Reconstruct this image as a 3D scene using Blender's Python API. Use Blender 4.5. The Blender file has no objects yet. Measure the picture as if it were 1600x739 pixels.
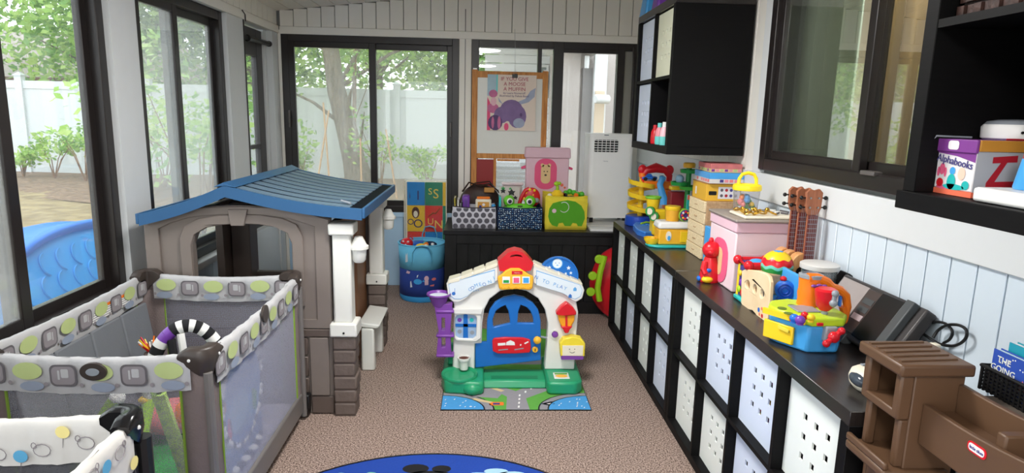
import bpy, math, random
from math import sin, cos, pi, radians, sqrt
from mathutils import Vector, Matrix
from mathutils.geometry import tessellate_polygon
random.seed(7)
SC = bpy.context.scene
COL = SC.collection

# ---------------------------------------------------------------- camera
W, H = 1600.0, 739.0
F_PX, YAW, PITCH, ROLL = 1003.83, 0.0488044, 0.1853091, -0.0232470
EYE = Vector((-0.918336, -4.380092, 1.463450))
_fwd = Vector((sin(YAW) * cos(PITCH), cos(YAW) * cos(PITCH), -sin(PITCH)))
_rt = Vector((cos(YAW), -sin(YAW), 0))
_dn = _fwd.cross(_rt)
_r2 = cos(ROLL) * _rt + sin(ROLL) * _dn
_d2 = -sin(ROLL) * _rt + cos(ROLL) * _dn
cam_d = bpy.data.cameras.new('camera')
cam = bpy.data.objects.new('camera', cam_d)
COL.objects.link(cam)
cam_d.sensor_width = 36.0
cam_d.lens = F_PX / W * 36.0
cam_d.clip_start = 0.02
cam_d.clip_end = 300
cam.matrix_world = Matrix(((_r2.x, -_d2.x, -_fwd.x, EYE.x), (_r2.y, -_d2.y, -_fwd.y, EYE.y), (_r2.z, -_d2.z, -_fwd.z, EYE.z), (0, 0, 0, 1)))
SC.camera = cam

# ---------------------------------------------------------------- sky, added lamps, exposure
world = bpy.data.worlds.new('overcast_sky')
SC.world = world
world.use_nodes = True
_nt = world.node_tree
_bg = _nt.nodes['Background']
_bg.inputs[0].default_value = (0.90, 0.96, 1.0, 1)
_bg.inputs[1].default_value = 3.1
SC.view_settings.view_transform = 'Standard'
SC.view_settings.look = 'None'
SC.view_settings.gamma = 1.0
SC.view_settings.use_curve_mapping = False
SC.view_settings.exposure = 0.2
FILL_LAMP_W = 46.0
SUN_W = 0.5
_sd = bpy.data.lights.new('sun', 'SUN')
_sd.energy = SUN_W
_sd.angle = radians(12)
_sd.color = (1.0, 0.95, 0.86)
_so = bpy.data.objects.new('sun', _sd)
COL.objects.link(_so)
_so.rotation_euler = (radians(-30), 0, radians(25))
SC.cycles.use_denoising = True
SC.cycles.max_bounces = 10
SC.cycles.diffuse_bounces = 6
SC.cycles.transparent_max_bounces = 24
SC.cycles.sample_clamp_indirect = 6.0


# ---------------------------------------------------------------- helpers
def P(x, y, ax, v):
    """a point of the place: where the sight line of a photo point meets the plane axis ax = v"""
    d = _r2 * ((x - W / 2) / F_PX) + _d2 * ((y - H / 2) / F_PX) + _fwd
    t = (v - EYE[ax]) / d[ax]
    return EYE + d * t


def lin(c):
    c = c / 255.0
    return c / 12.92 if c <= 0.04045 else ((c + 0.055) / 1.055) ** 2.4


def rgb(c):
    return (lin(c[0]), lin(c[1]), lin(c[2]), 1.0)


def mat(name, c, rough=0.5, var=0.06, scale=18.0, bump=0.0, bscale=120.0, metal=0.0, spec=0.5, trans=0.0, ior=1.45, alpha=None, coat=0.0):
    m = bpy.data.materials.new(name)
    m.use_nodes = True
    n, l = m.node_tree.nodes, m.node_tree.links
    b = n['Principled BSDF']
    b.inputs['Roughness'].default_value = rough
    b.inputs['Metallic'].default_value = metal
    b.inputs['Specular IOR Level'].default_value = spec
    b.inputs['IOR'].default_value = ior
    b.inputs['Transmission Weight'].default_value = trans
    b.inputs['Coat Weight'].default_value = coat
    base = rgb(c)
    tc = n.new('ShaderNodeTexCoord')
    nz = n.new('ShaderNodeTexNoise')
    nz.inputs['Scale'].default_value = scale
    nz.inputs['Detail'].default_value = 4
    l.new(tc.outputs['Object'], nz.inputs['Vector'])
    mx = n.new('ShaderNodeMix')
    mx.data_type = 'RGBA'
    mx.inputs['A'].default_value = tuple(max(0, x * (1 - var)) for x in base[:3]) + (1,)
    mx.inputs['B'].default_value = tuple(min(1, x * (1 + var)) for x in base[:3]) + (1,)
    l.new(nz.outputs['Fac'], mx.inputs['Factor'])
    l.new(mx.outputs['Result'], b.inputs['Base Color'])
    if bump:
        n2 = n.new('ShaderNodeTexNoise')
        n2.inputs['Scale'].default_value = bscale
        l.new(tc.outputs['Object'], n2.inputs['Vector'])
        bp = n.new('ShaderNodeBump')
        bp.inputs['Strength'].default_value = bump
        bp.inputs['Distance'].default_value = 0.01
        l.new(n2.outputs['Fac'], bp.inputs['Height'])
        l.new(bp.outputs['Normal'], b.inputs['Normal'])
    if alpha is not None:
        b.inputs['Alpha'].default_value = alpha
    return m


def mat_grain(name, c1, c2, scale, rough=0.9, stretch=(1, 1, 1), bump=0.3, dist=0.01, detail=8, p0=0.35, p1=0.65, spec=0.3):
    """two tones mixed by a noise, for carpet, wood, soil, bark"""
    m = bpy.data.materials.new(name)
    m.use_nodes = True
    n, l = m.node_tree.nodes, m.node_tree.links
    b = n['Principled BSDF']
    b.inputs['Roughness'].default_value = rough
    b.inputs['Specular IOR Level'].default_value = spec
    tc = n.new('ShaderNodeTexCoord')
    mp = n.new('ShaderNodeMapping')
    mp.inputs['Scale'].default_value = stretch
    l.new(tc.outputs['Object'], mp.inputs['Vector'])
    nz = n.new('ShaderNodeTexNoise')
    nz.inputs['Scale'].default_value = scale
    nz.inputs['Detail'].default_value = detail
    l.new(mp.outputs['Vector'], nz.inputs['Vector'])
    cr = n.new('ShaderNodeValToRGB')
    cr.color_ramp.elements[0].position = p0
    cr.color_ramp.elements[0].color = rgb(c1)
    cr.color_ramp.elements[1].position = p1
    cr.color_ramp.elements[1].color = rgb(c2)
    l.new(nz.outputs['Fac'], cr.inputs['Fac'])
    l.new(cr.outputs['Color'], b.inputs['Base Color'])
    if bump:
        bp = n.new('ShaderNodeBump')
        bp.inputs['Strength'].default_value = bump
        bp.inputs['Distance'].default_value = dist
        l.new(nz.outputs['Fac'], bp.inputs['Height'])
        l.new(bp.outputs['Normal'], b.inputs['Normal'])
    return m


def mat_glass(name, haze=0.06, tint=(0.97, 0.98, 0.98), ior=1.5, hazecol=(0.8, 0.82, 0.8), boost=1.0):
    """window pane: clear, with a dusty or screened veil and mirror reflections by Fresnel"""
    m = bpy.data.materials.new(name)
    m.use_nodes = True
    n, l = m.node_tree.nodes, m.node_tree.links
    n.remove(n['Principled BSDF'])
    out = n['Material Output']
    tr = n.new('ShaderNodeBsdfTransparent')
    tr.inputs[0].default_value = tint + (1,)
    df = n.new('ShaderNodeBsdfDiffuse')
    df.inputs[0].default_value = hazecol + (1,)
    tl = n.new('ShaderNodeBsdfTranslucent')
    tl.inputs[0].default_value = hazecol + (1,)
    ad = n.new('ShaderNodeMixShader')
    ad.inputs[0].default_value = 0.5
    l.new(df.outputs[0], ad.inputs[1])
    l.new(tl.outputs[0], ad.inputs[2])
    mh = n.new('ShaderNodeMixShader')
    mh.inputs[0].default_value = haze
    l.new(tr.outputs[0], mh.inputs[1])
    l.new(ad.outputs[0], mh.inputs[2])
    gl = n.new('ShaderNodeBsdfGlossy')
    gl.inputs['Roughness'].default_value = 0.0
    fr = n.new('ShaderNodeFresnel')
    ge = n.new('ShaderNodeNewGeometry')
    mi_ = n.new('ShaderNodeMix')
    mi_.data_type = 'FLOAT'
    mi_.inputs[2].default_value = ior
    mi_.inputs[3].default_value = 1.0 / ior
    l.new(ge.outputs['Backfacing'], mi_.inputs[0])
    l.new(mi_.outputs[0], fr.inputs[0])
    mu = n.new('ShaderNodeMath')
    mu.operation = 'MULTIPLY'
    mu.use_clamp = True
    mu.inputs[1].default_value = boost
    l.new(fr.outputs[0], mu.inputs[0])
    mg = n.new('ShaderNodeMixShader')
    l.new(mu.outputs[0], mg.inputs[0])
    l.new(mh.outputs[0], mg.inputs[1])
    l.new(gl.outputs[0], mg.inputs[2])
    l.new(mg.outputs[0], out.inputs[0])
    return m


def mat_net(name, c, cover=0.5, pitch=0.0035):
    """netting: fine threads with see-through holes"""
    m = bpy.data.materials.new(name)
    m.use_nodes = True
    n, l = m.node_tree.nodes, m.node_tree.links
    b = n['Principled BSDF']
    b.inputs['Base Color'].default_value = rgb(c)
    b.inputs['Roughness'].default_value = 0.8
    tc = n.new('ShaderNodeTexCoord')
    vo = n.new('ShaderNodeTexVoronoi')
    vo.inputs['Scale'].default_value = 1.0 / pitch
    vo.inputs['Randomness'].default_value = 0.25
    l.new(tc.outputs['Object'], vo.inputs['Vector'])
    mr = n.new('ShaderNodeMapRange')
    mr.inputs['From Min'].default_value = 0.30
    mr.inputs['From Max'].default_value = 0.48
    mr.inputs['To Min'].default_value = max(0.0, cover - 0.25)
    mr.inputs['To Max'].default_value = min(1.0, cover + 0.35)
    l.new(vo.outputs['Distance'], mr.inputs['Value'])
    l.new(mr.outputs['Result'], b.inputs['Alpha'])
    return m


ORG = {}   # object name -> (origin, local?)


def link(o, parent=None):
    COL.objects.link(o)
    if parent is not None:
        o.parent = parent
        if parent.name in ORG:
            ORG[o.name] = ORG[parent.name]
    return o


def thing(name, label, cat, loc=(0, 0, 0), rz=0.0, group=None, local=False):
    o = bpy.data.objects.new(name, None)
    o.empty_display_size = 0.05
    COL.objects.link(o)
    o.location = loc
    o.rotation_euler = (0, 0, rz)
    o['label'] = label
    o['category'] = cat
    if group:
        o['group'] = group
    ORG[o.name] = (Vector((0, 0, 0)) if (local or rz) else Vector(loc), local)
    return o


def struct(name, loc=(0, 0, 0)):
    o = bpy.data.objects.new(name, None)
    o.empty_display_size = 0.05
    COL.objects.link(o)
    o.location = loc
    o['kind'] = 'structure'
    ORG[o.name] = (Vector(loc), False)
    return o


def tag(o, label, cat, group=None):
    o['label'] = label
    o['category'] = cat
    if group:
        o['group'] = group
    return o


class B:
    """collects shapes and links them as ONE mesh object"""

    def __init__(s):
        s.v, s.f, s.mi, s.mats = [], [], [], []
        s.cur = 0

    def use(s, m):
        if m not in s.mats:
            s.mats.append(m)
        s.cur = s.mats.index(m)
        return s

    def add(s, vs, fs):
        k = len(s.v)
        s.v += [Vector(p) for p in vs]
        for f in fs:
            s.f.append([k + i for i in f])
            s.mi.append(s.cur)
        return s

    def bx(s, x0, x1, y0, y1, z0, z1, top=(1, 1), R=None):
        """box by limits; top scales the upper face; R = (matrix3, pivot)"""
        cx, cy = (x0 + x1) / 2, (y0 + y1) / 2
        hx, hy = (x1 - x0) / 2 * top[0], (y1 - y0) / 2 * top[1]
        vs = [(x0, y0, z0), (x1, y0, z0), (x1, y1, z0), (x0, y1, z0), (cx - hx, cy - hy, z1), (cx + hx, cy - hy, z1), (cx + hx, cy + hy, z1), (cx - hx, cy + hy, z1)]
        if R is not None:
            vs = [R[0] @ (Vector(p) - Vector(R[1])) + Vector(R[1]) for p in vs]
        return s.add(vs, [(3, 2, 1, 0), (4, 5, 6, 7), (0, 1, 5, 4), (1, 2, 6, 5), (2, 3, 7, 6), (3, 0, 4, 7)])

    def tube(s, path, r, n=8, closed=False, cap=True, flat=1.0):
        path = [Vector(p) for p in path]
        N = len(path)
        rs = r if isinstance(r, (list, tuple)) else [r] * N
        prev = None
        rings = []
        for i, p in enumerate(path):
            a = path[(i - 1) % N] if (i > 0 or closed) else p
            b = path[(i + 1) % N] if (i < N - 1 or closed) else p
            t = (b - a)
            t = t.normalized() if t.length > 1e-9 else Vector((0, 0, 1))
            if prev is None:
                u = t.cross(Vector((0, 0, 1)))
                if u.length < 1e-3:
                    u = t.cross(Vector((0, 1, 0)))
            else:
                u = prev - t * prev.dot(t)
            u.normalize()
            prev = u
            w = t.cross(u)
            rings.append([p + (u * cos(2 * pi * k / n) + w * flat * sin(2 * pi * k / n)) * rs[i] for k in range(n)])
        vs = [q for rg in rings for q in rg]
        fs = []
        M = N if closed else N - 1
        for i in range(M):
            j = (i + 1) % N
            for k in range(n):
                fs.append((i * n + k, i * n + (k + 1) % n, j * n + (k + 1) % n, j * n + k))
        if cap and not closed:
            fs.append(tuple(range(n - 1, -1, -1)))
            fs.append(tuple((N - 1) * n + k for k in range(n)))
        return s.add(vs, fs)

    def cyl(s, p0, p1, r0, r1=None, n=20):
        return s.tube([p0, p1], [r0, r0 if r1 is None else r1], n)

    def lathe(s, prof, o=(0, 0, 0), axis=(0, 0, 1), n=24, sx=1.0, sy=1.0, cap=True):
        """prof = [(r, h)...] turned about axis through o"""
        if len(prof) == 2 and prof[0][0] < 1e-5:
            cap = False
        a = Vector(axis).normalized()
        u = a.cross(Vector((0, 0, 1)))
        if u.length < 1e-3:
            u = Vector((1, 0, 0))
        u.normalize()
        w = a.cross(u)
        o = Vector(o)
        vs, fs = [], []
        for (r, h) in prof:
            for k in range(n):
                vs.append(o + a * h + u * (r * sx * cos(2 * pi * k / n)) + w * (r * sy * sin(2 * pi * k / n)))
        for i in range(len(prof) - 1):
            for k in range(n):
                fs.append((i * n + k, i * n + (k + 1) % n, (i + 1) * n + (k + 1) % n, (i + 1) * n + k))
        if cap and prof[0][0] > 1e-5:
            fs.append(tuple(range(n - 1, -1, -1)))
        if cap and prof[-1][0] > 1e-5:
            fs.append(tuple((len(prof) - 1) * n + k for k in range(n)))
        return s.add(vs, fs)

    def sph(s, c, r, n=14, R=None):
        if not isinstance(r, (list, tuple)):
            r = (r, r, r)
        m = max(6, n // 2 + 1)
        c = Vector(c)
        vs, fs = [], []
        for i in range(m + 1):
            th = pi * i / m
            for k in range(n):
                ph = 2 * pi * k / n
                q = Vector((r[0] * sin(th) * cos(ph), r[1] * sin(th) * sin(ph), -r[2] * cos(th)))
                if R is not None:
                    q = R @ q
                vs.append(c + q)
        for i in range(m):
            for k in range(n):
                fs.append((i * n + k, i * n + (k + 1) % n, (i + 1) * n + (k + 1) % n, (i + 1) * n + k))
        return s.add(vs, fs)

    def prism(s, loops, o, u, v, d):
        """polygon loops (first outer, others holes) in the plane o + a*u + b*v, pushed along d"""
        o, u, v, d = Vector(o), Vector(u), Vector(v), Vector(d)
        if not isinstance(loops[0][0], (list, tuple, Vector)):
            loops = [loops]
        flat = [o + u * p[0] + v * p[1] for lp in loops for p in lp]
        tris = tessellate_polygon([[Vector((p[0], p[1], 0)) for p in lp] for lp in loops])
        N = len(flat)
        flip = u.cross(v).dot(d) > 0
        fs = []
        for t in tris:
            a, b, c = t
            q0, q1, q2 = flat[a], flat[b], flat[c]
            up = (q1 - q0).cross(q2 - q0).dot(d) > 0
            fs.append((a, c, b) if up else (a, b, c))
            fs.append((N + a, N + b, N + c) if up else (N + a, N + c, N + b))
        k = 0
        for li, lp in enumerate(loops):
            n = len(lp)
            area = sum(lp[i][0] * lp[(i + 1) % n][1] - lp[(i + 1) % n][0] * lp[i][1] for i in range(n))
            ccw = (area > 0) == (li == 0)
            for i in range(n):
                a, b = k + i, k + (i + 1) % n
                q = (a, b, N + b, N + a)
                if ccw != flip:
                    q = q[::-1]
                fs.append(q)
            k += n
        return s.add(flat + [p + d for p in flat], fs)

    def face(s, pts, o=(0, 0, 0), u=(1, 0, 0), v=(0, 1, 0)):
        o, u, v = Vector(o), Vector(u), Vector(v)
        return s.add([o + u * p[0] + v * p[1] for p in pts], [tuple(range(len(pts)))])

    def grid(s, fn, nu, nv):
        vs = [fn(i / nu, j / nv) for j in range(nv + 1) for i in range(nu + 1)]
        fs = [(j * (nu + 1) + i, j * (nu + 1) + i + 1, (j + 1) * (nu + 1) + i + 1, (j + 1) * (nu + 1) + i) for j in range(nv) for i in range(nu)]
        return s.add(vs, fs)

    def obj(s, name, m=None, parent=None, bev=0.0, ang=35, kind=None, solid=0.0, seg=2, label=None):
        me = bpy.data.meshes.new(name)
        org = Vector((0, 0, 0))
        if parent is not None and parent.name in ORG:
            org = ORG[parent.name][0]
        me.from_pydata([p - org for p in s.v], [], s.f)
        ms = s.mats if s.mats else [m]
        for q in ms:
            me.materials.append(q)
        if s.mats:
            me.polygons.foreach_set('material_index', s.mi)
        me.polygons.foreach_set('use_smooth', [True] * len(me.polygons))
        me.set_sharp_from_angle(angle=radians(ang))
        me.update()
        o = bpy.data.objects.new(name, me)
        link(o, parent)
        if solid:
            md = o.modifiers.new('thick', 'SOLIDIFY')
            md.thickness = solid
            md.offset = 0
        if bev:
            md = o.modifiers.new('soft', 'BEVEL')
            md.width = bev
            md.segments = seg
            md.limit_method = 'ANGLE'
            md.angle_limit = radians(40)
            md.harden_normals = False
        if kind:
            o['kind'] = kind
        if label:
            o['label'] = label
        return o


def circ(cx, cy, r, n=20, ry=None, a0=0.0, a1=2 * pi):
    ry = r if ry is None else ry
    full = abs(a1 - a0 - 2 * pi) < 1e-6
    m = n if full else n + 1
    return [(cx + r * cos(a0 + (a1 - a0) * k / n), cy + ry * sin(a0 + (a1 - a0) * k / n)) for k in range(m)]


def rrect(x0, x1, y0, y1, r, n=4):
    pts = []
    for (cx, cy, a) in ((x1 - r, y1 - r, 0), (x0 + r, y1 - r, pi / 2), (x0 + r, y0 + r, pi), (x1 - r, y0 + r, 1.5 * pi)):
        for k in range(n + 1):
            pts.append((cx + r * cos(a + pi / 2 * k / n), cy + r * sin(a + pi / 2 * k / n)))
    return pts


def text(body, size, o, u, v, m, parent, name='lettering', ext=0.0004, align='CENTER'):
    cu = bpy.data.curves.new(name, 'FONT')
    cu.body = body
    cu.size = size
    cu.align_x = align
    cu.align_y = 'CENTER'
    cu.extrude = ext
    cu.resolution_u = 3
    cu.materials.append(m)
    tmp = bpy.data.objects.new(name, cu)
    me = bpy.data.meshes.new_from_object(tmp)
    bpy.data.objects.remove(tmp)
    bpy.data.curves.remove(cu)
    ob = bpy.data.objects.new(name, me)
    link(ob, parent)
    u, v = Vector(u).normalized(), Vector(v).normalized()
    n = u.cross(v)
    org = ORG[parent.name][0] if parent.name in ORG else Vector((0, 0, 0))
    t = Vector(o) - org
    ob.matrix_local = Matrix(((u.x, v.x, n.x, t.x), (u.y, v.y, n.y, t.y), (u.z, v.z, n.z, t.z), (0, 0, 0, 1)))
    return ob


def dup(root, loc, rz=None, label=None):
    """a copy of a thing with copies of its parts and sub-parts"""
    r = root.copy()
    COL.objects.link(r)
    r.location = loc
    if rz is not None:
        r.rotation_euler = (0, 0, rz)
    if label:
        r['label'] = label
    for ch in list(root.children):
        c = ch.copy()
        COL.objects.link(c)
        c.parent = r
        for g in list(ch.children):
            d = g.copy()
            COL.objects.link(d)
            d.parent = c
    return r


def smooth(path, n=6):
    """Catmull-Rom points through a path"""
    p = [Vector(q) for q in path]
    out = []
    for i in range(len(p) - 1):
        a, b, c, d = p[max(0, i - 1)], p[i], p[i + 1], p[min(len(p) - 1, i + 2)]
        for k in range(n):
            t = k / n
            out.append(.5 * (2 * b + (c - a) * t + (2 * a - 5 * b + 4 * c - d) * t * t + (3 * b - a - 3 * c + d) * t ** 3))
    return out + [p[-1]]


X3, Y3, Z3 = Vector((1, 0, 0)), Vector((0, 1, 0)), Vector((0, 0, 1))


def rotm(axis, deg):
    return Matrix.Rotation(radians(deg), 3, axis)
# ---------------------------------------------------------------- materials of the room
M_carpet = mat_grain('carpet', (62, 46, 40), (192, 170, 158), 150.0, rough=1.0, bump=0.35, dist=0.005, detail=6, p0=0.34, p1=0.66, spec=0.03)
M_white = mat('painted_white', (214, 217, 218), 0.45, 0.02)
M_plank = mat('painted_plank', (232, 229, 221), 0.5, 0.02)
M_blue = mat('pale_blue_paint', (178, 208, 232), 0.45, 0.02)
M_paleblue = mat('paler_blue_paint', (206, 218, 228), 0.45, 0.02)
M_groove = mat('shadow_gap', (120, 122, 120), 0.8, 0.02)
M_frame = mat('bronze_aluminium', (34, 29, 28), 0.35, 0.05)
M_frame2 = mat('bronze_aluminium_edge', (92, 88, 86), 0.3, 0.05)
M_door = mat('dark_door_paint', (58, 56, 56), 0.4, 0.05)
M_ceil = mat('ceiling_board', (236, 230, 222), 0.6, 0.03)
M_glass = mat_glass('clear_pane', 0.05)
M_dusty = mat_glass('dusty_pane', 0.05)
M_screen = mat_glass('screened_pane', 0.27, (0.95, 0.96, 0.95), hazecol=(0.75, 0.78, 0.76))
M_screen2 = mat_glass('half_screened_pane', 0.19, (0.96, 0.97, 0.96), hazecol=(0.84, 0.86, 0.85))
M_refl = mat_glass('coated_pane', 0.05, (0.82, 0.85, 0.80), ior=2.1, hazecol=(0.6, 0.65, 0.58), boost=2.2)
M_metal = mat('brushed_metal', (150, 150, 150), 0.3, 0.05, metal=1.0)
M_black = mat('black_plastic', (18, 18, 19), 0.4, 0.05)

XL, XR, YF, YB = -2.57, 0.40, 1.05, -6.6
WZ0, WZ1 = 0.635, 2.07


def ceil_z(x):
    return 2.247 + 0.117 * (x + 2.56)


# floor
f = struct('floor')
B().bx(XL - .13, XR + .13, YB - .13, YF + .14, -0.12, 0.0).obj('carpet', M_carpet, f)

# ceiling: boards running the length of the room
c = struct('ceiling')
nb = 27
bw = (XR - XL + .26) / nb
for i in range(nb):
    x0 = XL - .13 + i * bw
    x1 = x0 + bw - 0.006
    z0, z1 = ceil_z(x0), ceil_z(x1)
    vs = [(x0, YB, z0), (x1, YB, z1), (x1, YF + .1, z1), (x0, YF + .1, z0)]
    b = B()
    b.add(vs + [(p[0], p[1], p[2] + .02) for p in vs], [(0, 3, 2, 1), (4, 5, 6, 7), (0, 1, 5, 4), (1, 2, 6, 5), (2, 3, 7, 6), (3, 0, 4, 7)])
    b.obj('board', M_ceil, c)
b = B()
vs = [(XL - .3, YB, ceil_z(XL - .3) + .022), (XR + .2, YB, ceil_z(XR + .2) + .022), (XR + .2, YF + .6, ceil_z(XR + .2) + .022), (XL - .3, YF + .6, ceil_z(XL - .3) + .022)]
b.add(vs + [(p[0], p[1], p[2] + .1) for p in vs], [(0, 3, 2, 1), (4, 5, 6, 7), (0, 1, 5, 4), (1, 2, 6, 5), (2, 3, 7, 6), (3, 0, 4, 7)])
b.obj('roof_deck', M_groove, c)


def plank_run(parent, axis, a0, a1, pitch, plane, thick, z0, z1, m, gap=0.005, depth=0.010):
    """planks standing side by side; axis 'x' runs on a wall facing -y, 'y' on a wall along y; thick is signed"""
    n = max(1, int(round((a1 - a0) / pitch)))
    w = (a1 - a0) / n
    for i in range(n):
        p0, p1 = a0 + i * w + gap / 2, a0 + (i + 1) * w - gap / 2
        q0, q1 = min(plane, plane + thick), max(plane, plane + thick)
        zz = z1((p0 + p1) / 2) if callable(z1) else z1
        b = B()
        if axis == 'x':
            b.bx(p0, p1, q0, q1, z0, zz)
        else:
            b.bx(q0, q1, p0, p1, z0, zz)
        b.obj('plank', m, parent, bev=0.002, seg=1)


# far wall (facing the camera)
w = struct('wall_far')
b = B()
b.bx(XL - .13, XR + .13, YF + .014, YF + .14, 0, WZ0)
b.bx(XL - .13, XR + .13, YF + .014, YF + .14, WZ1, 2.62)
b.bx(XL - .13, -2.545, YF + .014, YF + .14, WZ0, WZ1)
b.bx(-1.118, -1.018, YF + .014, YF + .14, WZ0, WZ1)
b.bx(0.345, XR + .13, YF + .014, YF + .14, WZ0, WZ1)
b.obj('wall_core', M_groove, w)
plank_run(w, 'x', -2.55, XR, 0.111, YF + .002, .013, 2.128, lambda x: ceil_z(x) - .004, M_plank)
plank_run(w, 'x', -2.55, -1.0, 0.20, YF + .002, .013, 0.0, 0.60, M_blue)
b = B()
b.bx(-2.55, XR, YF - .012, YF + .016, 2.068, 2.126)
b.bx(-1.118, -1.018, YF - .004, YF + .05, .0, 2.08)
b.bx(-2.57, -2.545, YF - .004, YF + .05, .0, 2.10)
b.bx(.345, XR, YF - .004, YF + .05, .0, 2.10)
b.obj('trim_boards', M_plank, w, bev=.003)
B().bx(-2.55, -1.0, YF - .014, YF + .05, .600, .640).obj('sill_board', M_blue, w, bev=.003)
b = B()
b.bx(-1.072, -1.066, YF - .007, YF - .003, .66, 2.3)
b.obj('seam_strip', M_frame2, w)

# left wall (windows and a door to the yard)
w = struct('wall_left')
XO = XL - .13
b = B()
b.bx(XO, XL - .014, YB, YF, 0, .57)
b.bx(XO, XL - .014, YB, YF, 2.075, 2.45)
for (y0, y1) in ((-1.335, -1.11), (.008, .306), (.92, YF), (-2.98, -2.76), (-4.62, -4.40), (YB, -6.04)):
    b.bx(XO, XL - .002, y0, y1, 0, 2.08)
b.obj('wall_core', M_white, w)
plank_run(w, 'y', YB, YF, 0.115, XL, -.013, 2.135, 2.26, M_plank)
for (y0, y1) in ((-2.76, -1.335), (-1.11, .008)):
    plank_run(w, 'y', y0, y1, 0.115, XL, -.013, 0.0, .545, M_paleblue)
b = B()
b.bx(XL - .02, XL + .012, YB, YF, 2.072, 2.13)
b.obj('trim_boards', M_plank, w, bev=.003)
b = B()
for (y0, y1) in ((-2.76, -1.335), (-1.11, .008)):
    b.bx(XL - .06, XL + .03, y0 - .0, y1 + .0, .545, .585)
b.obj('sill_board', M_white, w, bev=.004)
b = B()
b.bx(XL - .006, XL + .004, .298, .31, .3, 2.12)
b.tube([(XL + .016, .25, 2.125), (XL + .016, .30, 2.105), (XL + .016, .302, 2.06)], .004, 6)
b.obj('cable', M_frame, w)

# right wall (house side) with an inner window
w = struct('wall_right')
RY0, RY1, RZ0, RZ1 = -3.25, -1.395, 1.245, 2.16
b = B()
b.bx(XR + .014, XR + .14, YB, YF, 0, RZ0)
b.bx(XR + .014, XR + .14, YB, YF, RZ1, 2.70)
b.bx(XR + .014, XR + .14, RY1, YF, RZ0, RZ1)
b.bx(XR + .014, XR + .14, YB, RY0, RZ0, RZ1)
b.obj('wall_core', M_groove, w)
plank_run(w, 'y', RY1 + .085, YF, 0.115, XR, .013, 1.225, 2.59, M_plank, gap=.004)
plank_run(w, 'y', YB, RY0 - .08, 0.115, XR, .013, 1.225, 2.59, M_plank, gap=.004)
plank_run(w, 'y', YB, YF, 0.0985, XR, .013, .0, 1.115, M_paleblue)
b = B()
b.bx(XR - .012, XR + .02, YB, YF, 1.105, 1.228)
b.bx(XR - .012, XR + .02, RY1, RY1 + .085, 1.228, 2.5)
b.bx(XR - .012, XR + .02, RY0 - .08, RY1 + .085, RZ1, 2.3)
b.obj('trim_boards', M_white, w, bev=.003)

# wall behind the camera: more windows, as a porch has them
w = struct('wall_back')
b = B()
b.bx(XL - .13, XR + .13, YB - .13, YB, 0, .45)
b.bx(XL - .13, XR + .13, YB - .13, YB, 2.1, 2.62)
for x in (-2.70, -1.25, .30):
    b.bx(x, x + .23, YB - .13, YB, .45, 2.1)
b.obj('wall_core', M_white, w)


# ---------------------------------------------------------------- windows
def sash(b, ax, a0, a1, z0, z1, p, d, fw):
    """a rectangular frame; ax 'x' lies in a wall facing -y at y = p"""
    for (q0, q1, r0, r1) in ((a0, a0 + fw, z0, z1), (a1 - fw, a1, z0, z1), (a0 + fw, a1 - fw, z0, z0 + fw), (a0 + fw, a1 - fw, z1 - fw, z1)):
        if ax == 'x':
            b.bx(q0, q1, p, p + d, r0, r1)
        else:
            b.bx(p, p + d, q0, q1, r0, r1)
    return b


def slider(name, ax, a0, a1, z0, z1, p, d, split, first_front=True, gm=(None, None), fw=.05, sw=.05):
    """two-leaf sliding window: outer frame, two sashes on two tracks, panes"""
    w = struct(name)
    sash(B(), ax, a0, a1, z0, z1, p, d, fw * .75).obj('frame', M_frame, w, bev=.003)
    h = d * .45
    for i, (s0, s1) in enumerate(((a0 + fw * .6, split + sw * .55), (split - sw * .55, a1 - fw * .6))):
        front = (i == 0) == first_front
        q = p + (.004 if d > 0 else -.004) if front else p + d * .52
        so = sash(B(), ax, s0, s1, z0 + fw * .6, z1 - fw * .6, q, h * .9, sw).obj('sash', M_frame, w, bev=.003)
        g0 = q + h * .4
        b = B()
        if ax == 'x':
            b.bx(s0 + sw * .8, s1 - sw * .8, g0, g0 + .004, z0 + fw * .6 + sw * .8, z1 - fw * .6 - sw * .8)
        else:
            b.bx(g0, g0 + .004, s0 + sw * .8, s1 - sw * .8, z0 + fw * .6 + sw * .8, z1 - fw * .6 - sw * .8)
        b.obj('pane', gm[i], so)
    return w


# left windows (1 is nearest in view, 2 is beyond the white post)
w1 = slider('window_1', 'y', -2.76, -1.335, .585, 2.075, XL - .03, -.08, -2.0, True, (M_screen2, M_dusty), .075, .055)
w2 = slider('window_2', 'y', -1.11, .008, .585, 2.075, XL - .03, -.08, -.64, True, (M_screen, M_screen), .075, .055)
B().bx(XL - .055, XL - .035, -.02, .004, 1.2, 1.32).obj('latch', M_frame2, w2, bev=.003)
for k, (y0, y1) in enumerate(((-4.40, -2.98), (-6.04, -4.62))):
    sash(B(), 'y', y0, y1, .57, 2.075, XL - .03, -.08, .07).obj('window_%d' % (6 + k), M_frame)['kind'] = 'structure'

# far windows
w3 = slider('window_3', 'x', -2.545, -1.118, .635, 2.07, YF - .005, .085, -1.824, True, (M_screen2, M_screen2), .075, .055)
b = B()
b.bx(-2.50, -2.488, YF - .03, YF - .012, 1.33, 1.47)
b.bx(-2.498, -2.49, YF - .045, YF - .03, 1.37, 1.43)
b.obj('latch', M_frame2, w3, bev=.004)
B().bx(-1.19, -1.178, YF - .02, YF - .004, 1.28, 1.40).obj('handle', M_frame2, w3, bev=.004)

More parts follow.
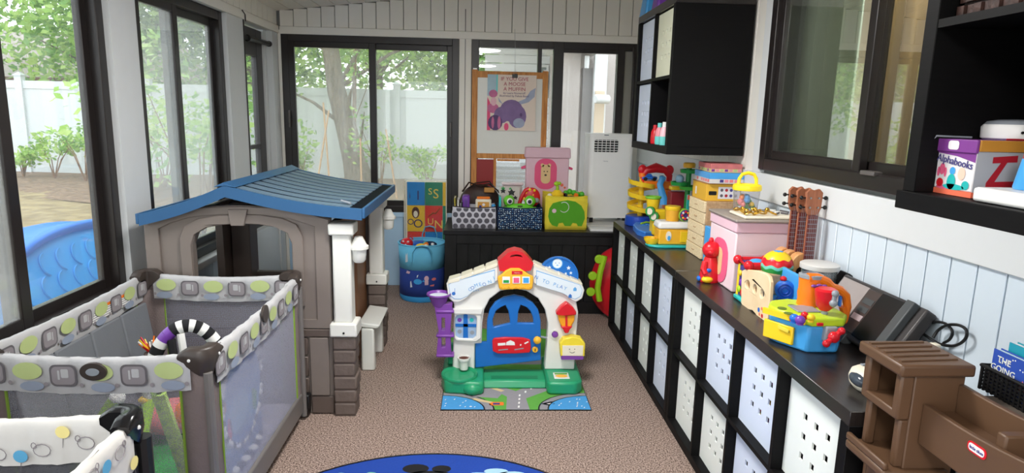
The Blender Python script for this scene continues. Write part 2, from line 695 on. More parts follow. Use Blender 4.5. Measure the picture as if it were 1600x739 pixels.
w4 = struct('window_4')
b = B()
z0, z1 = .635, 2.07
for (a0, a1) in ((-1.018, -.955), (-.475, -.442), (-.345, -.262), (.185, .245), (.318, .345)):
    b.bx(a0, a1, YF - .005, YF + .08, z0, z1)
b.bx(-1.018, .345, YF - .005, YF + .08, z0, z0 + .07)
b.bx(-1.018, .345, YF - .003, YF + .08, z1 - .06, z1)
b.bx(-.345, .245, YF + .0, YF + .05, z1 - .085, z1 - .05)
b.obj('frame', M_frame, w4, bev=.003)
for (a0, a1) in ((-.96, -.47), (-.445, -.34), (-.27, .19)):
    B().bx(a0, a1, YF + .035, YF + .039, z0 + .06, z1 - .05).obj('pane', M_glass, w4)
B().bx(.243, .32, YF + .03, YF + .036, z0 + .06, z1 - .05).obj('blind_strip', mat('grey_blind', (150, 148, 138), .6), w4)
b = B()
b.tube([(.31, YF - .01, 2.04), (.325, YF - .012, 1.7), (.315, YF - .012, 1.3), (.325, YF - .012, .7)], .008, 8)
b.obj('cord_cover', M_frame, w4)

# right inner window
w5 = struct('window_5')
px = XR - .02
b = B()
sash(b, 'y', RY0, RY1, RZ0, RZ1, px, .11, .055)
b.obj('frame', M_frame, w5, bev=.004)
for (y0, y1, q) in ((-2.18, -1.44, px + .02), (-3.2, -2.12, px + .055)):
    so = sash(B(), 'y', y0, y1, RZ0 + .045, RZ1 - .04, q, .03, .045).obj('sash', M_frame, w5, bev=.003)
    B().bx(q + .012, q + .016, y0 + .03, y1 - .03, RZ0 + .075, RZ1 - .07).obj('pane', M_refl, so)
B().bx(px - .012, px + .02, -2.32, -2.24, RZ0 + .05, RZ0 + .065).obj('latch', M_frame2, w5, bev=.003)
# the room behind the inner window
b = B()
b.bx(XR + .9, XR + .95, -3.8, -.9, .9, 2.6)
b.bx(XR + .15, XR + .95, -3.85, -3.8, .9, 2.6)
b.bx(XR + .15, XR + .95, -.9, -.85, .9, 2.6)
b.bx(XR + .15, XR + .95, -3.8, -.9, .85, .9)
b.bx(XR + .15, XR + .95, -3.8, -.9, 2.55, 2.6)
o = b.obj('wall_inner_room', mat('beige_inner_wall', (140, 128, 108), .8))
o['kind'] = 'structure'


def curtain(name, y0, y1, xx, m, label, waves=10, amp=.018):
    b = B()
    def fn(u, v):
        y = y0 + (y1 - y0) * u
        return (xx + amp * sin(u * waves * 2 * pi) * (1 - .3 * v) + .006 * sin(u * 37 + v * 3), y + .01 * sin(v * 4 + u * 9), 1.05 + 1.25 * v)
    b.grid(fn, waves * 8, 6)
    o = b.obj(name, m, solid=.003, ang=80)
    n_, l_ = m.node_tree.nodes, m.node_tree.links
    tl = n_.new('ShaderNodeBsdfTranslucent')
    tl.inputs[0].default_value = n_['Mix'].inputs['B'].default_value[:]
    mx = n_.new('ShaderNodeMixShader')
    mx.inputs[0].default_value = .6
    l_.new(n_['Principled BSDF'].outputs[0], mx.inputs[1])
    l_.new(tl.outputs[0], mx.inputs[2])
    l_.new(mx.outputs[0], n_['Material Output'].inputs[0])
    return tag(o, label, 'curtain')


ild = bpy.data.lights.new('inner_room_fill', 'AREA')  # added unseen lamp that brightens the curtains and inner room
ild.size = .5
ild.energy = 150
ilo = bpy.data.objects.new('inner_room_fill', ild)
COL.objects.link(ilo)
ilo.location = (XR + .55, -2.3, 2.5)


curtain('curtain', -1.80, -1.37, XR + .16, mat('sage_cloth', (172, 182, 170), .9), 'grey-green curtain hanging behind the inner window beside its brown edge', 4, .03)
curtain('curtain', -2.9, -1.93, XR + .20, mat('cream_cloth', (176, 160, 134), .9), 'cream sheer curtain behind the inner window, nearer the black shelf', 7, .02)
curtain('curtain', -1.36, -1.31, XR + .15, mat('brown_cloth', (110, 70, 50), .9), 'narrow brown curtain edge behind the far side of the inner window', 2, .008)

# door to the yard with its closer
d = struct('door_1')
dx = XL - .11
b = B()
for (y0, y1, z0, z1) in ((.25, .34, .02, 2.06), (.73, .86, .02, 2.06), (.34, .73, 1.86, 2.06), (.34, .73, 1.175, 1.205), (.34, .73, .02, .95)):
    b.bx(dx, dx + .045, y0, y1, z0, z1)
b.obj('door_leaf', M_door, d, bev=.004)
for (z0, z1) in ((1.20, 1.865), (.945, 1.18)):
    B().bx(dx + .018, dx + .024, .335, .735, z0, z1).obj('pane', M_glass, d)
b = B()
b.bx(dx - .01, dx + .06, .86, .925, 0, 2.075)
b.obj('door_jamb', M_white, d, bev=.003)
b = B()
b.cyl((dx + .085, .46, 1.965), (dx + .085, .93, 1.975), .018, n=14)
b.cyl((dx + .085, .44, 1.965), (dx + .085, .47, 1.965), .024, n=14)
b.cyl((dx + .085, .90, 1.974), (dx + .085, .95, 1.975), .022, n=14)
b.bx(dx + .04, dx + .09, .38, .46, 1.95, 1.98)
b.obj('door_closer', M_black, d)

# added ceiling lamps, unseen, to brighten the porch: one above the view, one behind
M_fillglow = bpy.data.materials.new('fill_lamp_glow')
M_fillglow.use_nodes = True
_p = M_fillglow.node_tree.nodes['Principled BSDF']
_p.inputs['Emission Color'].default_value = (1, .95, .86, 1)
_p.inputs['Emission Strength'].default_value = 3.0


def ceiling_fill_lamp(x, y, label):
    z = ceil_z(x)
    t = thing('ceiling_fill_lamp', label, 'lamp', (x, y, z))
    B().lathe([(.02, -.002), (.16, -.002), (.17, -.02), (.16, -.035), (.02, -.035)], (x, y, z), n=32).obj('base', M_frame, t)
    B().lathe([(.15, -.034), (.14, -.07), (.09, -.10), (.0, -.11)], (x, y, z), n=32).obj('shade', M_fillglow, t)
    ld = bpy.data.lights.new('fill_light', 'AREA')
    ld.shape = 'DISK'
    ld.size = .6
    ld.energy = FILL_LAMP_W
    ld.color = (1, .98, .95)
    lo = bpy.data.objects.new('fill_light', ld)
    link(lo, t)
    lo.location = (0, 0, -.13)
    return t


ceiling_fill_lamp(-1.0, -2.2, 'added round ceiling fill lamp with dark base above the carpet near the playpens')
ceiling_fill_lamp(-1.0, -4.9, 'added round ceiling fill lamp with dark base behind the viewpoint')
t = thing('ceiling_fan_hub', 'dark round hub hanging from the ceiling before the far wall', 'fan', (-.85, -.1, 2.42))
B().lathe([(.02, .03), (.03, -.01), (.10, -.02), (.11, -.06), (.08, -.09), (.0, -.10)], (-.85, -.1, 2.42), n=28).obj('hub', M_frame, t)
# ---------------------------------------------------------------- yard
M_grass = mat_grain('dry_lawn', (120, 104, 78), (156, 140, 104), 5.0, rough=1.0, bump=.6, dist=.05, detail=10)
M_soil = mat_grain('leaf_litter', (100, 82, 66), (150, 126, 104), 14.0, rough=1.0, bump=.8, dist=.05, detail=10)
M_fence = mat('white_vinyl', (200, 206, 208), .35, .03, scale=2.0)
M_bark = mat_grain('bark', (92, 84, 76), (140, 128, 114), 9.0, rough=.95, stretch=(3, 3, .6), bump=.8, dist=.05)
M_bark2 = mat_grain('thin_bark', (110, 84, 66), (150, 120, 96), 12.0, rough=.95, stretch=(3, 3, .6), bump=.5)
LEAF = []
for nm, cc in (('leaf_bright', (150, 190, 90)), ('leaf_mid', (112, 158, 76)), ('leaf_deep', (78, 118, 64)), ('leaf_pale', (178, 206, 120))):
    m = mat(nm, cc, .6, .2, scale=3.0)
    m.node_tree.nodes['Principled BSDF'].inputs['Transmission Weight'].default_value = 0.0
    n_, l_ = m.node_tree.nodes, m.node_tree.links
    tl = n_.new('ShaderNodeBsdfTranslucent')
    tl.inputs[0].default_value = tuple(min(1, v * 1.3) for v in rgb(cc)[:3]) + (1,)
    mx = n_.new('ShaderNodeMixShader')
    mx.inputs[0].default_value = .45
    l_.new(n_['Principled BSDF'].outputs[0], mx.inputs[1])
    l_.new(tl.outputs[0], mx.inputs[2])
    l_.new(mx.outputs[0], n_['Material Output'].inputs[0])
    LEAF.append(m)

g = B()
def gz(x, y):
    return -.12 + .25 * min(1, max(0, (y - 1) / 8)) + .04 * sin(x * 1.3) * cos(y * .9)
g.grid(lambda u, v: (-26 + 36 * u, -14 + 44 * v, gz(-26 + 36 * u, -14 + 44 * v) if not (-2.75 < -26 + 36 * u < .6 and -14 + 44 * v < 1.2) else -.25), 72, 88)
o = g.obj('ground', M_grass)
o['kind'] = 'structure'
g = B()
g.grid(lambda u, v: (-14 + 17 * u, 5.6 + 3.5 * v + .3 * sin(u * 23) * (1 - v), gz(-14 + 17 * u, 5.6 + 3.5 * v) + .012), 40, 8)
o = g.obj('ground_bed', M_soil)
o['kind'] = 'structure'

# fence: panels of boards between posts
t = thing('vinyl_fence', 'white vinyl privacy fence with square capped posts at the back of the yard', 'fence', (-4, 9, 0))
FY = 9.0
bay = 2.45
xs = [-2.66 + bay * k for k in range(-6, 4)]
for x in xs:
    b = B()
    b.bx(x - .065, x + .065, FY - .065, FY + .065, -.1, 2.02)
    b.bx(x - .08, x + .08, FY - .08, FY + .08, 2.02, 2.045)
    b.bx(x - .07, x + .07, FY - .07, FY + .07, 2.045, 2.09, top=(.2, .2))
    b.obj('post', M_fence, t)
board = None
for x in xs[:-1]:
    for zr in (1.78, .10):
        B().bx(x + .065, x + bay - .065, FY - .03, FY + .03, zr, zr + .15).obj('rail', M_fence, t)
    nb_ = 10
    wv = (bay - .13) / nb_
    for k in range(nb_):
        if board is None:
            board = B().bx(0, wv - .0004, -.012, .012, 0, 1.54).obj('board', M_fence, t)
            o = board
        else:
            o = board.copy()
            COL.objects.link(o)
        o.location = (x + .065 + k * wv, FY, .245)

# neighbour's house behind the fence
M_roof = mat_grain('grey_shingles', (140, 132, 126), (172, 164, 156), 30, rough=.9, bump=.3)
t = thing('neighbour_house', 'grey-roofed house standing behind the white fence', 'house', (-13.6, 13.5, 0))
B().bx(-18, -10.4, 12.6, 18, -.1, 2.15).obj('wall', mat('beige_siding', (206, 196, 184), .7), t)
b = B()
b.add([(-18.4, 12.1, 2.1), (-9.9, 12.1, 2.1), (-9.9, 15.5, 3.55), (-18.4, 15.5, 3.55), (-9.9, 18.9, 2.1), (-18.4, 18.9, 2.1)], [(0, 1, 2, 3), (3, 2, 4, 5), (1, 4, 2), (0, 3, 5), (0, 5, 4, 1)])
b.obj('roof', M_roof, t)
b = B()
b.bx(-18.4, -9.9, 12.04, 12.12, 2.0, 2.12)
b.obj('eave_board', mat('brown_eave', (120, 96, 80), .7), t)


def leaves(b, c, rad, n, size, mats, rng):
    c = Vector(c)
    for i in range(n):
        while True:
            q = Vector((rng.uniform(-1, 1), rng.uniform(-1, 1), rng.uniform(-1, 1)))
            if q.length < 1:
                break
        p = c + Vector((q.x * rad[0], q.y * rad[1], q.z * rad[2]))
        a = Vector((rng.gauss(0, 1), rng.gauss(0, 1), rng.gauss(0, .6))).normalized()
        e = a.cross(Vector((rng.gauss(0, 1), rng.gauss(0, 1), rng.gauss(0, 1)))).normalized()
        s_ = size * rng.uniform(.6, 1.3)
        b.use(rng.choice(mats))
        b.add([p - a * s_ * .5, p + e * s_ * .3, p + a * s_ * .6, p - e * s_ * .3], [(0, 1, 2, 3)])


def tree(name, label, x, y, trunk, r0, clumps, n, size, mats, seed, bark=None, group=None, cat='tree'):
    rng = random.Random(seed)
    z0 = gz(x, y) - .05
    t = thing(name, label, cat, (x, y, z0), group=group)
    path = [(x + p[0], y + p[1], z0 + p[2]) for p in trunk]
    N = len(path)
    b = B()
    b.tube(path, [r0 * (1.25 if i == 0 else 1 - .55 * i / (N - 1)) for i in range(N)], 12)
    top = Vector(path[-1])
    for (c_, r_) in clumps:
        e = Vector((x + c_[0], y + c_[1], z0 + c_[2]))
        k = min(range(N), key=lambda i: (Vector(path[i]) - e).length)
        k = max(1, k - 1) if N > 2 else 0
        s_ = Vector(path[k])
        mid = (s_ + e) / 2 + Vector((rng.uniform(-.2, .2), rng.uniform(-.2, .2), .1)) * (e - s_).length * .3
        b.tube([s_, mid, e], [r0 * .2, r0 * .13, r0 * .04], 6)
    b.obj('trunk', bark or M_bark, t)
    b = B()
    vol = sum(r_[0] * r_[1] * r_[2] for _, r_ in clumps)
    for (c_, r_) in clumps:
        leaves(b, (x + c_[0], y + c_[1], z0 + c_[2]), r_, int(n * (r_[0] * r_[1] * r_[2]) / vol), size, mats, rng)
    b.obj('foliage', None, t, ang=180)
    return t


# the leaning tree in the middle of the far window
tree('yard_tree', 'leaning grey-barked tree in front of the fence, seen through the far sliding window', -3.25, 8.1,
     [(0, 0, 0), (-.12, 0, .5), (-.25, 0, 1.1), (-.42, 0, 1.8), (-.5, 0, 2.5), (-.7, .1, 3.3), (-.5, .2, 4.4)], .24,
     [((-1.6, -.3, 2.9), (1.0, .8, .7)), ((.6, -.4, 3.2), (1.1, .9, .6)), ((-.5, 0, 4.4), (2.2, 1.5, 1.1)), ((1.9, -.2, 3.0), (.9, .8, .6)), ((.1, -.5, 2.2), (.35, .35, .3)), ((-1.5, -.4, 1.9), (.6, .5, .5)), ((.2, -.6, 1.4), (.3, .3, .18))], 8000, .10, LEAF[:2] + [LEAF[3]], 3)
tree('slender_tree', 'slender brown sapling beside the leaning tree', -3.42, 8.7, [(0, 0, 0), (-.05, 0, 1.2), (.0, 0, 2.6), (.05, 0, 4.2)], .05,
     [((.1, -.2, 3.4), (.7, .6, .6)), ((.4, 0, 2.6), (.6, .5, .3))], 700, .11, LEAF[:2] + [LEAF[3]], 5, M_bark2)
tree('slender_tree', 'slender bent sapling with loose leaves between the leaning tree and the porch corner', -4.6, 7.7, [(0, 0, 0), (.12, 0, .6), (0, 0, 1.2), (-.3, 0, 1.9), (-.45, 0, 2.6)], .03,
     [((-.4, -.1, 2.2), (.5, .4, .5)), ((-.2, -.2, 1.5), (.5, .4, .3)), ((.3, -.2, 1.1), (.4, .3, .2)), ((-.6, 0, 2.9), (.7, .6, .5))], 1100, .10, LEAF[:2] + [LEAF[3]], 6, M_bark2)
# trees behind the fence and at the sides
bgt = [(-15.5, 11.0, 4.6, 2.3, 2), (-12.0, 10.8, 4.9, 1.9, 0), (-9.3, 10.9, 3.9, 2.3, 0), (-6.6, 11.6, 3.9, 2.3, 1), (-3.6, 11.8, 4.2, 2.6, 0), (-.6, 12.0, 3.8, 2.4, 1), (2.6, 13.0, 4.4, 2.6, 2), (-19.5, 13.0, 5.0, 3.2, 2)]
kinds = [[LEAF[0], LEAF[1], LEAF[3]], [LEAF[1], LEAF[2], LEAF[0]], [LEAF[2], LEAF[2], LEAF[1]]]
where = ['first', 'second', 'third', 'fourth', 'fifth', 'sixth', 'seventh']
btl = ['dark-leaved tree behind the fence before the neighbour house', 'bright leafy tree behind the fence beside the neighbour house roof',
       'bright green tree behind the fence, seen through the screened side window', 'mid-green tree behind the fence, seen past the yard door',
       'wide bright tree behind the fence above the leaning trunk', 'mid-green tree behind the fence, above the end of the far sliding window',
       'deep green tree behind the pale house wall outside', 'tall dark tree far beyond the neighbour house']
for i, (x, y, h, r, k) in enumerate(bgt):
    rng = random.Random(50 + i)
    cl = [((rng.uniform(-.6, .6) * r, rng.uniform(-.4, .4) * r, h + rng.uniform(-.75, .6) * r * .8), (r * .62, r * .6, r * .42)) for q in range(7)]
    if i > 1:
        cl.append(((0, .8, h * .85), (r * 1.1, r * .5, r * .8)))
        cl.append(((0, -.3, h * .62), (r * .9, r * .6, r * .45)))
    tree('broadleaf_tree', btl[i], x, y, [(0, 0, 0), (.1, 0, h * .5), (0, 0, h)], .2, cl, 8000, .16, kinds[k], 80 + i, group='trees beyond the fence')


def shrub(label, x, y, h, n, seed, size=.09, name='shrub'):
    rng = random.Random(seed)
    z0 = gz(x, y) - .02
    t = thing(name, label, 'shrub', (x, y, z0))
    b = B()
    cs = []
    for k in range(6):
        a, q = rng.uniform(0, 2 * pi), rng.uniform(.15, .5) * h
        e = (x + q * cos(a), y + q * sin(a), z0 + h * rng.uniform(.55, 1))
        b.tube([(x, y, z0), (x + q * .4 * cos(a), y + q * .4 * sin(a), z0 + h * .5), e], [.012, .009, .004], 5)
        cs.append(e)
    b.obj('stems', M_bark2, t)
    b = B()
    for e in cs:
        leaves(b, (e[0], e[1], e[2] - .05 * h), (h * .26, h * .26, h * .24), n // 6, size, LEAF[:2] + [LEAF[3]], rng)
    b.obj('foliage', None, t, ang=180)


shrub('leafy shrub at the fence foot, under the neighbour house roof', -8.9, 8.0, .75, 420, 11)
shrub('taller loose shrub beside the fence post, seen through the nearest window', -8.1, 7.6, 1.0, 300, 12)
shrub('low shrub at the fence foot by the dry lawn', -9.6, 8.2, .55, 300, 13)
shrub('loose shrub in front of the fence, seen through the screened side window', -6.6, 7.4, 1.5, 520, 14)
shrub('low leafy shrub seen through the screened window beside the yard door', -5.6, 6.8, 1.1, 420, 15)
shrub('leafy shrub left of the leaning trunk, seen through the far window', -4.2, 7.4, .8, 360, 16)
shrub('low shrub right of the leaning trunk by the fence', -1.9, 7.6, .75, 420, 17)
shrub('sparse shrub with small leaves near the wooden stakes', -2.75, 7.3, 1.15, 220, 18)
shrub('tall bright shrub just outside the yard door', -4.15, 3.1, 2.1, 900, 19, .10)

M_stake = mat_grain('raw_stake', (176, 140, 104), (206, 172, 132), 20, stretch=(4, 4, .4), bump=.1)
for i, (a, b_, y, lab) in enumerate((((497, 278), (514, 172), 6.6, 'wooden garden stake leaning left of the tree trunk, longest of the four'), ((513, 262), (505, 160), 6.9, 'dark thin wooden stake crossing the longest stake'), ((565, 293), (563, 216), 6.0, 'short upright wooden stake in front of the tree trunk'), ((617, 290), (603, 202), 6.4, 'wooden stake leaning in the second pane of the far window'))):
    p0, p1 = P(a[0], a[1], 1, y), P(b_[0], b_[1], 1, y)
    p0 = p0 - (p1 - p0) * max(0, (p0.z - gz(p0.x, p0.y)) / (p1.z - p0.z))
    o = B().tube([p0, p1], [.017, .014], 8).obj('garden_stake', M_stake)
    tag(o, lab, 'stake', 'garden stakes')

# upturned blue paddling pool leaning outside the nearest window
M_pool = mat('cyan_plastic', (0, 150, 228), .45, .05, spec=.3)
M_pool2 = mat('blue_rim_plastic', (20, 118, 222), .45, .05, spec=.3)
t = thing('paddling_pool', 'bright blue plastic paddling pool with scale pattern propped outside the nearest window', 'pool', (-3.4, -.2, -.12))
tilt = radians(68)
pc = Vector((-3.42, .0, -.05))
pu, pv, pn = Vector((0, 1, 0)), Vector((-cos(tilt), 0, sin(tilt))), Vector((sin(tilt), 0, cos(tilt)))
AA, BB = 1.15, .78
def sup(a, k=1.0):
    e = 2 / 2.2
    c_, s_ = cos(a), sin(a)
    return (AA * k * abs(c_) ** e * (1 if c_ >= 0 else -1), BB * k * abs(s_) ** e * (1 if s_ >= 0 else -1))
def pp(q, h):
    return pc + pu * q[0] + pv * q[1] + pn * h
NS = 56
b = B()
prof = [(.0001, .05), (.45, .05), (.86, .045), (.93, .02)]
b.add([pp(sup(2 * pi * k / NS, s_), h) for (s_, h) in prof for k in range(NS)], [(i * NS + k, i * NS + (k + 1) % NS, (i + 1) * NS + (k + 1) % NS, (i + 1) * NS + k) for i in range(3) for k in range(NS)])
b.obj('base_panel', M_pool, t, ang=80)
b = B()
prof = [(.92, .0), (.93, .055), (.965, .075), (1.0, .05), (1.02, -.03), (1.06, -.20), (1.10, -.22), (1.11, -.26)]
b.add([pp(sup(2 * pi * k / NS, s_), h) for (s_, h) in prof for k in range(NS)], [(i * NS + k, i * NS + (k + 1) % NS, (i + 1) * NS + (k + 1) % NS, (i + 1) * NS + k) for i in range(len(prof) - 1) for k in range(NS)])
b.obj('rim', M_pool2, t, ang=80)
b = B()
for r_ in range(9):
    for k in range(14):
        cu_, cv_ = -1.0 + k * .155 + (r_ % 2) * .077, -.55 + r_ * .14
        if abs(cu_ / AA) ** 2.7 + abs(cv_ / BB) ** 2.7 > .55:
            continue
        b.tube([pp((cu_ + .075 * cos(a), cv_ + .075 * sin(a)), .053) for a in [pi * .55 + pi * .8 * j / 7 for j in range(8)]], .0065, 5)
b.obj('scale_ridges', M_pool, t)
t = thing('play_slide', 'light blue plastic toddler slide lying beside the paddling pool', 'slide', (-4.6, -1.2, -.1))
b = B()
b.grid(lambda u, v: (-4.25 - .75 * v, -2.1 + 1.75 * u, -.05 + .42 * (1 - (2 * v - 1) ** 4 * .25) * min(1, .35 + u * 1.1) + .02 * sin(u * 20)), 24, 8)
b.obj('slide_bed', mat('sky_blue_plastic', (90, 180, 240), .35), t, solid=.02)
b = B()
for x in (-4.23, -5.02):
    b.tube([(x, -2.1, .02), (x, -1.4, .24), (x, -.9, .40), (x, -.35, .42)], .035, 8)
b.obj('side_rail', M_pool2, t)

# the house corner outside the second far window
t = thing('house_extension', 'pale grey stucco house wall with white trim outside the second far window', 'building', (.6, 3.6, 0))
M_stucco = mat('stucco', (186, 178, 174), .9, .05, bump=.3, bscale=60)
M_trimw = mat('white_outdoor_trim', (226, 230, 232), .5, .02)
b = B()
b.bx(.02, 2.0, 3.6, 6.5, -.1, 3.0)
b.bx(-.02, .24, 3.5, 3.72, -.1, 3.0)
b.obj('wall', M_stucco, t)
b = B()
b.bx(-.62, -.02, 5.3, 6.5, -.1, 2.9)
b.obj('white_siding', M_trimw, t)
for k in range(26):
    B().bx(-.9, .02, 4.985, 5.0, -.1 + k * .115, -.1 + k * .115 + .105, top=(1, .4)).obj('siding_board', M_trimw, t)
b = B()
b.add([(-1.6, 3.2, 2.75), (.4, 3.2, 2.2), (.4, 7, 2.2), (-1.6, 7, 2.75), (-1.6, 3.2, 2.85), (.4, 3.2, 2.3), (.4, 7, 2.3), (-1.6, 7, 2.85)], [(0, 1, 2, 3), (4, 7, 6, 5), (0, 4, 5, 1), (1, 5, 6, 2), (2, 6, 7, 3), (3, 7, 4, 0)])
b.obj('eave', M_trimw, t)
wn = B()
sash(wn, 'x', -.17, .0, 1.75, 2.18, 4.95, .03, .03)
wn.bx(-.17, 0, 4.95, 4.975, 1.93, 1.965)
wno = wn.obj('window', M_trimw, t)
B().bx(-.15, -.02, 4.965, 4.972, 1.77, 2.16).obj('pane', mat('dark_pane', (120, 135, 130), .1), wno)
B().bx(.40, .55, 3.42, 3.52, -.1, 2.2).obj('door_frame', M_trimw, t)
B().bx(.28, .40, 3.55, 3.60, -.1, 2.05).obj('door_leaf', mat('grey_door', (150, 146, 146), .6), t)
B().bx(.415, .53, 3.40, 3.43, .9, 1.78).obj('beige_panel', mat('beige_panel', (214, 196, 172), .6), t)
q = P(917, 97, 1, 3.45)
t = thing('wall_lantern', 'small white cylindrical wall lantern on the grey house wall outside', 'lamp', (q.x, 3.45, q.z))
b = B()
b.lathe([(.0, .07), (.028, .07), (.03, .0), (.026, -.07), (.0, -.07)], (q.x, 3.45, q.z), n=16)
b.obj('shade', mat('frosted_lamp', (236, 240, 244), .3), t)
B().bx(q.x - .01, q.x + .05, 3.45, 3.52, q.z + .04, q.z + .07).obj('bracket', M_metal, t)
q = P(940, 155, 1, 3.25)
t = thing('round_vent_fixture', 'white drum-shaped fixture on the beige panel outside the far window', 'fixture', (q.x, 3.25, q.z))
b = B()
b.lathe([(.0, -.09), (.045, -.09), (.052, -.08), (.052, .09), (.0, .09)], (q.x, 3.25, q.z), axis=(1, .4, 0), n=24)
b.obj('drum', M_trimw, t, bev=.003)
B().bx(q.x + .03, q.x + .09, 3.25, 3.42, q.z - .03, q.z + .03).obj('bracket', M_trimw, t)
q = P(800, 262, 1, 2.6)
t = thing('outdoor_condenser', 'white louvred cooling unit outside, seen under the easel board', 'appliance', (q.x, 2.8, -.1))
B().bx(q.x - .30, q.x + .26, 2.6, 3.0, -.1, 1.02).obj('case', M_trimw, t, bev=.01)
for k in range(14):
    B().bx(q.x - .27, q.x + .23, 2.585, 2.605, .3 + k * .05, .3 + k * .05 + .022).obj('louvre', mat('grey_louvre', (176, 180, 182), .5) if k == 0 else bpy.data.materials['grey_louvre'], t)
# ---------------------------------------------------------------- cube shelving
M_ebony = mat_grain('ebony_foil_dim', (10, 10, 11), (14, 13, 14), 14.0, rough=.55, stretch=(1, 1, 12), bump=.03, spec=.14)  # low light on the cabinet sides is put into this darker colour
M_ebony_top = mat_grain('ebony_foil_lit_top', (30, 26, 25), (40, 35, 33), 14.0, rough=.30, stretch=(14, 1, 1), bump=.04, spec=.5)  # same foil, lighter: reflection on the tops is put into the colour
M_box1 = mat('warm_white_box', (236, 241, 236), .5, .02)
M_box2 = mat('cool_white_box', (216, 226, 244), .5, .02)
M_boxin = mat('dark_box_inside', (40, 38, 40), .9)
M_red = mat('red_plastic', (206, 28, 40), .28, .04)
M_yellow = mat('yellow_plastic', (240, 200, 40), .3, .04)
M_orange = mat('orange_plastic', (240, 122, 26), .3, .04)
M_bluep = mat('blue_plastic', (34, 104, 200), .3, .04)
M_bluel = mat('light_blue_plastic', (70, 160, 225), .3, .04)
M_teal = mat('teal_plastic', (40, 180, 178), .3, .04)
M_green = mat('green_plastic', (40, 150, 70), .3, .04)
M_lime = mat('lime_plastic', (160, 205, 40), .3, .04)
M_purple = mat('purple_plastic', (112, 60, 160), .3, .04)
M_whitep = mat('white_plastic', (232, 232, 230), .35, .02)
M_cream = mat('cream_plastic', (232, 224, 204), .35, .03)
M_greyp = mat('grey_plastic', (140, 146, 154), .35, .04)
M_pink = mat('pink_cloth', (222, 186, 198), .9, .04)
M_hotpink = mat('hot_pink_cloth', (226, 92, 132), .9, .04)
M_brownp = mat('brown_plastic', (92, 67, 48), .42, .08)


CW, OT, DT = .335, .039, .0165


def cube_shelf(name, label, y_near, z0, nc, nr, cat='shelf', ledge=0.0):
    """rows and columns of square cells; x from 0 (open front) to .39, y running away from y_near"""
    L = nc * CW + (nc - 1) * DT + 2 * OT
    Hh = nr * CW + (nr - 1) * DT + 2 * OT
    t = thing(name, label, cat, (.19, y_near + L / 2, z0))
    B().bx(0 - ledge, .39, y_near - ledge, y_near + L, z0 + Hh - OT, z0 + Hh).obj('top_panel', M_ebony_top, t, bev=.0015, seg=1)
    B().bx(0 - ledge, .39, y_near - ledge, y_near + L + ledge, z0, z0 + OT).obj('bottom_panel', M_ebony, t, bev=.0015, seg=1)
    for y in (y_near, y_near + L - OT):
        B().bx(0, .39, y, y + OT, z0 + OT, z0 + Hh - OT).obj('side_panel', M_ebony, t, bev=.0015, seg=1)
    for r in range(1, nr):
        z = z0 + OT + r * CW + (r - 1) * DT
        B().bx(.002, .385, y_near + OT, y_near + L - OT, z, z + DT).obj('shelf', M_ebony, t)
    for k in range(1, nc):
        y = y_near + OT + k * CW + (k - 1) * DT
        for r in range(nr):
            z = z0 + OT + r * (CW + DT)
            B().bx(.001, .385, y, y + DT, z, z + CW).obj('divider', M_ebony, t)
    B().bx(.386, .390, y_near + .005, y_near + L - .005, z0 + .005, z0 + Hh - .005).obj('back_panel', M_ebony, t)
    return t, L, Hh


def cell(y_near, z0, k, r):
    return y_near + OT + k * (CW + DT), z0 + OT + r * (CW + DT)


def storage_box(label, y0, z0, m, xr=.037, contents=None, group='white perforated boxes in the cube shelves'):
    """box filling a cell, its front a panel with nine square holes"""
    t = thing('storage_box', label, 'box', (xr + .16, y0 + CW / 2, z0), group=group)
    w, h = CW - .006, CW - .008
    ya, za = y0 + .003, z0 + .001
    outer = [(0, 0), (w, 0), (w, h), (0, h)]
    hs = .022
    holes = []
    for i in range(3):
        for j in range(3):
            cx, cz = w / 2 + (i - 1) * .062, h * .50 + (j - 1) * .062
            holes.append([(cx - hs / 2, cz - hs / 2), (cx + hs / 2, cz - hs / 2), (cx + hs / 2, cz + hs / 2), (cx - hs / 2, cz + hs / 2)])
    B().prism([outer] + holes, (xr, ya, za), Y3, Z3, (.006, 0, 0)).obj('front_panel', m, t)
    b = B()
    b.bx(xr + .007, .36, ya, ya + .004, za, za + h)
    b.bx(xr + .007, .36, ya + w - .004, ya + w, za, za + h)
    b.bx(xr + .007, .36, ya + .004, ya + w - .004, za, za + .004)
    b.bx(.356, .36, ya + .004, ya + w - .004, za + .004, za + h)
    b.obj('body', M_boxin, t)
    if contents:
        rng = random.Random(int(y0 * 1000) % 997)
        b = B()
        for k in range(26):
            b.use(rng.choice(contents))
            b.sph((xr + rng.uniform(.04, .12), ya + rng.uniform(.05, w - .05), za + .04 + rng.uniform(0, .20)), rng.uniform(.022, .034), 8)
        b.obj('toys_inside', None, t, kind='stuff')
    return t


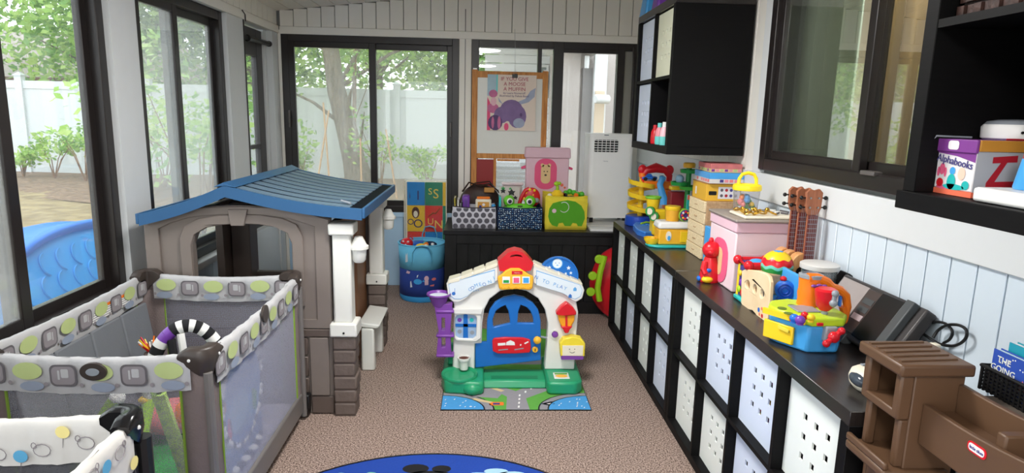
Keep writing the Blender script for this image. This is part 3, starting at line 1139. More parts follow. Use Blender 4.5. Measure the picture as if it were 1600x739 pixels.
LK = 4 * CW + 3 * DT + 2 * OT
YA, YN = -LK, -2 * LK - .004
cabA, _, HK = cube_shelf('cube_cabinet', 'low black cube cabinet farther from the viewer, reaching the black bench', YA, 0.0, 4, 2, 'cabinet')
cabB, _, _ = cube_shelf('cube_cabinet', 'low black cube cabinet with the toy workbench and brown play stand at its end', YN, 0.0, 4, 2, 'cabinet')
TOP = HK
B().cyl((.18, YN - .002, .70), (.18, YN + .001, .70), .008, n=12).obj('hole_cap', M_greyp, cabB)
ordn = ['first', 'second', 'third', 'fourth', 'fifth', 'sixth', 'seventh', 'eighth']
cool = {(3, 1), (5, 1), (6, 1), (3, 0), (1, 0), (6, 0)}
for c_ in range(8):
    for r_ in range(2):
        base, k = (YA, 3 - c_) if c_ < 4 else (YN, 7 - c_)
        y0, z0 = cell(base, 0, k, r_)
        m = M_box2 if (c_, r_) in cool else M_box1
        lab = '%s nine-holed box, %s row of the low cabinets, %s from the far end' % ('bluish white' if (c_, r_) in cool else 'white', 'upper' if r_ else 'lower', ordn[c_])
        ct = {(6, 1): [M_red, M_red, M_yellow, M_purple], (7, 1): [M_boxin, M_yellow, M_boxin], (6, 0): [M_red, M_boxin], (5, 1): [M_boxin, M_red, M_purple], (3, 1): [M_red, M_boxin]}.get((c_, r_))
        storage_box(lab, y0, z0, m, contents=ct)

# hung cube shelf on the right wall beside the inner window
UY, UZ = -1.185, 1.292
cabU, UL, UH = cube_shelf('wall_cube_shelf', 'black cube shelf hung on the wall between the far corner and the inner window', UY, UZ, 2, 2)
for (k, r_, m, lab) in ((1, 1, M_box2, 'white box with nine holes, upper far cell of the hung black shelf'), (0, 1, mat('yellowish_box', (228, 230, 206), .55, .03), 'yellowish white box with nine holes, upper near cell of the hung black shelf'), (1, 0, M_box2, 'white box with nine holes, lower far cell of the hung black shelf, beside small bottles')):
    y0, z0 = cell(UY, UZ, k, r_)
    storage_box(lab, y0, z0, m, xr=.02)
y0, z0 = cell(UY, UZ, 0, 0)
M_aqua = mat('aqua_bottle', (110, 205, 200), .3)
M_rose = mat('rose_bottle', (226, 140, 150), .3)
ybot = [P(px, 216, 0, .034).y for px in (1023, 1030, 1037.5)]
for (yy, xx, h, m1, m2, lab) in ((ybot[0], .034, .085, M_red, M_red, 'small all-red bottle in the open cell of the hung shelf'), (ybot[1], .034, .095, M_aqua, M_rose, 'pink and aqua bottle in the open cell, between the red bottle and the white-capped one'), (ybot[2], .034, .10, M_aqua, mat('pale_pink_bottle', (240, 190, 200), .3), 'pink and aqua bottle with a pale cap at the near end of the open cell')):
    t = thing('bottle', lab, 'bottle', (xx, yy, z0), group='little bottles in the hung shelf')
    B().lathe([(.0, 0), (.022, 0), (.024, .01), (.024, h * .45), (.0, h * .45)], (xx, yy, z0), n=16).obj('body', m1, t)
    B().lathe([(.0, h * .451), (.0235, h * .451), (.022, h * .75), (.014, h * .95), (.0, h * .95)], (xx, yy, z0), n=16).obj('shoulder', m2, t)
    B().lathe([(.0, h * .951), (.013, h * .951), (.012, h * 1.2), (.0, h * 1.2)], (xx, yy, z0), n=12).obj('cap', M_whitep if lab.endswith('cell') and 'pale' in lab else m1, t)
zt = UZ + UH
ytb = P(1022, 8, 0, .09).y - (UY + .42)
ytp = P(1039, 5, 0, .08).y - (UY + .24)
t = thing('toy_bin', 'light blue bin with handle on top of the hung black shelf', 'bin', (.09, UY + ytb + .38, zt))
B().bx(.02, .17, UY + ytb + .34, UY + ytb + .50, zt, zt + .13, top=(.8, .8)).obj('body', M_bluel, t, bev=.01)
b = B()
b.tube([(.09, UY + ytb + .36, zt + .12), (.09, UY + ytb + .38, zt + .17), (.09, UY + ytb + .46, zt + .17), (.09, UY + ytb + .48, zt + .12)], .008, 8)
b.obj('handle', M_bluel, t)
t = thing('toy_block', 'purple ridged toy on top of the hung black shelf beside the blue bin', 'toy', (.08, UY + ytp + .24, zt))
B().bx(.02, .14, UY + ytp + .17, UY + ytp + .31, zt, zt + .10, top=(.85, .7)).obj('body', M_purple, t, bev=.012)
B().bx(.05, .11, UY + ytp + .2, UY + ytp + .28, zt + .10, zt + .12).obj('lid', M_pink, t, bev=.006)

# near hung shelf, cut by the picture edge
SY = -3.02 - (2 * CW + DT + 2 * OT)
SZ = 1.285
cabS, _, _ = cube_shelf('wall_cube_shelf', 'black cube shelf hung by the inner window holding a wicker basket and letter-book box', SY, SZ, 2, 2, ledge=.008)
y0, z0 = cell(SY, SZ, 1, 1)
M_wick = mat_grain('brown_wicker', (48, 32, 28), (74, 50, 44), 60, rough=.6, bump=.3)
t = thing('wicker_basket', 'dark brown woven basket in the upper cell of the near hung shelf', 'basket', (.2, y0 + .17, z0))
bx0, bx1, by0, by1, bh = .03, .36, y0 + .012, y0 + .325, .27
b = B()
b.bx(bx0 + .008, bx0 + .012, by0 + .008, by1 - .008, z0 + .003, z0 + bh)
b.bx(bx1 - .012, bx1 - .008, by0 + .008, by1 - .008, z0 + .003, z0 + bh)
b.bx(bx0 + .012, bx1 - .012, by0 + .008, by0 + .012, z0 + .003, z0 + bh)
b.bx(bx0 + .012, bx1 - .012, by1 - .012, by1 - .008, z0 + .003, z0 + bh)
b.bx(bx0 + .012, bx1 - .012, by0 + .012, by1 - .012, z0 + .001, z0 + .006)
b.obj('lining', mat('dark_lining', (34, 22, 20), .9), t)
b = B()
for r_ in range(11):
    zz = z0 + .014 + r_ * .0242
    for k in range(14):
        o_ = .004 if (k + r_) % 2 else -.001
        ya = by0 + k * (by1 - by0) / 14
        b.bx(bx0 + .002 - o_, bx0 + .008, ya + .0015, ya + .0205, zz - .009, zz + .009)
        xa = bx0 + k * (bx1 - bx0) / 14
        b.bx(xa + .0015, xa + .0205, by0 + .002 - o_, by0 + .008, zz - .009, zz + .009)
b.obj('weave', M_wick, t, kind='stuff')
b = B()
b.tube([(bx0, by0, z0 + bh), (bx1, by0, z0 + bh), (bx1, by1, z0 + bh), (bx0, by1, z0 + bh)], .008, 8, closed=True)
b.obj('rim', M_wick, t)

y0, z0 = cell(SY, SZ, 1, 0)
M_purpb = mat('purple_card', (124, 56, 140), .5, .03)
M_whiteb = mat('white_card', (226, 224, 226), .5, .02)
M_greyb = mat('grey_card', (170, 172, 178), .5, .02)
M_ochre = mat('ochre_card', (196, 136, 52), .5, .04)
M_coral = mat('coral_print', (230, 110, 80), .5)
M_navyi = mat('navy_print', (66, 60, 130), .6)
M_redp = mat('dark_red_print', (170, 30, 44), .5)
t = thing('letter_book_box', 'white and purple box of alphabet books in the near hung shelf', 'box', (.17, -3.1, z0))
ax0, ax1, ay0, ay1 = .042, .30, -3.165, -3.058
b = B()
b.use(M_whiteb).bx(ax0, ax1, ay0, ay1, z0 + .012, z0 + .098)
b.obj('body', None, t, bev=.002)
b = B()
b.bx(ax0 - .0006, ax1, ay0 - .0006, ay1 + .0006, z0 + .001, z0 + .012)
b.obj('base_band', M_coral, t)
b = B()
b.use(M_purpb).bx(ax0 - .004, ax0 + .002, ay0 - .002, ay1 + .006, z0 + .088, z0 + .114)
b.use(M_ochre).bx(ax0 + .002, ax1 + .003, ay0 - .004, ay0 + .002, z0 + .092, z0 + .114)
b.use(M_purpb).bx(ax0 + .002, ax1 + .003, ay0 + .002, ay1 + .006, z0 + .098, z0 + .114)
b.obj('lid', None, t, bev=.0015)
b = B()
b.use(M_whiteb).face(rrect(ay0 + .045, ay0 + .075, z0 + .093, z0 + .111, .006), (ax0 - .0046, 0, 0), Y3, Z3)
b.use(M_purpb).face([(ay0, z0 + .09), (ay1, z0 + .09), (ay1, z0 + .085), (ay0 + .05, z0 + .08), (ay0, z0 + .07)], (ax0 - .0005, 0, 0), Y3, Z3)
cols = [M_hotpink, M_bluel, mat('peach_print', (240, 200, 180), .6), M_red, M_teal]
for (yy, zz, ry, rz_, ci) in ((.088, .052, .008, .012, 0), (.098, .046, .004, .010, 0), (.078, .046, .004, .010, 0), (.058, .050, .008, .008, 1), (.058, .028, .012, .016, 4), (.032, .046, .010, .013, 2), (.090, .024, .010, .009, 3), (.018, .024, .010, .009, 4), (.05, .018, .03, .006, 4), (.08, .015, .02, .004, 0)):
    b.use(cols[ci]).face(circ(ay0 + yy, z0 + zz, ry, 14, rz_), (ax0 - .0007 - .0001 * ci, 0, 0), Y3, Z3)
b.use(M_greyb).face([(ax0 + .001, z0 + .0125), (ax1, z0 + .0125), (ax1, z0 + .092), (ax0 + .001, z0 + .092)], (0, ay0 - .0004, 0), X3, Z3)
b.obj('print', None, t)
text('Alphabooks', .0215, (ax0 - .0012, (ay0 + ay1) / 2 + .002, z0 + .069), (0, -1, -.12), (0, -.12, 1), M_navyi, t)
b = B()
b.use(M_redp).face([(.075, z0 + .082), (.125, z0 + .086), (.125, z0 + .073), (.105, z0 + .072), (.085, z0 + .034), (.13, z0 + .036), (.13, z0 + .022), (.068, z0 + .020), (.068, z0 + .032), (.092, z0 + .071), (.075, z0 + .070)], (0, ay0 - .001, 0), X3, Z3)
b.obj('letter_z', None, t)

t = thing('sound_machine', 'round white puck speaker with grey top on the alphabet book box', 'speaker', (.155, -3.112, z0 + .114))
B().lathe([(.0, .0), (.050, .0), (.056, .004), (.057, .026), (.053, .031), (.0, .031)], (.155, -3.112, z0 + .1142), n=36).obj('body', M_whitep, t, ang=50)
B().lathe([(.053, .031), (.048, .037), (.03, .0405), (.0, .042)], (.155, -3.112, z0 + .1142), n=36).obj('grille', M_greyp, t, ang=80)
B().cyl((.128, -3.163, z0 + .13), (.1275, -3.1648, z0 + .13), .0028, n=10).obj('button', M_black, t)
o = B().tube([(.10, -3.07, z0 + .1175), (.05, -3.062, z0 + .1185), (.032, -3.058, z0 + .119), (.026, -3.056, z0 + .108), (.02, -3.053, z0 + .094)], .0022, 6).obj('cord', M_greyp)
tag(o, 'thin grey cord drooping from the puck speaker over the purple box lid', 'cord')
o = B().tube([(.105, -3.155, z0 + .1165), (.16, -3.168, z0 + .1168), (.22, -3.168, z0 + .1165)], .002, 6).obj('cord', M_redp)
tag(o, 'thin dark red cord on the ochre lid under the puck speaker', 'cord')
t = thing('white_tray', 'soft white slab-like tray at the front of the near hung shelf', 'tray', (.09, -3.29, z0))
B().bx(.012, .16, -3.385, -3.205, z0 + .001, z0 + .028).obj('body', M_whitep, t, bev=.006)
t = thing('glue_bottle', 'blue bottle with red collar and clear tip standing on the white tray', 'bottle', (.08, -3.255, z0 + .028))
B().lathe([(.0, 0), (.024, 0), (.026, .004), (.018, .056), (.0, .056)], (.08, -3.255, z0 + .0285), n=20).obj('body', M_bluel, t)
B().lathe([(.0, .0562), (.017, .0562), (.016, .072), (.0, .072)], (.08, -3.255, z0 + .0285), n=20).obj('collar', M_red, t)
B().lathe([(.0, .0722), (.011, .0722), (.010, .08), (.005, .087), (.0, .087)], (.08, -3.255, z0 + .0285), n=16).obj('tip', mat('clear_tip', (190, 205, 200), .2), t)
# ---------------------------------------------------------------- black bench and what stands on it
M_blackw = mat_grain('black_painted_wood', (20, 19, 20), (30, 29, 30), 10, rough=.45, stretch=(2, 2, 1), bump=.05)
BZ, BY = .63, .276
t = thing('storage_bench', 'long black beadboard bench along the far wall under the toy bins', 'bench', (-.45, .57, 0))
B().bx(-1.195, .39, BY - .012, .885, BZ - .032, BZ).obj('top_panel', mat_grain('black_bench_top', (22, 21, 22), (34, 33, 34), 10, rough=.3, stretch=(1, 8, 1), bump=.03), t, bev=.003)
b = B()
b.bx(-1.185, -1.165, BY + .01, .88, .0, BZ - .032)
b.bx(.365, .385, BY + .01, .88, .0, BZ - .032)
b.bx(-1.165, .365, .865, .88, .0, BZ - .032)
b.obj('carcass', M_blackw, t)
b = B()
b.bx(-1.185, -1.10, BY, BY + .02, 0, BZ - .032)
b.bx(.30, .385, BY, BY + .02, 0, BZ - .032)
b.bx(-1.10, .30, BY, BY + .02, .53, BZ - .032)
b.bx(-1.10, .30, BY, BY + .02, 0, .09)
b.obj('face_frame', M_blackw, t, bev=.002)
nn = 16
for k in range(nn):
    xa = -1.10 + 1.40 * k / nn
    B().bx(xa + .002, xa + 1.40 / nn - .002, BY + .012, BY + .022, .09, .53).obj('board', M_blackw, t, bev=.002, seg=1)
B().bx(-1.10, .30, BY + .023, BY + .03, .09, .53).obj('backing', M_black, t)


def open_bin(t, x0, x1, y0, y1, z0, h, m, mi, bulge=.012, lean=.0, name='body'):
    """soft fabric bin: slightly bulging sides, open top"""
    def side(u, v):
        # walk around the rectangle
        per = [(x0, y0), (x1, y0), (x1, y1), (x0, y1)]
        q = (u * 4) % 4
        i = int(q) % 4
        f_ = q - int(q)
        a, b_ = per[i], per[(i + 1) % 4]
        x, y = a[0] + (b_[0] - a[0]) * f_, a[1] + (b_[1] - a[1]) * f_
        s_ = bulge * sin(pi * f_) * sin(pi * min(1, v * 1.1))
        nx, ny = ((0, -1), (1, 0), (0, 1), (-1, 0))[i]
        zz = z0 + h * v - (.010 * sin(pi * f_) if v > .99 else 0)
        return (x + nx * s_, y + ny * s_, zz)
    b = B()
    b.grid(side, 32, 6)
    b.bx(x0 + .004, x1 - .004, y0 + .004, y1 - .004, z0 + .001, z0 + .006)
    b.obj(name, m, t, ang=60, solid=.005)
    b = B()
    b.tube([side(k / 32, 1.0) for k in range(32)], .0045, 6, closed=True)
    b.obj('rim', mi, t)


def on_front(fn, x, z, y0, x0, x1, z0, h, bulge=.012):
    f_ = min(1, max(0, (x - x0) / (x1 - x0)))
    v = (z - z0) / h
    return (x, y0 - bulge * sin(pi * f_) * sin(pi * min(1, v * 1.1)) - .0042, z)


# grey dotted bin
M_greycl = mat('pale_grey_cloth', (206, 204, 214), .95, .05, bump=.2)
M_dot = mat('charcoal_dot', (92, 90, 98), .95, .2, scale=60)
gx0, gx1, gy0, gy1, gh = -1.13, -.815, .36, .60, .165
t = thing('fabric_bin', 'pale grey fabric bin with dark grey dots on the black bench', 'bin', ((gx0 + gx1) / 2, .48, BZ), group='bins on the black bench')
open_bin(t, gx0, gx1, gy0, gy1, BZ, gh, M_greycl, mat('dark_trim', (54, 46, 52), .9))
b = B()
for r_ in range(4):
    for k in range(7):
        cx, cz = gx0 + .018 + k * .052 + (r_ % 2) * .026, BZ + .018 + r_ * .043
        q = [(min(gx1, max(gx0, p[0])), min(BZ + gh - .012, max(BZ + .002, p[1]))) for p in circ(cx, cz, .0195, 16)]
        if cx > gx1 + .015 or cx < gx0 - .015:
            continue
        b.add([on_front(None, p[0], p[1], gy0, gx0, gx1, BZ, gh) for p in q], [tuple(range(len(q)))])
b.obj('dots', M_dot, t)

# navy bin with white specks
M_navy = mat('navy_cloth', (22, 40, 72), .95, .08, bump=.2)
nx0, nx1 = -.795, -.465
t = thing('fabric_bin', 'navy fabric bin with small white specks on the black bench', 'bin', ((nx0 + nx1) / 2, .48, BZ), group='bins on the black bench')
open_bin(t, nx0, nx1, .36, .60, BZ, .165, M_navy, M_navy)
b = B()
rng = random.Random(4)
m1, m2 = mat('white_speck', (214, 232, 240), .9), mat('pale_blue_speck', (96, 150, 200), .9)
for k in range(230):
    cx, cz = nx0 + .01 + (k % 23) * .0142 + rng.uniform(-.003, .003), BZ + .008 + (k // 23) * .0158 + rng.uniform(-.004, .004)
    r_ = rng.uniform(.0024, .0045)
    b.use(m1 if rng.random() < .6 else m2).add([on_front(None, p[0], p[1], .36, nx0, nx1, BZ, .165) for p in circ(cx, cz, r_, 7)], [tuple(range(7))])
b.obj('specks', None, t)

# yellow bin with green elephant
M_yelcl = mat('yellow_cloth', (226, 206, 60), .9, .06, bump=.2)
M_elgreen = mat('leaf_green_felt', (84, 160, 36), .9, .05)
ex0, ex1, eh = -.437, -.128, .305
t = thing('fabric_bin', 'yellow fabric cube bin with a green elephant on the black bench', 'bin', ((ex0 + ex1) / 2, .50, BZ), group='bins on the black bench')
ybin = t
open_bin(t, ex0, ex1, .37, .66, BZ, .255, M_yelcl, M_yelcl, bulge=.004)
def efr(p, k=0):
    q = on_front(None, p[0], p[1], .37, ex0, ex1, BZ, .255, .004)
    return (q[0], q[1] - .0006 * k, q[2])
el = [(.05, .035), (.09, .022), (.10, .05), (.13, .055), (.145, .03), (.19, .03), (.205, .055), (.235, .05), (.245, .03), (.275, .03), (.295, .09), (.29, .14), (.265, .185), (.22, .215), (.16, .225), (.10, .215), (.05, .20), (.025, .16), (.018, .10), (.03, .06)]
b = B()
b.use(M_elgreen).prism([(p[0], p[1]) for p in el], (ex0, .37 - .0045, BZ), X3, Z3, (0, -.003, 0))
b.obj('elephant_patch', None, t)
b = B()
b.use(M_pink).face(circ(ex0 + .062, BZ + .143, .016, 16), (0, .37 - .0085, 0), X3, Z3)
b.use(M_whiteb)
pth = [(ex0 + .135 + .036 * cos(a), .37 - .009, BZ + .172 + .038 * sin(a)) for a in [2.2 - 4.6 * k / 14 for k in range(15)]]
b.tube(pth, .0025, 5)
b.obj('ear_stitching', None, t)
B().tube([(ex1 + .004, .50, BZ + .20), (ex1 + .02, .48, BZ + .185), (ex1 + .02, .52, BZ + .15), (ex1 + .004, .50, BZ + .14)], .008, 6).obj('handle', M_yelcl, t)

# toys showing above the bins
def book(name, label, cx, cy, z0, w, th, h, m, tilt=0, cat='book', group=None, rz=0, mp=None):
    t = thing(name, label, cat, (cx, cy, z0), rz, group=group, local=True)
    R = (rotm('Y', tilt), (0, 0, 0))
    b = B()
    b.bx(-th / 2, -th / 2 + .0025, -w / 2, w / 2, 0, h, R=R)
    b.bx(th / 2 - .0025, th / 2, -w / 2, w / 2, 0, h, R=R)
    b.bx(-th / 2, th / 2, -w / 2, -w / 2 + .003, 0, h, R=R)
    b.obj('cover', m, t)
    B().bx(-th / 2 + .0026, th / 2 - .0026, -w / 2 + .0032, w / 2 - .004, .003, h - .003, R=R).obj('pages', mp or M_whiteb, t)
    return t


zb = BZ + .008
for (cx, th, h, cc, tl, lab) in ((-1.108, .012, .215, (196, 180, 70), -3, 'thin yellow-spined book standing at the edge of the grey dotted bin'), (-1.09, .016, .205, (206, 204, 196), -1, 'pale grey book in the grey dotted bin, between the yellow book and purple case'), (-1.072, .011, .19, (60, 60, 66), 2, 'thin dark book beside the purple case in the grey dotted bin')):
    book('picture_book', lab, cx, .46, zb, .17, th, h, mat('cover_%d' % int(-cx * 1000), cc, .5), tl, group='books in the grey dotted bin')
t = thing('toy_case', 'purple plastic case standing up in the grey dotted bin', 'toy', (-1.035, .45, zb))
B().bx(-1.064, -1.008, .40, .52, zb, zb + .232).obj('body', M_purple, t, bev=.012)
B().bx(-1.048, -1.024, .396, .402, zb + .02, zb + .20).obj('recess_panel', mat('dark_purple', (88, 44, 134), .35), t, bev=.002)
t = thing('toy_tablet', 'white toy with orange top and orange window in the grey dotted bin', 'toy', (-.905, .44, zb))
B().bx(-.965, -.845, .425, .475, zb, zb + .205).obj('body', M_cream, t, bev=.012)
B().bx(-.955, -.855, .43, .47, zb + .2055, zb + .222).obj('top_bar', M_orange, t, bev=.006)
B().bx(-.948, -.862, .420, .424, zb + .055, zb + .185).obj('screen', mat('ochre_screen', (206, 150, 60), .5), t, bev=.002)
b = B()
for k, (dx_, dz_) in enumerate(((.02, .09), (.045, .13), (.065, .09), (.045, .165), (.02, .15))):
    b.use((M_whiteb, M_navyi, M_greyb)[k % 3]).face(circ(-.948 + dx_, zb + dz_, .011, 12), (0, .4185 - .0002, 0), X3, Z3)
b.obj('buttons', None, t)
t = thing('toy_knob_rattle', 'small light blue knob toy at the edge of the grey dotted bin', 'toy', (-.835, .47, zb))
B().sph((-.828, .46, zb + .150), .017, 12).obj('knob', M_bluel, t)
B().cyl((-.828, .46, zb + .0), (-.828, .46, zb + .136), .007, n=8).obj('stem', M_bluep, t)

# dark bag behind the bins
M_leather = mat_grain('dark_brown_leather', (40, 28, 26), (66, 46, 40), 14, rough=.5, bump=.2)
t = thing('leather_bag', 'dark brown slouching bag with straps behind the dotted bins', 'bag', (-.93, .70, BZ))
b = B()
b.sph((-.93, .70, BZ + .15), (.165, .07, .15), 20)
b.obj('body', M_leather, t)
b = B()
b.tube([(-1.07, .68, BZ + .24), (-1.02, .65, BZ + .315), (-.93, .64, BZ + .29), (-.86, .64, BZ + .31), (-.79, .67, BZ + .25)], .012, 8, flat=.5)
b.tube([(-1.04, .70, BZ + .25), (-.97, .66, BZ + .31), (-.86, .66, BZ + .325), (-.78, .70, BZ + .23)], .010, 8, flat=.5)
b.obj('strap', M_leather, t)
B().bx(-.90, -.82, .625, .64, BZ + .24, BZ + .28).obj('gold_patch', mat('ochre_leather', (176, 122, 46), .4), t, bev=.004)

# frog goggles, panda cloth and red castanet toy in the navy bin
t = thing('frog_toy', 'lime green frog-face toy with big round eyes in the navy bin', 'toy', (-.63, .43, BZ + .1))
b = B()
b.sph((-.63, .425, BZ + .155), (.105, .035, .032), 18)
b.tube([(-.735, .43, BZ + .10), (-.735, .43, BZ + .16)], .02, 10)
b.tube([(-.525, .43, BZ + .10), (-.525, .43, BZ + .16)], .02, 10)
b.sph((-.713, .428, BZ + .205), (.043, .036, .043), 16)
b.sph((-.553, .428, BZ + .205), (.043, .036, .043), 16)
b.obj('head', mat('frog_green', (110, 200, 50), .35), t)
for x in (-.713, -.553):
    s_ = .006 if x < -.63 else -.006
    B().sph((x + s_, .398, BZ + .205), (.024, .012, .024), 14).obj('eye_white', M_whitep, t)
    B().sph((x + s_, .389, BZ + .205), (.0145, .007, .0145), 12).obj('pupil', mat('dark_violet', (40, 34, 66), .2), t)
B().bx(-.648, -.612,   .385, .394, BZ + .163, BZ + .175).obj('mouth', mat('olive_dark', (60, 90, 30), .5), t)
M_maroon = mat('bright_red_toy', (200, 30, 36), .35)
t = thing('red_ukulele_toy', 'curved red toy with yellow spots sticking out of the navy bin', 'toy', (-.56, .5, BZ + .05))
b = B()
b.sph((-.535, .50, BZ + .225), (.065, .022, .075), 18)
b.tube([(-.64, .50, BZ + .14), (-.615, .50, BZ + .22), (-.585, .50, BZ + .275), (-.555, .50, BZ + .29)], [.014, .016, .018, .018], 10)
b.cyl((-.54, .5, BZ + .012), (-.54, .5, BZ + .18), .02, n=10)
b.obj('body', M_maroon, t)
b = B()
for (dx_, dz_, r_) in ((-.05, .035, .013), (-.02, .06, .012), (.02, .055, .011), (-.062, -.01, .015), (.01, .02, .010), (.04, .02, .011)):
    b.sph((-.535 + dx_ * .9, .482 + .010 * abs(dx_) / .05, BZ + .225 + dz_), (r_, .006, r_), 10)
b.obj('spots', M_yellow, t)
B().sph((-.50, .478, BZ + .205), (.022, .012, .02), 12).obj('grey_cheek', M_greyp, t)
t = thing('printed_cloth_book', 'grey cloth book with black leaf print standing in the navy bin', 'book', (-.70, .54, BZ))
B().bx(-.785, -.625, .53, .56, BZ + .01, BZ + .30).obj('cover', mat('pale_taupe_cloth', (200, 194, 186), .9), t, bev=.006)
b = B()
lf = [(0, .03), (.012, .012), (.03, .012), (.018, -.004), (.022, -.024), (0, -.014), (-.022, -.024), (-.018, -.004), (-.03, .012), (-.012, .012)]
for (cx, cz, s_, mm) in ((-.69, .255, 1.0, M_black), (-.755, .265, .7, M_black), (-.66, .215, .6, M_black), (-.755, .285, .6, M_green), (-.70, .285, .4, M_green)):
    b.use(mm).face([(cx + p[0] * s_, BZ + cz + p[1] * s_) for p in lf], (0, .5295, 0), X3, Z3)
b.tube([(-.69, .529, BZ + .24), (-.668, .529, BZ + .20)], .002, 5)
b.obj('leaf_print', None, t)
t = thing('teal_board_book', 'teal book edge at the corner of the navy bin', 'book', (-.78, .45, BZ))
B().bx(-.788, -.772, .40, .55, BZ + .01, BZ + .235).obj('cover', M_teal, t, bev=.002)
t = thing('clear_tub_lid', 'translucent white plastic lid lying behind the navy bin', 'lid', (-.66, .66, BZ + .3))
B().bx(-.755, -.60, .625, .73, BZ + .001, BZ + .30).obj('tub', mat('frosted_tub', (214, 206, 204), .3), t, bev=.02)
B().bx(-.763, -.592, .618, .74, BZ + .3005, BZ + .318).obj('lid', mat('pinkish_lid', (226, 206, 208), .25), t, bev=.008)

# yellow bin toys
t = thing('yellow_trumpet_toy', 'yellow spinning toy with lime knob in the yellow elephant bin', 'toy', (-.345, .47, BZ + .1))
b = B()
b.lathe([(.0, .0), (.03, .0), (.045, .13), (.05, .165), (.036, .185), (.022, .20), (.0, .2)], (-.345, .46, BZ + .09), n=20)
b.obj('body', M_yellow, t)
B().lathe([(.0, .2), (.012, .2), (.012, .23), (.0, .23)], (-.345, .46, BZ + .09), n=12).obj('stem', M_lime, t)
b = B()
b.sph((-.352, .46, BZ + .337), (.022, .016, .018), 14)
b.sph((-.33, .46, BZ + .34), (.013, .012, .014), 12)
b.obj('knob', M_lime, t)
t = thing('caterpillar_toy', 'green toy caterpillar with red wheel lying on top of the yellow bin', 'toy', (-.22, .5, BZ + .2))
b = B()
for k in range(5):
    b.sph((-.275 + k * .031, .50 + .012 * (k % 2), BZ + .262 + .012 * sin(k * 1.4)), (.021, .022, .022), 12)
b.obj('body', mat('fresh_green', (80, 180, 50), .4), t)
for (x, mm) in ((-.30, M_red), (-.282, M_black), (-.20, M_orange)):
    B().cyl((x, .462, BZ + .25), (x, .476, BZ + .25), .017, n=14).obj('wheel', mm, t)
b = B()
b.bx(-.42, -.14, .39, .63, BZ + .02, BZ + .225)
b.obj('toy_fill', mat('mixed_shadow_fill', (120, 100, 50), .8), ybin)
t = thing('white_ball_toy', 'small white ball at the corner of the yellow bin', 'ball', (-.41, .43, BZ + .25))
B().sph((-.405, .43, BZ + .247), .020, 12).obj('ball', M_cream, t)

# pink lion hamper
t = thing('lion_hamper', 'pink lidded hamper with a lion face behind the yellow bin', 'hamper', (-.40, .78, BZ))
lx0, lx1, ly0, ly1, lz = -.572, -.234, .675, .79, 1.185
B().bx(lx0, lx1, ly0, ly1, BZ + .001, lz - .04).obj('body', M_pink, t, bev=.008)
B().bx(lx0 - .012, lx1 + .012, ly0 - .012, ly1 + .003, lz - .04, lz + .04, top=(.97, .97)).obj('lid', M_pink, t, bev=.008)
b = B()
b.use(M_hotpink).prism(rrect(-.505, -.33, .90, 1.14, .075, 6), (0, ly0 - .0006, 0), X3, Z3, (0, -.003, 0))
b.obj('mane_patch', None, t)
b = B()
b.use(mat('lion_tan', (222, 190, 140), .9)).prism(rrect(-.455, -.38, .945, 1.095, .033, 5), (0, ly0 - .0038, 0), X3, Z3, (0, -.002, 0))
b.prism(circ(-.445, 1.09, .014, 10), (0, ly0 - .0038, 0), X3, Z3, (0, -.002, 0))
b.prism(circ(-.39, 1.09, .014, 10), (0, ly0 - .0038, 0), X3, Z3, (0, -.002, 0))
b.obj('face_patch', None, t)
b = B()
b.use(M_leather).face(circ(-.43, 1.04, .005, 10), (0, ly0 - .006, 0), X3, Z3).face(circ(-.405, 1.04, .005, 10), (0, ly0 - .006, 0), X3, Z3).face(circ(-.418, 1.012, .010, 10, .007), (0, ly0 - .006, 0), X3, Z3)
b.use(M_hotpink)
for k in range(16):
    a = 2 * pi * k / 16
    b.face([(-.4175 + .06 * cos(a) - .003 * sin(a), 1.02 + .09 * sin(a) + .003 * cos(a)), (-.4175 + .085 * cos(a), 1.02 + .118 * sin(a)), (-.4175 + .06 * cos(a) + .003 * sin(a), 1.02 + .09 * sin(a) - .003 * cos(a))], (0, ly0 - .0062, 0), X3, Z3)
b.use(M_coral).face(circ(-.285, .935, .013, 12), (0, ly0 - .001, 0), X3, Z3).face(circ(-.262, .915, .009, 10), (0, ly0 - .001, 0), X3, Z3)
b.obj('face_print', None, t)
for x in (lx0 - .02, lx1 + .02):
    s_ = 1 if x > -.4 else -1
    B().tube([(lx1 if s_ > 0 else lx0, .72, 1.07), (x + s_ * .01, .73, 1.06), (x + s_ * .01, .75, 1.06), (lx1 if s_ > 0 else lx0, .76, 1.07)], .010, 8).obj('handle', M_hotpink, t)

# portable air conditioner on a white board
t = thing('foam_board', 'white board slab under the portable air conditioner at the bench end', 'board', (.13, .58, BZ))
b = B()
b.bx(-.105, .30, .31, .90, BZ + .001, BZ + .018)
b.obj('slab', M_whitep, t, bev=.002)
for y in (.40, .52):
    B().bx(-.104, .30, y, y + .003, BZ + .0175, BZ + .0195).obj('seam', M_greyp, t)
t = thing('air_conditioner', 'white portable air conditioner with black top grille beside the easel', 'appliance', (.08, .78, BZ + .018))
cx0, cx1, cy0, cy1, cz0, cz1 = -.088, .255, .60, .875, BZ + .06, 1.345
prof_ = rrect(cx0, cx1, cy0, cy1, .035, 5)
gx0, gx1, gz0, gz1 = -.055, .135, 1.205, 1.300
b = B()
b.prism(prof_, (0, 0, cz0), X3, Y3, (0, 0, gz0 - .012 - cz0))
b.prism(prof_, (0, 0, gz1 + .012), X3, Y3, (0, 0, cz1 - .025 - gz1 - .012))
bk = [(p[0], max(p[1], cy0 + .05)) for p in prof_]
b.bx(cx0, cx1, cy0 + .05, cy1 - .03, gz0 - .012, gz1 + .012)
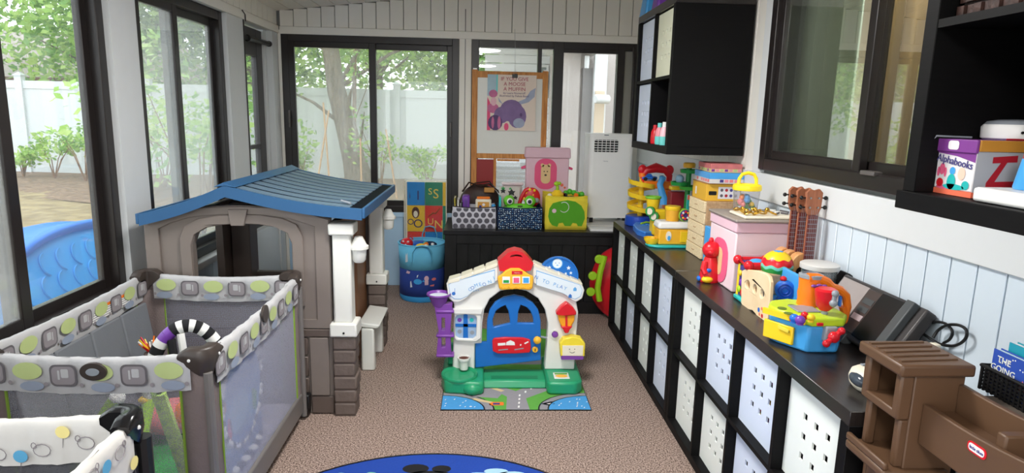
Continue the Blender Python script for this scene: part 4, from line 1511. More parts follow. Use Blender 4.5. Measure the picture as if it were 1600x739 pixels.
b.prism([rrect(cx0 + .034, cx1 - .034, gz0 - .012, gz1 + .012, .001, 1), rrect(gx0, gx1, gz0, gz1, .014, 4)], (0, cy0, 0), X3, Z3, (0, .012, 0))
b.bx(cx0, cx0 + .035, cy0 + .03, cy0 + .06, gz0 - .012, gz1 + .012)
b.bx(cx1 - .035, cx1, cy0 + .03, cy0 + .06, gz0 - .012, gz1 + .012)
for (ccx, a0_) in ((cx0 + .035, pi), (cx1 - .035, 1.5 * pi)):
    b.prism([(ccx, cy0 + .035)] + circ(ccx, cy0 + .035, .035, 6, None, a0_, a0_ + pi / 2), (0, 0, gz0 - .012), X3, Y3, (0, 0, gz1 - gz0 + .024))
b.obj('case', M_whitep, t, ang=40)
b = B()
b.prism(rrect(cx0 - .004, cx1 + .004, cy0 - .004, cy1, .038, 5), (0, 0, cz1 - .025), X3, Y3, (0, 0, .025))
b.obj('lid', M_whitep, t, bev=.008, ang=50)
B().bx(gx0 - .005, gx1 + .005, cy0 + .042, cy0 + .048, gz0 - .005, gz1 + .005).obj('grille_cavity', M_black, t)
for k in range(5):
    z = gz0 + .019 * k + .009
    B().bx(gx0, gx1, cy0 + .004, cy0 + .010, z - .0025 + .004, z + .0025 + .004).obj('louvre', M_whitep, t)
for k in range(1, 6):
    x = gx0 + (gx1 - gx0) * k / 6
    B().bx(x - .002, x + .002, cy0 + .006, cy0 + .011, gz0, gz1).obj('grille_bar', M_whitep, t)
B().bx(.02, .055, cy0 - .0045, cy0 - .002, cz1 - .014, cz1 - .006).obj('badge_slot', M_greyp, t)
text('Hisense', .012, (.04, cy0 - .0006, 1.135), X3, Z3, M_greyp, t)
for x in (cx0 + .04, cx1 - .04):
    for y in (cy0 + .035, cy1 - .05):
        b = B().cyl((x - .012, y, BZ + .018 + .019), (x + .012, y, BZ + .018 + .019), .0185, n=14)
        b.bx(x - .014, x + .014, y - .012, y + .012, BZ + .045, BZ + .0605)
        b.obj('caster', M_black, t)

# easel with poster
M_pine = mat_grain('oiled_pine', (176, 112, 52), (206, 142, 74), 22, rough=.5, stretch=(4, 4, .4), bump=.05)
M_board = mat('whiteboard', (214, 214, 206), .3, .02)
EY = .80
t = thing('kids_easel', 'pine-framed easel with white board standing on the bench by the window', 'easel', (-.71, .83, BZ))
eL, eR = -.985, -.43
B().bx(eL - .022, eL + .022, EY, EY + .024, BZ + .001, 1.815).obj('leg', M_pine, t, bev=.003)
B().bx(eR - .022, eR + .022, EY, EY + .024, BZ + .001, 1.815).obj('leg', M_pine, t, bev=.003)
for (x, s_) in ((eL, 1), (eR, -1)):
    B().bx(x - .015, x + .015, EY + .006, EY + .018, 1.8155, 1.825).obj('post_cap', M_whitep, t)
B().bx(eL + .022, eR - .022, EY + .003, EY + .021, 1.755, 1.805).obj('top_rail', M_pine, t, bev=.003)
B().bx(eL + .022, eR - .022, EY + .003, EY + .021, 1.125, 1.165).obj('bottom_rail', M_pine, t, bev=.003)
B().bx(eL + .022, eR - .022, EY + .008, EY + .016, 1.165, 1.755).obj('board', M_board, t)
B().bx(-.828, -.805, EY + .002, EY + .02, BZ + .001, 1.125).obj('tray_divider', M_pine, t, bev=.002)
B().bx(eL + .022, -.828, EY + .008, EY + .06, .85, 1.115).obj('red_panel', mat('dark_red_panel', (140, 24, 22), .5), t)
B().bx(-.80, -.62, EY + .01, EY + .015, 1.105, 1.122).obj('shelf_lip', M_pine, t)
t = thing('poster', 'picture-book cover poster clipped to the easel board', 'poster', (-.70, EY - .004, 1.56))
q0, q1 = P(762, 116, 1, EY - .006), P(836, 205, 1, EY - .006)
px0, px1, pz1, pz0 = q0.x, q1.x, q0.z, q1.z
pw, ph = px1 - px0, pz1 - pz0
B().bx(px0, px1, EY - .0055, EY - .0045, pz0, pz1).obj('sheet', mat('cream_paper', (226, 210, 196), .7, .03), t)
M_pp1, M_pp2, M_pp3, M_pp4 = mat('plum_print', (128, 104, 148), .7, .25, scale=14), mat('grey_blue_print', (160, 168, 190), .7, .2, scale=20), mat('rose_print', (196, 110, 150), .7, .25, scale=20), mat('violet_print', (92, 70, 112), .7, .2, scale=20)
b = B()
def pf(pts, m, lay):
    b.use(m).face([(px0 + p[0] * pw, pz0 + p[1] * ph) for p in pts], (0, EY - .0057 - .0002 * lay, 0), X3, Z3)
pf([(0, .62), (.20, .62), (.20, 1), (0, 1)], mat('pale_teal_print', (170, 196, 208), .7, .15, scale=20), 0)
pf([(.18, .66), (.21, .66), (.21, 1), (.18, 1)], M_teal, 1)
pf([(0, .0), (.07, .0), (.06, .5), (0, .6)], M_hotpink, 0)
pf(circ(.50, .36, .24, 20, .20), M_pp1, 1)
pf(circ(.62, .26, .19, 18, .21), M_pp1, 2)
pf(circ(.30, .28, .16, 16, .15), M_pp1, 3)
pf(circ(.66, .14, .12, 14, .09), M_pp2, 4)
pf([(.30, .50), (.22, .60), (.24, .52), (.38, .44)], M_pp2, 1)
pf([(.62, .52), (.78, .58), (.88, .72), (.99, .78), (.97, .62), (.85, .52), (.70, .48)], M_pp2, 1)
pf(circ(.70, .29, .025, 10, .035), M_pp4, 5)
pf(circ(.12, .66, .09, 12, .07), M_pp3, 2)
pf(circ(.12, .40, .12, 12, .09), M_pp3, 2)
pf(circ(.13, .52, .06, 10, .08), mat('blush_print', (226, 180, 190), .7), 3)
pf(circ(.17, .14, .15, 14, .14), M_pp4, 5)
pf(circ(.25, .14, .035, 10, .12), M_pp3, 6)
pf(circ(.12, .14, .03, 10, .11), M_pp3, 6)
pf(circ(.40, .07, .05, 10, .07), M_hotpink, 7)
b.obj('print', None, t)
M_redink = mat('red_ink', (168, 60, 84), .7)
for k, (s_, zz) in enumerate((('IF YOU GIVE', .925), ('A MOOSE', .835), ('A MUFFIN', .745))):
    text(s_, .046 * ph / .5, (px0 + pw * .555, EY - .0075, pz0 + ph * zz), X3, Z3, M_redink, t)
for s_, zz in (('by Laura Numeroff', .675), ('illustrated by Felicia Bond', .625)):
    text(s_, .026 * ph / .5, (px0 + pw * .55, EY - .0075, pz0 + ph * zz), X3, Z3, M_pp4, t)
t = thing('binder_clip', 'black binder clip holding the poster to the easel top', 'clip', (px0 + pw * .555, EY - .01, pz1))
b = B()
b.bx(px0 + pw * .50, px0 + pw * .61, EY - .014, EY + .0, pz1 - .022, pz1 + .006)
b.obj('jaw', M_black, t, bev=.002)
B().tube([(px0 + pw * .53, EY - .015, pz1), (px0 + pw * .545, EY - .018, pz1 + .035), (px0 + pw * .565, EY - .018, pz1 + .035), (px0 + pw * .58, EY - .015, pz1)], .0015, 5).obj('wire_handle', M_metal, t)
o = B().tube([(px0 + pw * .555, EY - .015, pz1 + .034), (px0 + pw * .556, EY + .06, 2.0), (px0 + pw * .556, EY + .2, 2.15)], .0012, 5).obj('hanging_string', M_greyp)
tag(o, 'thin string running up from the poster clip', 'string')
# ---------------------------------------------------------------- playpens
M_taupe = mat('taupe_cloth', (104, 94, 90), .9, .06, bump=.2)
M_taupe2 = mat('taupe_post_cloth', (118, 106, 104), .9, .06, scale=40, bump=.2)
M_piping = mat('olive_piping', (120, 150, 50), .8, .05)
M_palefab = mat('pale_print_cloth', (176, 176, 178), .9, .04, bump=.15, bscale=40)
M_printgreen = mat('print_green', (178, 192, 130), .9, .08)
M_printgrey = mat('print_grey', (138, 132, 136), .9, .06)
M_printdark = mat('print_dark_grey', (98, 94, 98), .9, .06)
M_printblue = mat('print_slate', (140, 150, 168), .9, .06)
M_cap = mat('dark_taupe_plastic', (58, 50, 46), .4, .05)
M_net = mat_net('grey_netting', (150, 148, 158), .27, .0045)
M_netb = mat_net('pale_netting', (176, 178, 196), .26, .0045)
M_tube = mat('grey_tube', (110, 106, 104), .4, .05)
M_pad = mat('grey_pad_cloth', (112, 116, 122), .85, .05, bump=.1)
M_padl = mat('mauve_sheet', (150, 146, 160), .9, .05, bump=.15)


def band_print(b, o, u, n, L, ztop, hh, rng, style):
    """printed shapes lying on a fabric band; o is the band's start, u its run, n the outward normal"""
    k = 0
    x = .06
    while x < L - .06:
        cz = -hh * .42
        oo = Vector(o) + Vector(n) * .0035
        if style == 'elephant':
            oo = oo + Vector((0, 0, -.013 * sin(pi * x / L)))
            if k % 2 == 0:
                b.use(M_printdark).face(rrect(x - .040, x + .040, cz - .034, cz + .036, .018), oo + Vector((0, 0, ztop)), u, Z3)
                b.use(M_printgrey).face(rrect(x - .034, x + .034, cz - .028, cz + .030, .015), oo + Vector(n) * .0006 + Vector((0, 0, ztop)), u, Z3)
                b.use(M_palefab).face(rrect(x - .006, x + .016, cz - .006, cz + .022, .004), oo + Vector(n) * .0012 + Vector((0, 0, ztop)), u, Z3)
                b.face(rrect(x - .016, x - .010, cz - .012, cz + .018, .002), oo + Vector(n) * .0012 + Vector((0, 0, ztop)), u, Z3)
            else:
                b.use(M_printgreen).face(circ(x, cz + .012, .044, 16, .028), oo + Vector((0, 0, ztop)), u, Z3)
                b.use(M_printblue).face(circ(x + .01, cz - .036, .036, 14, .016), oo + Vector(n) * .0006 + Vector((0, 0, ztop)), u, Z3)
            b.use(M_printgrey).face(circ(x + .052, cz - .03, .007, 8), oo + Vector((0, 0, ztop)), u, Z3)
            x += .105
        else:
            mm, sh = (rng.choice(((M_bluedot, 'd'), (M_yeldot, 'd'), (M_coraldot, 't'), (M_printgrey, 'e'), (M_printgrey, 'e'))))
            dz = rng.uniform(-.05, .02)
            if sh == 'd':
                b.use(mm).face(circ(x, cz + dz, .017, 14, .016), oo + Vector((0, 0, ztop)), u, Z3)
                b.use(M_printdark).face([(x - .001, cz + dz - .016), (x + .001, cz + dz - .016), (x + .004, cz + dz - .04), (x + .003, cz + dz - .04)], oo + Vector((0, 0, ztop)), u, Z3)
            elif sh == 't':
                b.use(mm).face([(x - .014, cz + dz - .01), (x + .014, cz + dz - .008), (x - .002, cz + dz + .014)], oo + Vector((0, 0, ztop)), u, Z3)
            else:
                pts = circ(x, cz + dz, .020, 12, .016)
                vs = [oo + Vector((0, 0, ztop)) + Vector(u) * p[0] + Z3 * p[1] + Vector(n) * .0004 for p in pts]
                b.use(M_printgrey).tube(vs, .0012, 4, closed=True)
                vs = [oo + Vector((0, 0, ztop)) + Vector(u) * (x + .018 + .006 * cos(a)) + Z3 * (cz + dz + .012 + .008 * sin(a)) + Vector(n) * .0004 for a in [6.28 * i / 8 for i in range(8)]]
                b.tube(vs, .0012, 4, closed=True)
            x += .052
        k += 1


def playpen(name, label, x0, x1, y0, y1, ztop, style, fab, capm, postm, pipem, netm, netm2, leg_r=.014):
    t = thing(name, label, 'playpen', ((x0 + x1) / 2, (y0 + y1) / 2, 0))
    rng = random.Random(9)
    hh = .115
    corners = [(x0, y0), (x1, y0), (x1, y1), (x0, y1)]
    cc = ((x0 + x1) / 2, (y0 + y1) / 2)
    cl = .08
    for i in range(4):
        a, b_ = Vector((*corners[i], 0)), Vector((*corners[(i + 1) % 4], 0))
        u = (b_ - a).normalized()
        n = Vector((u.y, -u.x, 0))
        L = (b_ - a).length
        # top rail with hanging fabric band, sagging a little
        def band(p, q, a=a, u=u, n=n, L=L):
            s = cl * .55 + (L - cl * 1.1) * p
            ang = q * 2 * pi
            sag = -.014 * sin(pi * p)
            wob = .003 * sin(p * 40 + q * 5) + .002 * sin(p * 93)
            # closed loop: outer drop, under edge, inner drop, rounded top
            prof = [(.012, -hh), (.014, -hh * .5), (.016, -.02), (.010, -.003), (0, 0), (-.010, -.003), (-.016, -.02), (-.014, -hh * .5), (-.012, -hh)]
            k = q * (len(prof) - 1)
            i0 = min(int(k), len(prof) - 2)
            f_ = k - i0
            o_ = prof[i0][0] * (1 - f_) + prof[i0 + 1][0] * f_
            z_ = prof[i0][1] * (1 - f_) + prof[i0 + 1][1] * f_
            return a + u * s + n * (o_ + wob * (1 if o_ > 0 else -1)) + Vector((0, 0, ztop + z_ + sag))
        bo = B().grid(band, 40, 16).obj('top_rail', fab, t, ang=70)
        pr = B()
        band_print(pr, a + u * .0 + n * .0165, u, n, L, ztop - .006, hh, rng, style)
        band_print(pr, a + u * .0 - n * .0165, u, -n, L, ztop - .006, hh, rng, style)
        pr.obj('print', None, bo, kind='stuff')
        # netting
        nt = netm if i in (0, 3) else netm2
        B().add([a + u * cl + Vector((0, 0, .14)), b_ - u * cl + Vector((0, 0, .14)), b_ - u * cl + Vector((0, 0, ztop - hh + .002)), a + u * cl + Vector((0, 0, ztop - hh + .002))], [(0, 1, 2, 3)]).obj('netting', nt, t)
        B().tube([a + u * cl * .6 + Vector((0, 0, ztop - hh - .002)), b_ - u * cl * .6 + Vector((0, 0, ztop - hh - .002))], .0035, 6).obj('hem', M_palefab if style == 'elephant' else postm, t)
        # base rail and skirt
        m_ = a + u * L * .5
        q0, q1 = a + u * .03, b_ - u * .03
        o0, o1 = n * .012, n * -.012
        vs = []
        for z in (.05, .15):
            vs += [q0 + o0 + Vector((0, 0, z)), q1 + o0 + Vector((0, 0, z)), q1 + o1 + Vector((0, 0, z)), q0 + o1 + Vector((0, 0, z))]
        B().add(vs, [(3, 2, 1, 0), (4, 5, 6, 7), (0, 1, 5, 4), (1, 2, 6, 5), (2, 3, 7, 6), (3, 0, 4, 7)]).obj('base_rail', M_tube if style == 'elephant' else M_black, t, bev=.008)
    for i, (x, y) in enumerate(corners):
        sx, sy = (1 if x > cc[0] else -1), (1 if y > cc[1] else -1)
        # corner fabric post: an L of cloth round a tube
        b = B()
        path = [(x - sx * cl, y), (x - sx * .03, y + sy * .004), (x - sx * .008, y - sy * .002), (x - sx * 0, y - sy * .01), (x + sx * .003, y - sy * .03), (x, y - sy * cl)]
        zs = [.06 + (ztop - .05 - .06) * k / 8 for k in range(9)]
        vs = [(p[0] + .0018 * ((k % 2) * 2 - 1), p[1], z) for k, z in enumerate(zs) for p in path]
        m6 = len(path)
        b.add(vs, [(r * m6 + k, r * m6 + k + 1, (r + 1) * m6 + k + 1, (r + 1) * m6 + k) for r in range(8) for k in range(m6 - 1)])
        b.obj('corner_cloth', postm, t, solid=.004, ang=60)
        b = B()
        b.tube([(x + sx * .006, y + sy * .004, .02), (x + sx * .006, y + sy * .004, ztop - .06)], leg_r, 10)
        b.obj('leg', M_tube if style == 'elephant' else M_black, t)
        if pipem:
            b = B()
            b.tube([(x - sx * (cl + .002), y + sy * .002, .12), (x - sx * (cl + .002), y + sy * .002, ztop - .11), (x - sx * (cl - .01), y + sy * .012, ztop - .05), (x - sx * (cl - .02), y + sy * .014, ztop - .004)], .0045, 6)
            b.obj('piping', pipem, t)
            b = B()
            b.tube([(x + sx * .002, y - sy * (cl + .002), .12), (x + sx * .002, y - sy * (cl + .002), ztop - .11), (x + sx * .012, y - sy * (cl - .01), ztop - .05), (x + sx * .014, y - sy * (cl - .02), ztop - .004)], .0045, 6)
            b.obj('piping', pipem, t)
        # corner cap: a shield-shaped shell bent round the corner
        w_, rc = .076, .028
        pth = []
        for k in range(5):
            pth.append((-w_ + (w_ - rc) * k / 4, Vector((x - sx * (w_ - (w_ - rc) * k / 4), y, 0)), Vector((0, sy, 0))))
        for k in range(1, 6):
            a_ = pi / 2 * k / 6
            dv = Vector((sx * sin(a_), sy * cos(a_), 0))
            pth.append((-rc + 2 * rc * k / 6, Vector((x - sx * rc, y - sy * rc, 0)) + dv * rc, dv))
        for k in range(5):
            pth.append((rc + (w_ - rc) * k / 4, Vector((x, y - sy * (rc + (w_ - rc) * k / 4), 0)), Vector((sx, 0, 0))))
        b = B()
        vs = []
        for (s_, p, d) in pth:
            f_ = 1 - abs(s_) / w_
            zt_ = ztop + .004 + .016 * min(1, f_ * 3)
            zb_ = ztop - .018 - .052 * min(1, f_ * 1.25)
            for (o_, z) in ((.016, zb_), (.026, (zb_ + zt_) / 2), (.024, zt_ - .006), (.016, zt_), (-.012, zt_), (-.020, zt_ - .006), (-.020, zb_)):
                vs.append(p + d * o_ + Vector((0, 0, z)))
        n_, m_ = len(pth), 7
        b.add(vs, [(i_ * m_ + k, i_ * m_ + (k + 1) % m_, (i_ + 1) * m_ + (k + 1) % m_, (i_ + 1) * m_ + k) for i_ in range(n_ - 1) for k in range(m_)] + [tuple(range(m_)), tuple((n_ - 1) * m_ + k for k in range(m_ - 1, -1, -1))])

        def wrap(s, z, out, pth=pth):
            q_ = min(pth, key=lambda e: abs(e[0] - s))
            return q_[1] + q_[2] * .0255 + Vector((0, 0, ztop + z))
        co = b.obj('corner_cap', capm, t, ang=50)
        rb = B()
        for s_ in (-.045, .045):
            p = wrap(s_, -.014, .0095)
            d = Vector((0, sy, 0)) if s_ < 0 else Vector((sx, 0, 0))
            rb.cyl(p, p + d * .003, .0055, .004, 10)
        rb.obj('rivet', M_whitep, co)
    B().bx(x0 + .03, x1 - .03, y0 + .03, y1 - .03, .06, .10).obj('floor_pad', M_padl, t, bev=.01)
    return t


M_bluedot, M_yeldot, M_coraldot = mat('print_sky', (86, 158, 198), .9), mat('print_sand', (226, 212, 140), .9), mat('print_coral', (232, 128, 128), .9)
PX0, PX1, PY0, PY1, PZ = -2.455, -1.765, -2.455, -1.455, .72
pen = playpen('playpen', 'large taupe mesh playpen with green piping and grey-green patterned rails', PX0, PX1, PY0, PY1, PZ, 'elephant', M_palefab, M_cap, M_taupe2, M_piping, M_net, M_netb)
bd = P(147, 580, 1, PY0 - .02)
b = B()
b.prism(circ(bd.x, bd.z, .040, 28, .028), (0, PY0 - .017, 0), X3, Z3, (0, -.010, 0))
bo = b.obj('badge', M_cap, pen, bev=.004)
B().prism(circ(bd.x, bd.z, .020, 20, .012), (0, PY0 - .0272, 0), X3, Z3, (0, -.003, 0)).obj('badge_centre', M_greyp, bo, bev=.001)
bd2 = P(413, 490, 0, PX1 + .02)
b = B()
b.prism(circ(bd2.y, bd2.z, .034, 24, .034), (PX1 + .017, 0, 0), Y3, Z3, (.010, 0, 0))
b.obj('badge', M_cap, pen, bev=.004)
# warning label on the far-left rail
b = B()
b.use(M_whitep).face([(-1.95, .625), (-1.62, .625), (-1.62, .665), (-1.95, .665)], (PX0 + .0172, 0, 0), Y3, Z3)
b.use(M_orange).face([(-1.95, .666), (-1.62, .666), (-1.62, .678), (-1.95, .678)], (PX0 + .0172, 0, 0), Y3, Z3)
b.use(M_printgrey)
for k in range(4):
    b.face([(-1.94, .631 + k * .009), (-1.63, .631 + k * .009), (-1.63, .634 + k * .009), (-1.94, .634 + k * .009)], (PX0 + .0176, 0, 0), Y3, Z3)
b.obj('warning_label', None, pen)
# casters at the house end
for x in (PX0 + .04, PX1 - .0):
    b = B()
    b.bx(x - .02, x + .03, PY1 + .012, PY1 + .055, .045, .12)
    b.obj('caster_bracket', M_black, pen, bev=.006)
    b = B().cyl((x - .012, PY1 + .045, .036), (x + .022, PY1 + .045, .036), .0355, n=18)
    b.obj('caster', M_black, pen, bev=.004)

# folded padded mat leaning inside along the window side
t = thing('folded_mattress', 'folded grey padded mattress leaning inside the playpen along the window side', 'mattress', (-2.38, -1.86, .1))
for k in range(4):
    ya = PY0 + .10 + k * .21
    h_ = .50
    b = B()
    vs = []
    for (dx_, z) in ((0, .101), (.035, .101), (-.035, .105 + h_), (-.05, .10 + h_)):
        vs += [(-2.385 + dx_, ya, z), (-2.385 + dx_, ya + .205, z)]
    b.add(vs, [(0, 1, 3, 2), (2, 3, 5, 4), (4, 5, 7, 6), (6, 7, 1, 0), (0, 2, 4, 6), (1, 7, 5, 3)])
    b.obj('padded_panel', M_pad, t, bev=.012)

# play gym inside the pen
M_stripeb, M_stripew = mat('black_plush', (24, 24, 28), .9), mat('white_plush', (228, 228, 226), .9)
t = thing('play_gym_arch', 'black and white striped plush arch toy with purple wrap inside the playpen', 'toy', (-1.98, -2.02, .105))
def arch_pt(a):
    return Vector((-2.02 + .128 * cos(a), -2.02 + .05 * cos(a), .40 + .262 * sin(a)))
segs = 23
for k in range(segs):
    a0, a1 = pi - pi * k / segs, pi - pi * (k + 1) / segs
    mm = M_stripew if k % 2 == 0 else M_stripeb
    nm = 'stripe'
    if k in (7, 8):
        mm, nm = M_purple, 'purple_wrap'
    B().tube([arch_pt(a0 + (a1 - a0) * j / 3) for j in range(4)], .0245, 12).obj(nm, mm, t)
b = B()
b.tube([arch_pt(pi), (-2.15, -2.13, .30), (-2.16, -2.14, .135)], .022, 10)
b.obj('leg', M_lime, t)
B().tube([arch_pt(0), (-1.895, -1.95, .30), (-1.895, -1.94, .135)], .022, 10).obj('leg', M_teal, t)
for (a, m, r_) in ((2.0, M_stripeb, .016), (1.75, M_stripew, .014)):
    p = arch_pt(a)
    B().tube([p + Vector((.01, -.01, -.02)), p + Vector((.02, -.02, -.09)), p + Vector((.01, -.02, -.14))], r_, 8).obj('tag', m, t)
for (dx_, m) in ((-.03, M_lime), (.02, M_teal), (.0, M_orange)):
    p = Vector((-2.02 + dx_, -2.03, .47))
    B().sph(p, (.016, .014, .024), 10).obj('hanging_charm', m, t)
for (p, m, nm) in ((arch_pt(.12), M_lime, 'clip'), (arch_pt(.35) + Vector((-.02, -.02, -.03)), M_bluel, 'clip'), (arch_pt(pi - .05) + Vector((-.01, -.01, -.02)), M_yellow, 'clip')):
    B().sph(p, (.028, .022, .016), 12).obj(nm, m, t)
t = thing('green_gym_leg', 'lime dotted padded leg of the play gym, standing against the near netting', 'toy', (-1.93, -2.36, .105))
a_, b_ = P(247, 613, 1, -2.36), P(290, 735, 1, -2.30)
b = B()
b.tube([a_ + Vector((0, 0, .0)), (a_ + b_) / 2, b_, b_ + Vector((.02, .02, -(b_.z - .125) if b_.z > .125 else -.01))], .034, 10, flat=.6)
b.obj('pad', mat('pale_lime_cloth', (186, 220, 110), .9), t)
B().sph(a_ + Vector((0, 0, .03)), (.03, .024, .03), 12).obj('white_end', M_whitep, t)
b = B()
for k in range(5):
    q = a_ + (b_ - a_) * (.15 + .18 * k)
    b.sph(q + Vector((0, -.02, 0)), (.012, .006, .012), 8)
b.obj('dots', mat('mid_lime_dot', (130, 176, 80), .9), t)
a_, b_ = P(183, 622, 1, -2.2), P(160, 660, 1, -2.2)
t = thing('green_roller_toy', 'green tube toy with white tip inside the playpen, behind the front netting', 'toy', (a_.x, -2.2, .105))
d_ = (b_ - a_).normalized()
b = B()
b.tube([a_, b_, b_ + d_ * .22, Vector((b_.x + .02, -2.16, .145))], [.026, .030, .034, .036], 12)
b.obj('tube', M_lime, t)
B().sph(a_, .027, 12).obj('tip', M_whitep, t)
t = thing('play_mat', 'green and teal round play mat with braided black and white edge in the playpen', 'mat', (-2.12, -2.0, .101))
mc = Vector((-2.12, -1.98, .108))
b = B()
b.use(mat('play_mat_teal', (50, 150, 160), .9)).add([mc + Vector((.29 * cos(a), .40 * sin(a), 0)) for a in [2 * pi * k / 40 for k in range(40)]], [tuple(range(40))])
b.use(mat('play_mat_green', (70, 170, 90), .9)).add([mc + Vector((-.02 + .24 * cos(a), .02 + .34 * sin(a), .003 + .012 * max(0, sin(a * 2)))) for a in [2 * pi * k / 40 for k in range(40)]], [tuple(range(40))])
b.obj('mat_cloth', None, t)
b = B()
for k in range(60):
    a = 2 * pi * k / 60
    b.use(M_stripew if k % 2 else M_stripeb).sph(mc + Vector((.295 * cos(a), .405 * sin(a), .012)), (.02, .02, .013), 8)
b.obj('braided_edge', None, t)
t = thing('mat_side_panel', 'blue sea-print panel with a braided ring standing against the playpen side netting', 'toy', (-1.84, -1.98, .105))
cpt = P(378, 615, 0, -1.85)
b = B()
b.use(mat('sea_print_blue', (92, 140, 200), .9, .1, scale=12)).prism(circ(cpt.y, cpt.z, .20, 30, .19), (-1.852, 0, 0), Y3, Z3, (.006, 0, 0))
b.use(mat('sea_print_pale', (140, 180, 214), .9)).prism(circ(cpt.y - .05, cpt.z - .05, .10, 20, .08), (-1.8455, 0, 0), Y3, Z3, (.002, 0, 0))
b.use(M_hotpink).prism(circ(cpt.y - .15, cpt.z - .08, .02, 10, .05), (-1.8455, 0, 0), Y3, Z3, (.002, 0, 0))
b.use(M_orange).prism(circ(cpt.y - .2, cpt.z + .03, .03, 10, .03), (-1.8455, 0, 0), Y3, Z3, (.002, 0, 0))
b.use(M_bluel).prism(circ(cpt.y + .10, cpt.z - .08, .06, 16, .05), (-1.8455, 0, 0), Y3, Z3, (.002, 0, 0))
b.obj('panel', None, t)
b = B()
for k in range(46):
    a = 2 * pi * k / 46
    b.use(M_stripew if k % 3 else M_stripeb).sph((-1.848, cpt.y + .205 * cos(a), cpt.z + .195 * sin(a)), (.011, .016, .016), 7)
b.obj('braided_ring', None, t)
b = B()
b.tube([(-1.838, cpt.y + .09, cpt.z - .02), (-1.835, cpt.y + .085, cpt.z - .10), (-1.835, cpt.y + .10, cpt.z - .03)], .007, 6)
b.obj('green_ribbon', M_green, t)
b = B()
zz = max(.112, cpt.z - .19)
b.bx(-1.858, -1.842, cpt.y - .18, cpt.y + .18, .102, zz + .03)
b.obj('foot', mat('sea_print_foot', (80, 120, 180), .9), t)
t = thing('orange_fish_toy', 'small orange plush toy hanging by the lime leg inside the playpen', 'toy', (-1.9, -2.3, .25))
q = P(283, 650, 1, -2.32)
b = B()
b.sph((q.x, -2.30, q.z), (.03, .018, .045), 12)
b.obj('body', M_orange, t)
B().tube([(q.x, -2.30, q.z - .04), (q.x, -2.30, .105)], .008, 6).obj('ribbon', M_bluel, t)
t = thing('soft_toy_pile', 'red and blue soft cushion toy lying on the playpen mat behind the netting', 'toy', (-2.2, -1.85, .105))
b = B()
b.use(M_coraldot).sph((-2.20, -1.80, .19), (.13, .12, .065), 16)
b.obj('red_cushion', None, t)
B().sph((-2.02, -1.70, .18), (.11, .10, .055), 14).obj('blue_cushion', M_bluep, t)
t = thing('bristle_toy', 'small toy with orange and white bristles in the far corner of the playpen', 'toy', (-2.33, -1.66, .1))
q = P(240, 540, 1, -1.75)
B().tube([(q.x - .01, -1.75, .102), (q.x - .01, -1.75, q.z - .03)], .03, 10).obj('stem', M_taupe, t)
b = B()
for k in range(16):
    a = 2 * pi * k / 16
    b.use((M_orange, M_whitep, M_yellow, M_red)[k % 4]).tube([(q.x - .01, -1.75, q.z - .035), (q.x - .01 + .05 * cos(a), -1.75 + .03 * sin(a), q.z + .02 + .015 * sin(k * 2.1))], [.006, .003], 5)
b.obj('bristles', None, t)

# second playpen, nearest the camera
M_cream_fab = mat('cream_print_cloth', (204, 202, 198), .9, .03, bump=.2, bscale=30)
playpen('playpen', 'cream playpen with balloon-print rails and black corner cap, nearest the viewer', -2.47, -1.745, -3.90, -2.895, .735, 'balloon', M_cream_fab, mat('gloss_black_cap', (16, 16, 18), .22), mat('black_post_cloth', (26, 26, 30), .8), None, mat_net('dark_netting', (70, 70, 76), .5, .0045), mat_net('dark_netting_side', (80, 80, 86), .5, .0045), .022)
# ---------------------------------------------------------------- toddler playhouse
M_hb = mat('brown_grey_plastic', (122, 112, 106), .5, .05)
M_hb2 = mat('brown_grey_plastic_dark', (92, 80, 74), .5, .06)
M_stone = mat('moulded_stone', (102, 90, 84), .65, .18, scale=9, bump=.4, bscale=30)
M_hroof = mat('slate_blue_plastic', (40, 88, 132), .42, .05)
M_hslat = mat('sheen_blue_slat', (96, 120, 140), .45, .05)  # grey reflection on the slat tops is put into the colour
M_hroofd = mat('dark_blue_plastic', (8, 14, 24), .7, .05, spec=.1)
M_hwhite = mat('off_white_plastic', (222, 222, 216), .4, .03)
HY0, HY1 = -1.385, -.40
house = thing('playhouse', 'toddler playhouse with blue slatted roof, brown walls and white porch columns', 'playhouse', (-1.98, -.9, 0))
def hp(cx, cy):
    p = P(200 + cx * .5683, 240 + cy * .5683, 1, HY0)
    return (p.x, p.z)
XW0, XW1 = -2.475, hp(557, 300)[0]
top_line = [hp(50, 183), hp(85, 166), hp(140, 152), hp(210, 145), hp(300, 142), hp(400, 146), hp(470, 155), hp(545, 178)]
outer = [(XW0, .0), (XW1, .0), (XW1, top_line[-1][1])] + top_line[::-1][1:] 
outer[-1] = (XW0, outer[-1][1])
win = [hp(176, 250), hp(186, 220), hp(215, 203), hp(260, 195), hp(310, 192), hp(360, 194), hp(405, 201), hp(438, 216), hp(452, 246)]
sill = .58
wx0, wx1 = win[0][0], win[-1][0]
hole = [(wx0, sill), (wx1, sill)] + win[::-1]
near = B().prism([outer, hole], (0, HY0, 0), X3, Z3, (0, .05, 0)).obj('wall', M_hb, house, bev=.004)
# raised arch frame round the opening
cxm = (wx0 + wx1) / 2
def grow(q, k, dz):
    return (cxm + (q[0] - cxm) * k, sill + (q[1] - sill) * dz)
h2 = [grow(q, 1.22, 1.12) for q in hole]
h2[0] = (h2[0][0], sill - .03)
h2[1] = (h2[1][0], sill - .03)
B().prism([h2, hole], (0, HY0 + .001, 0), X3, Z3, (0, -.014, 0)).obj('arch_frame', M_hb, near, bev=.004)
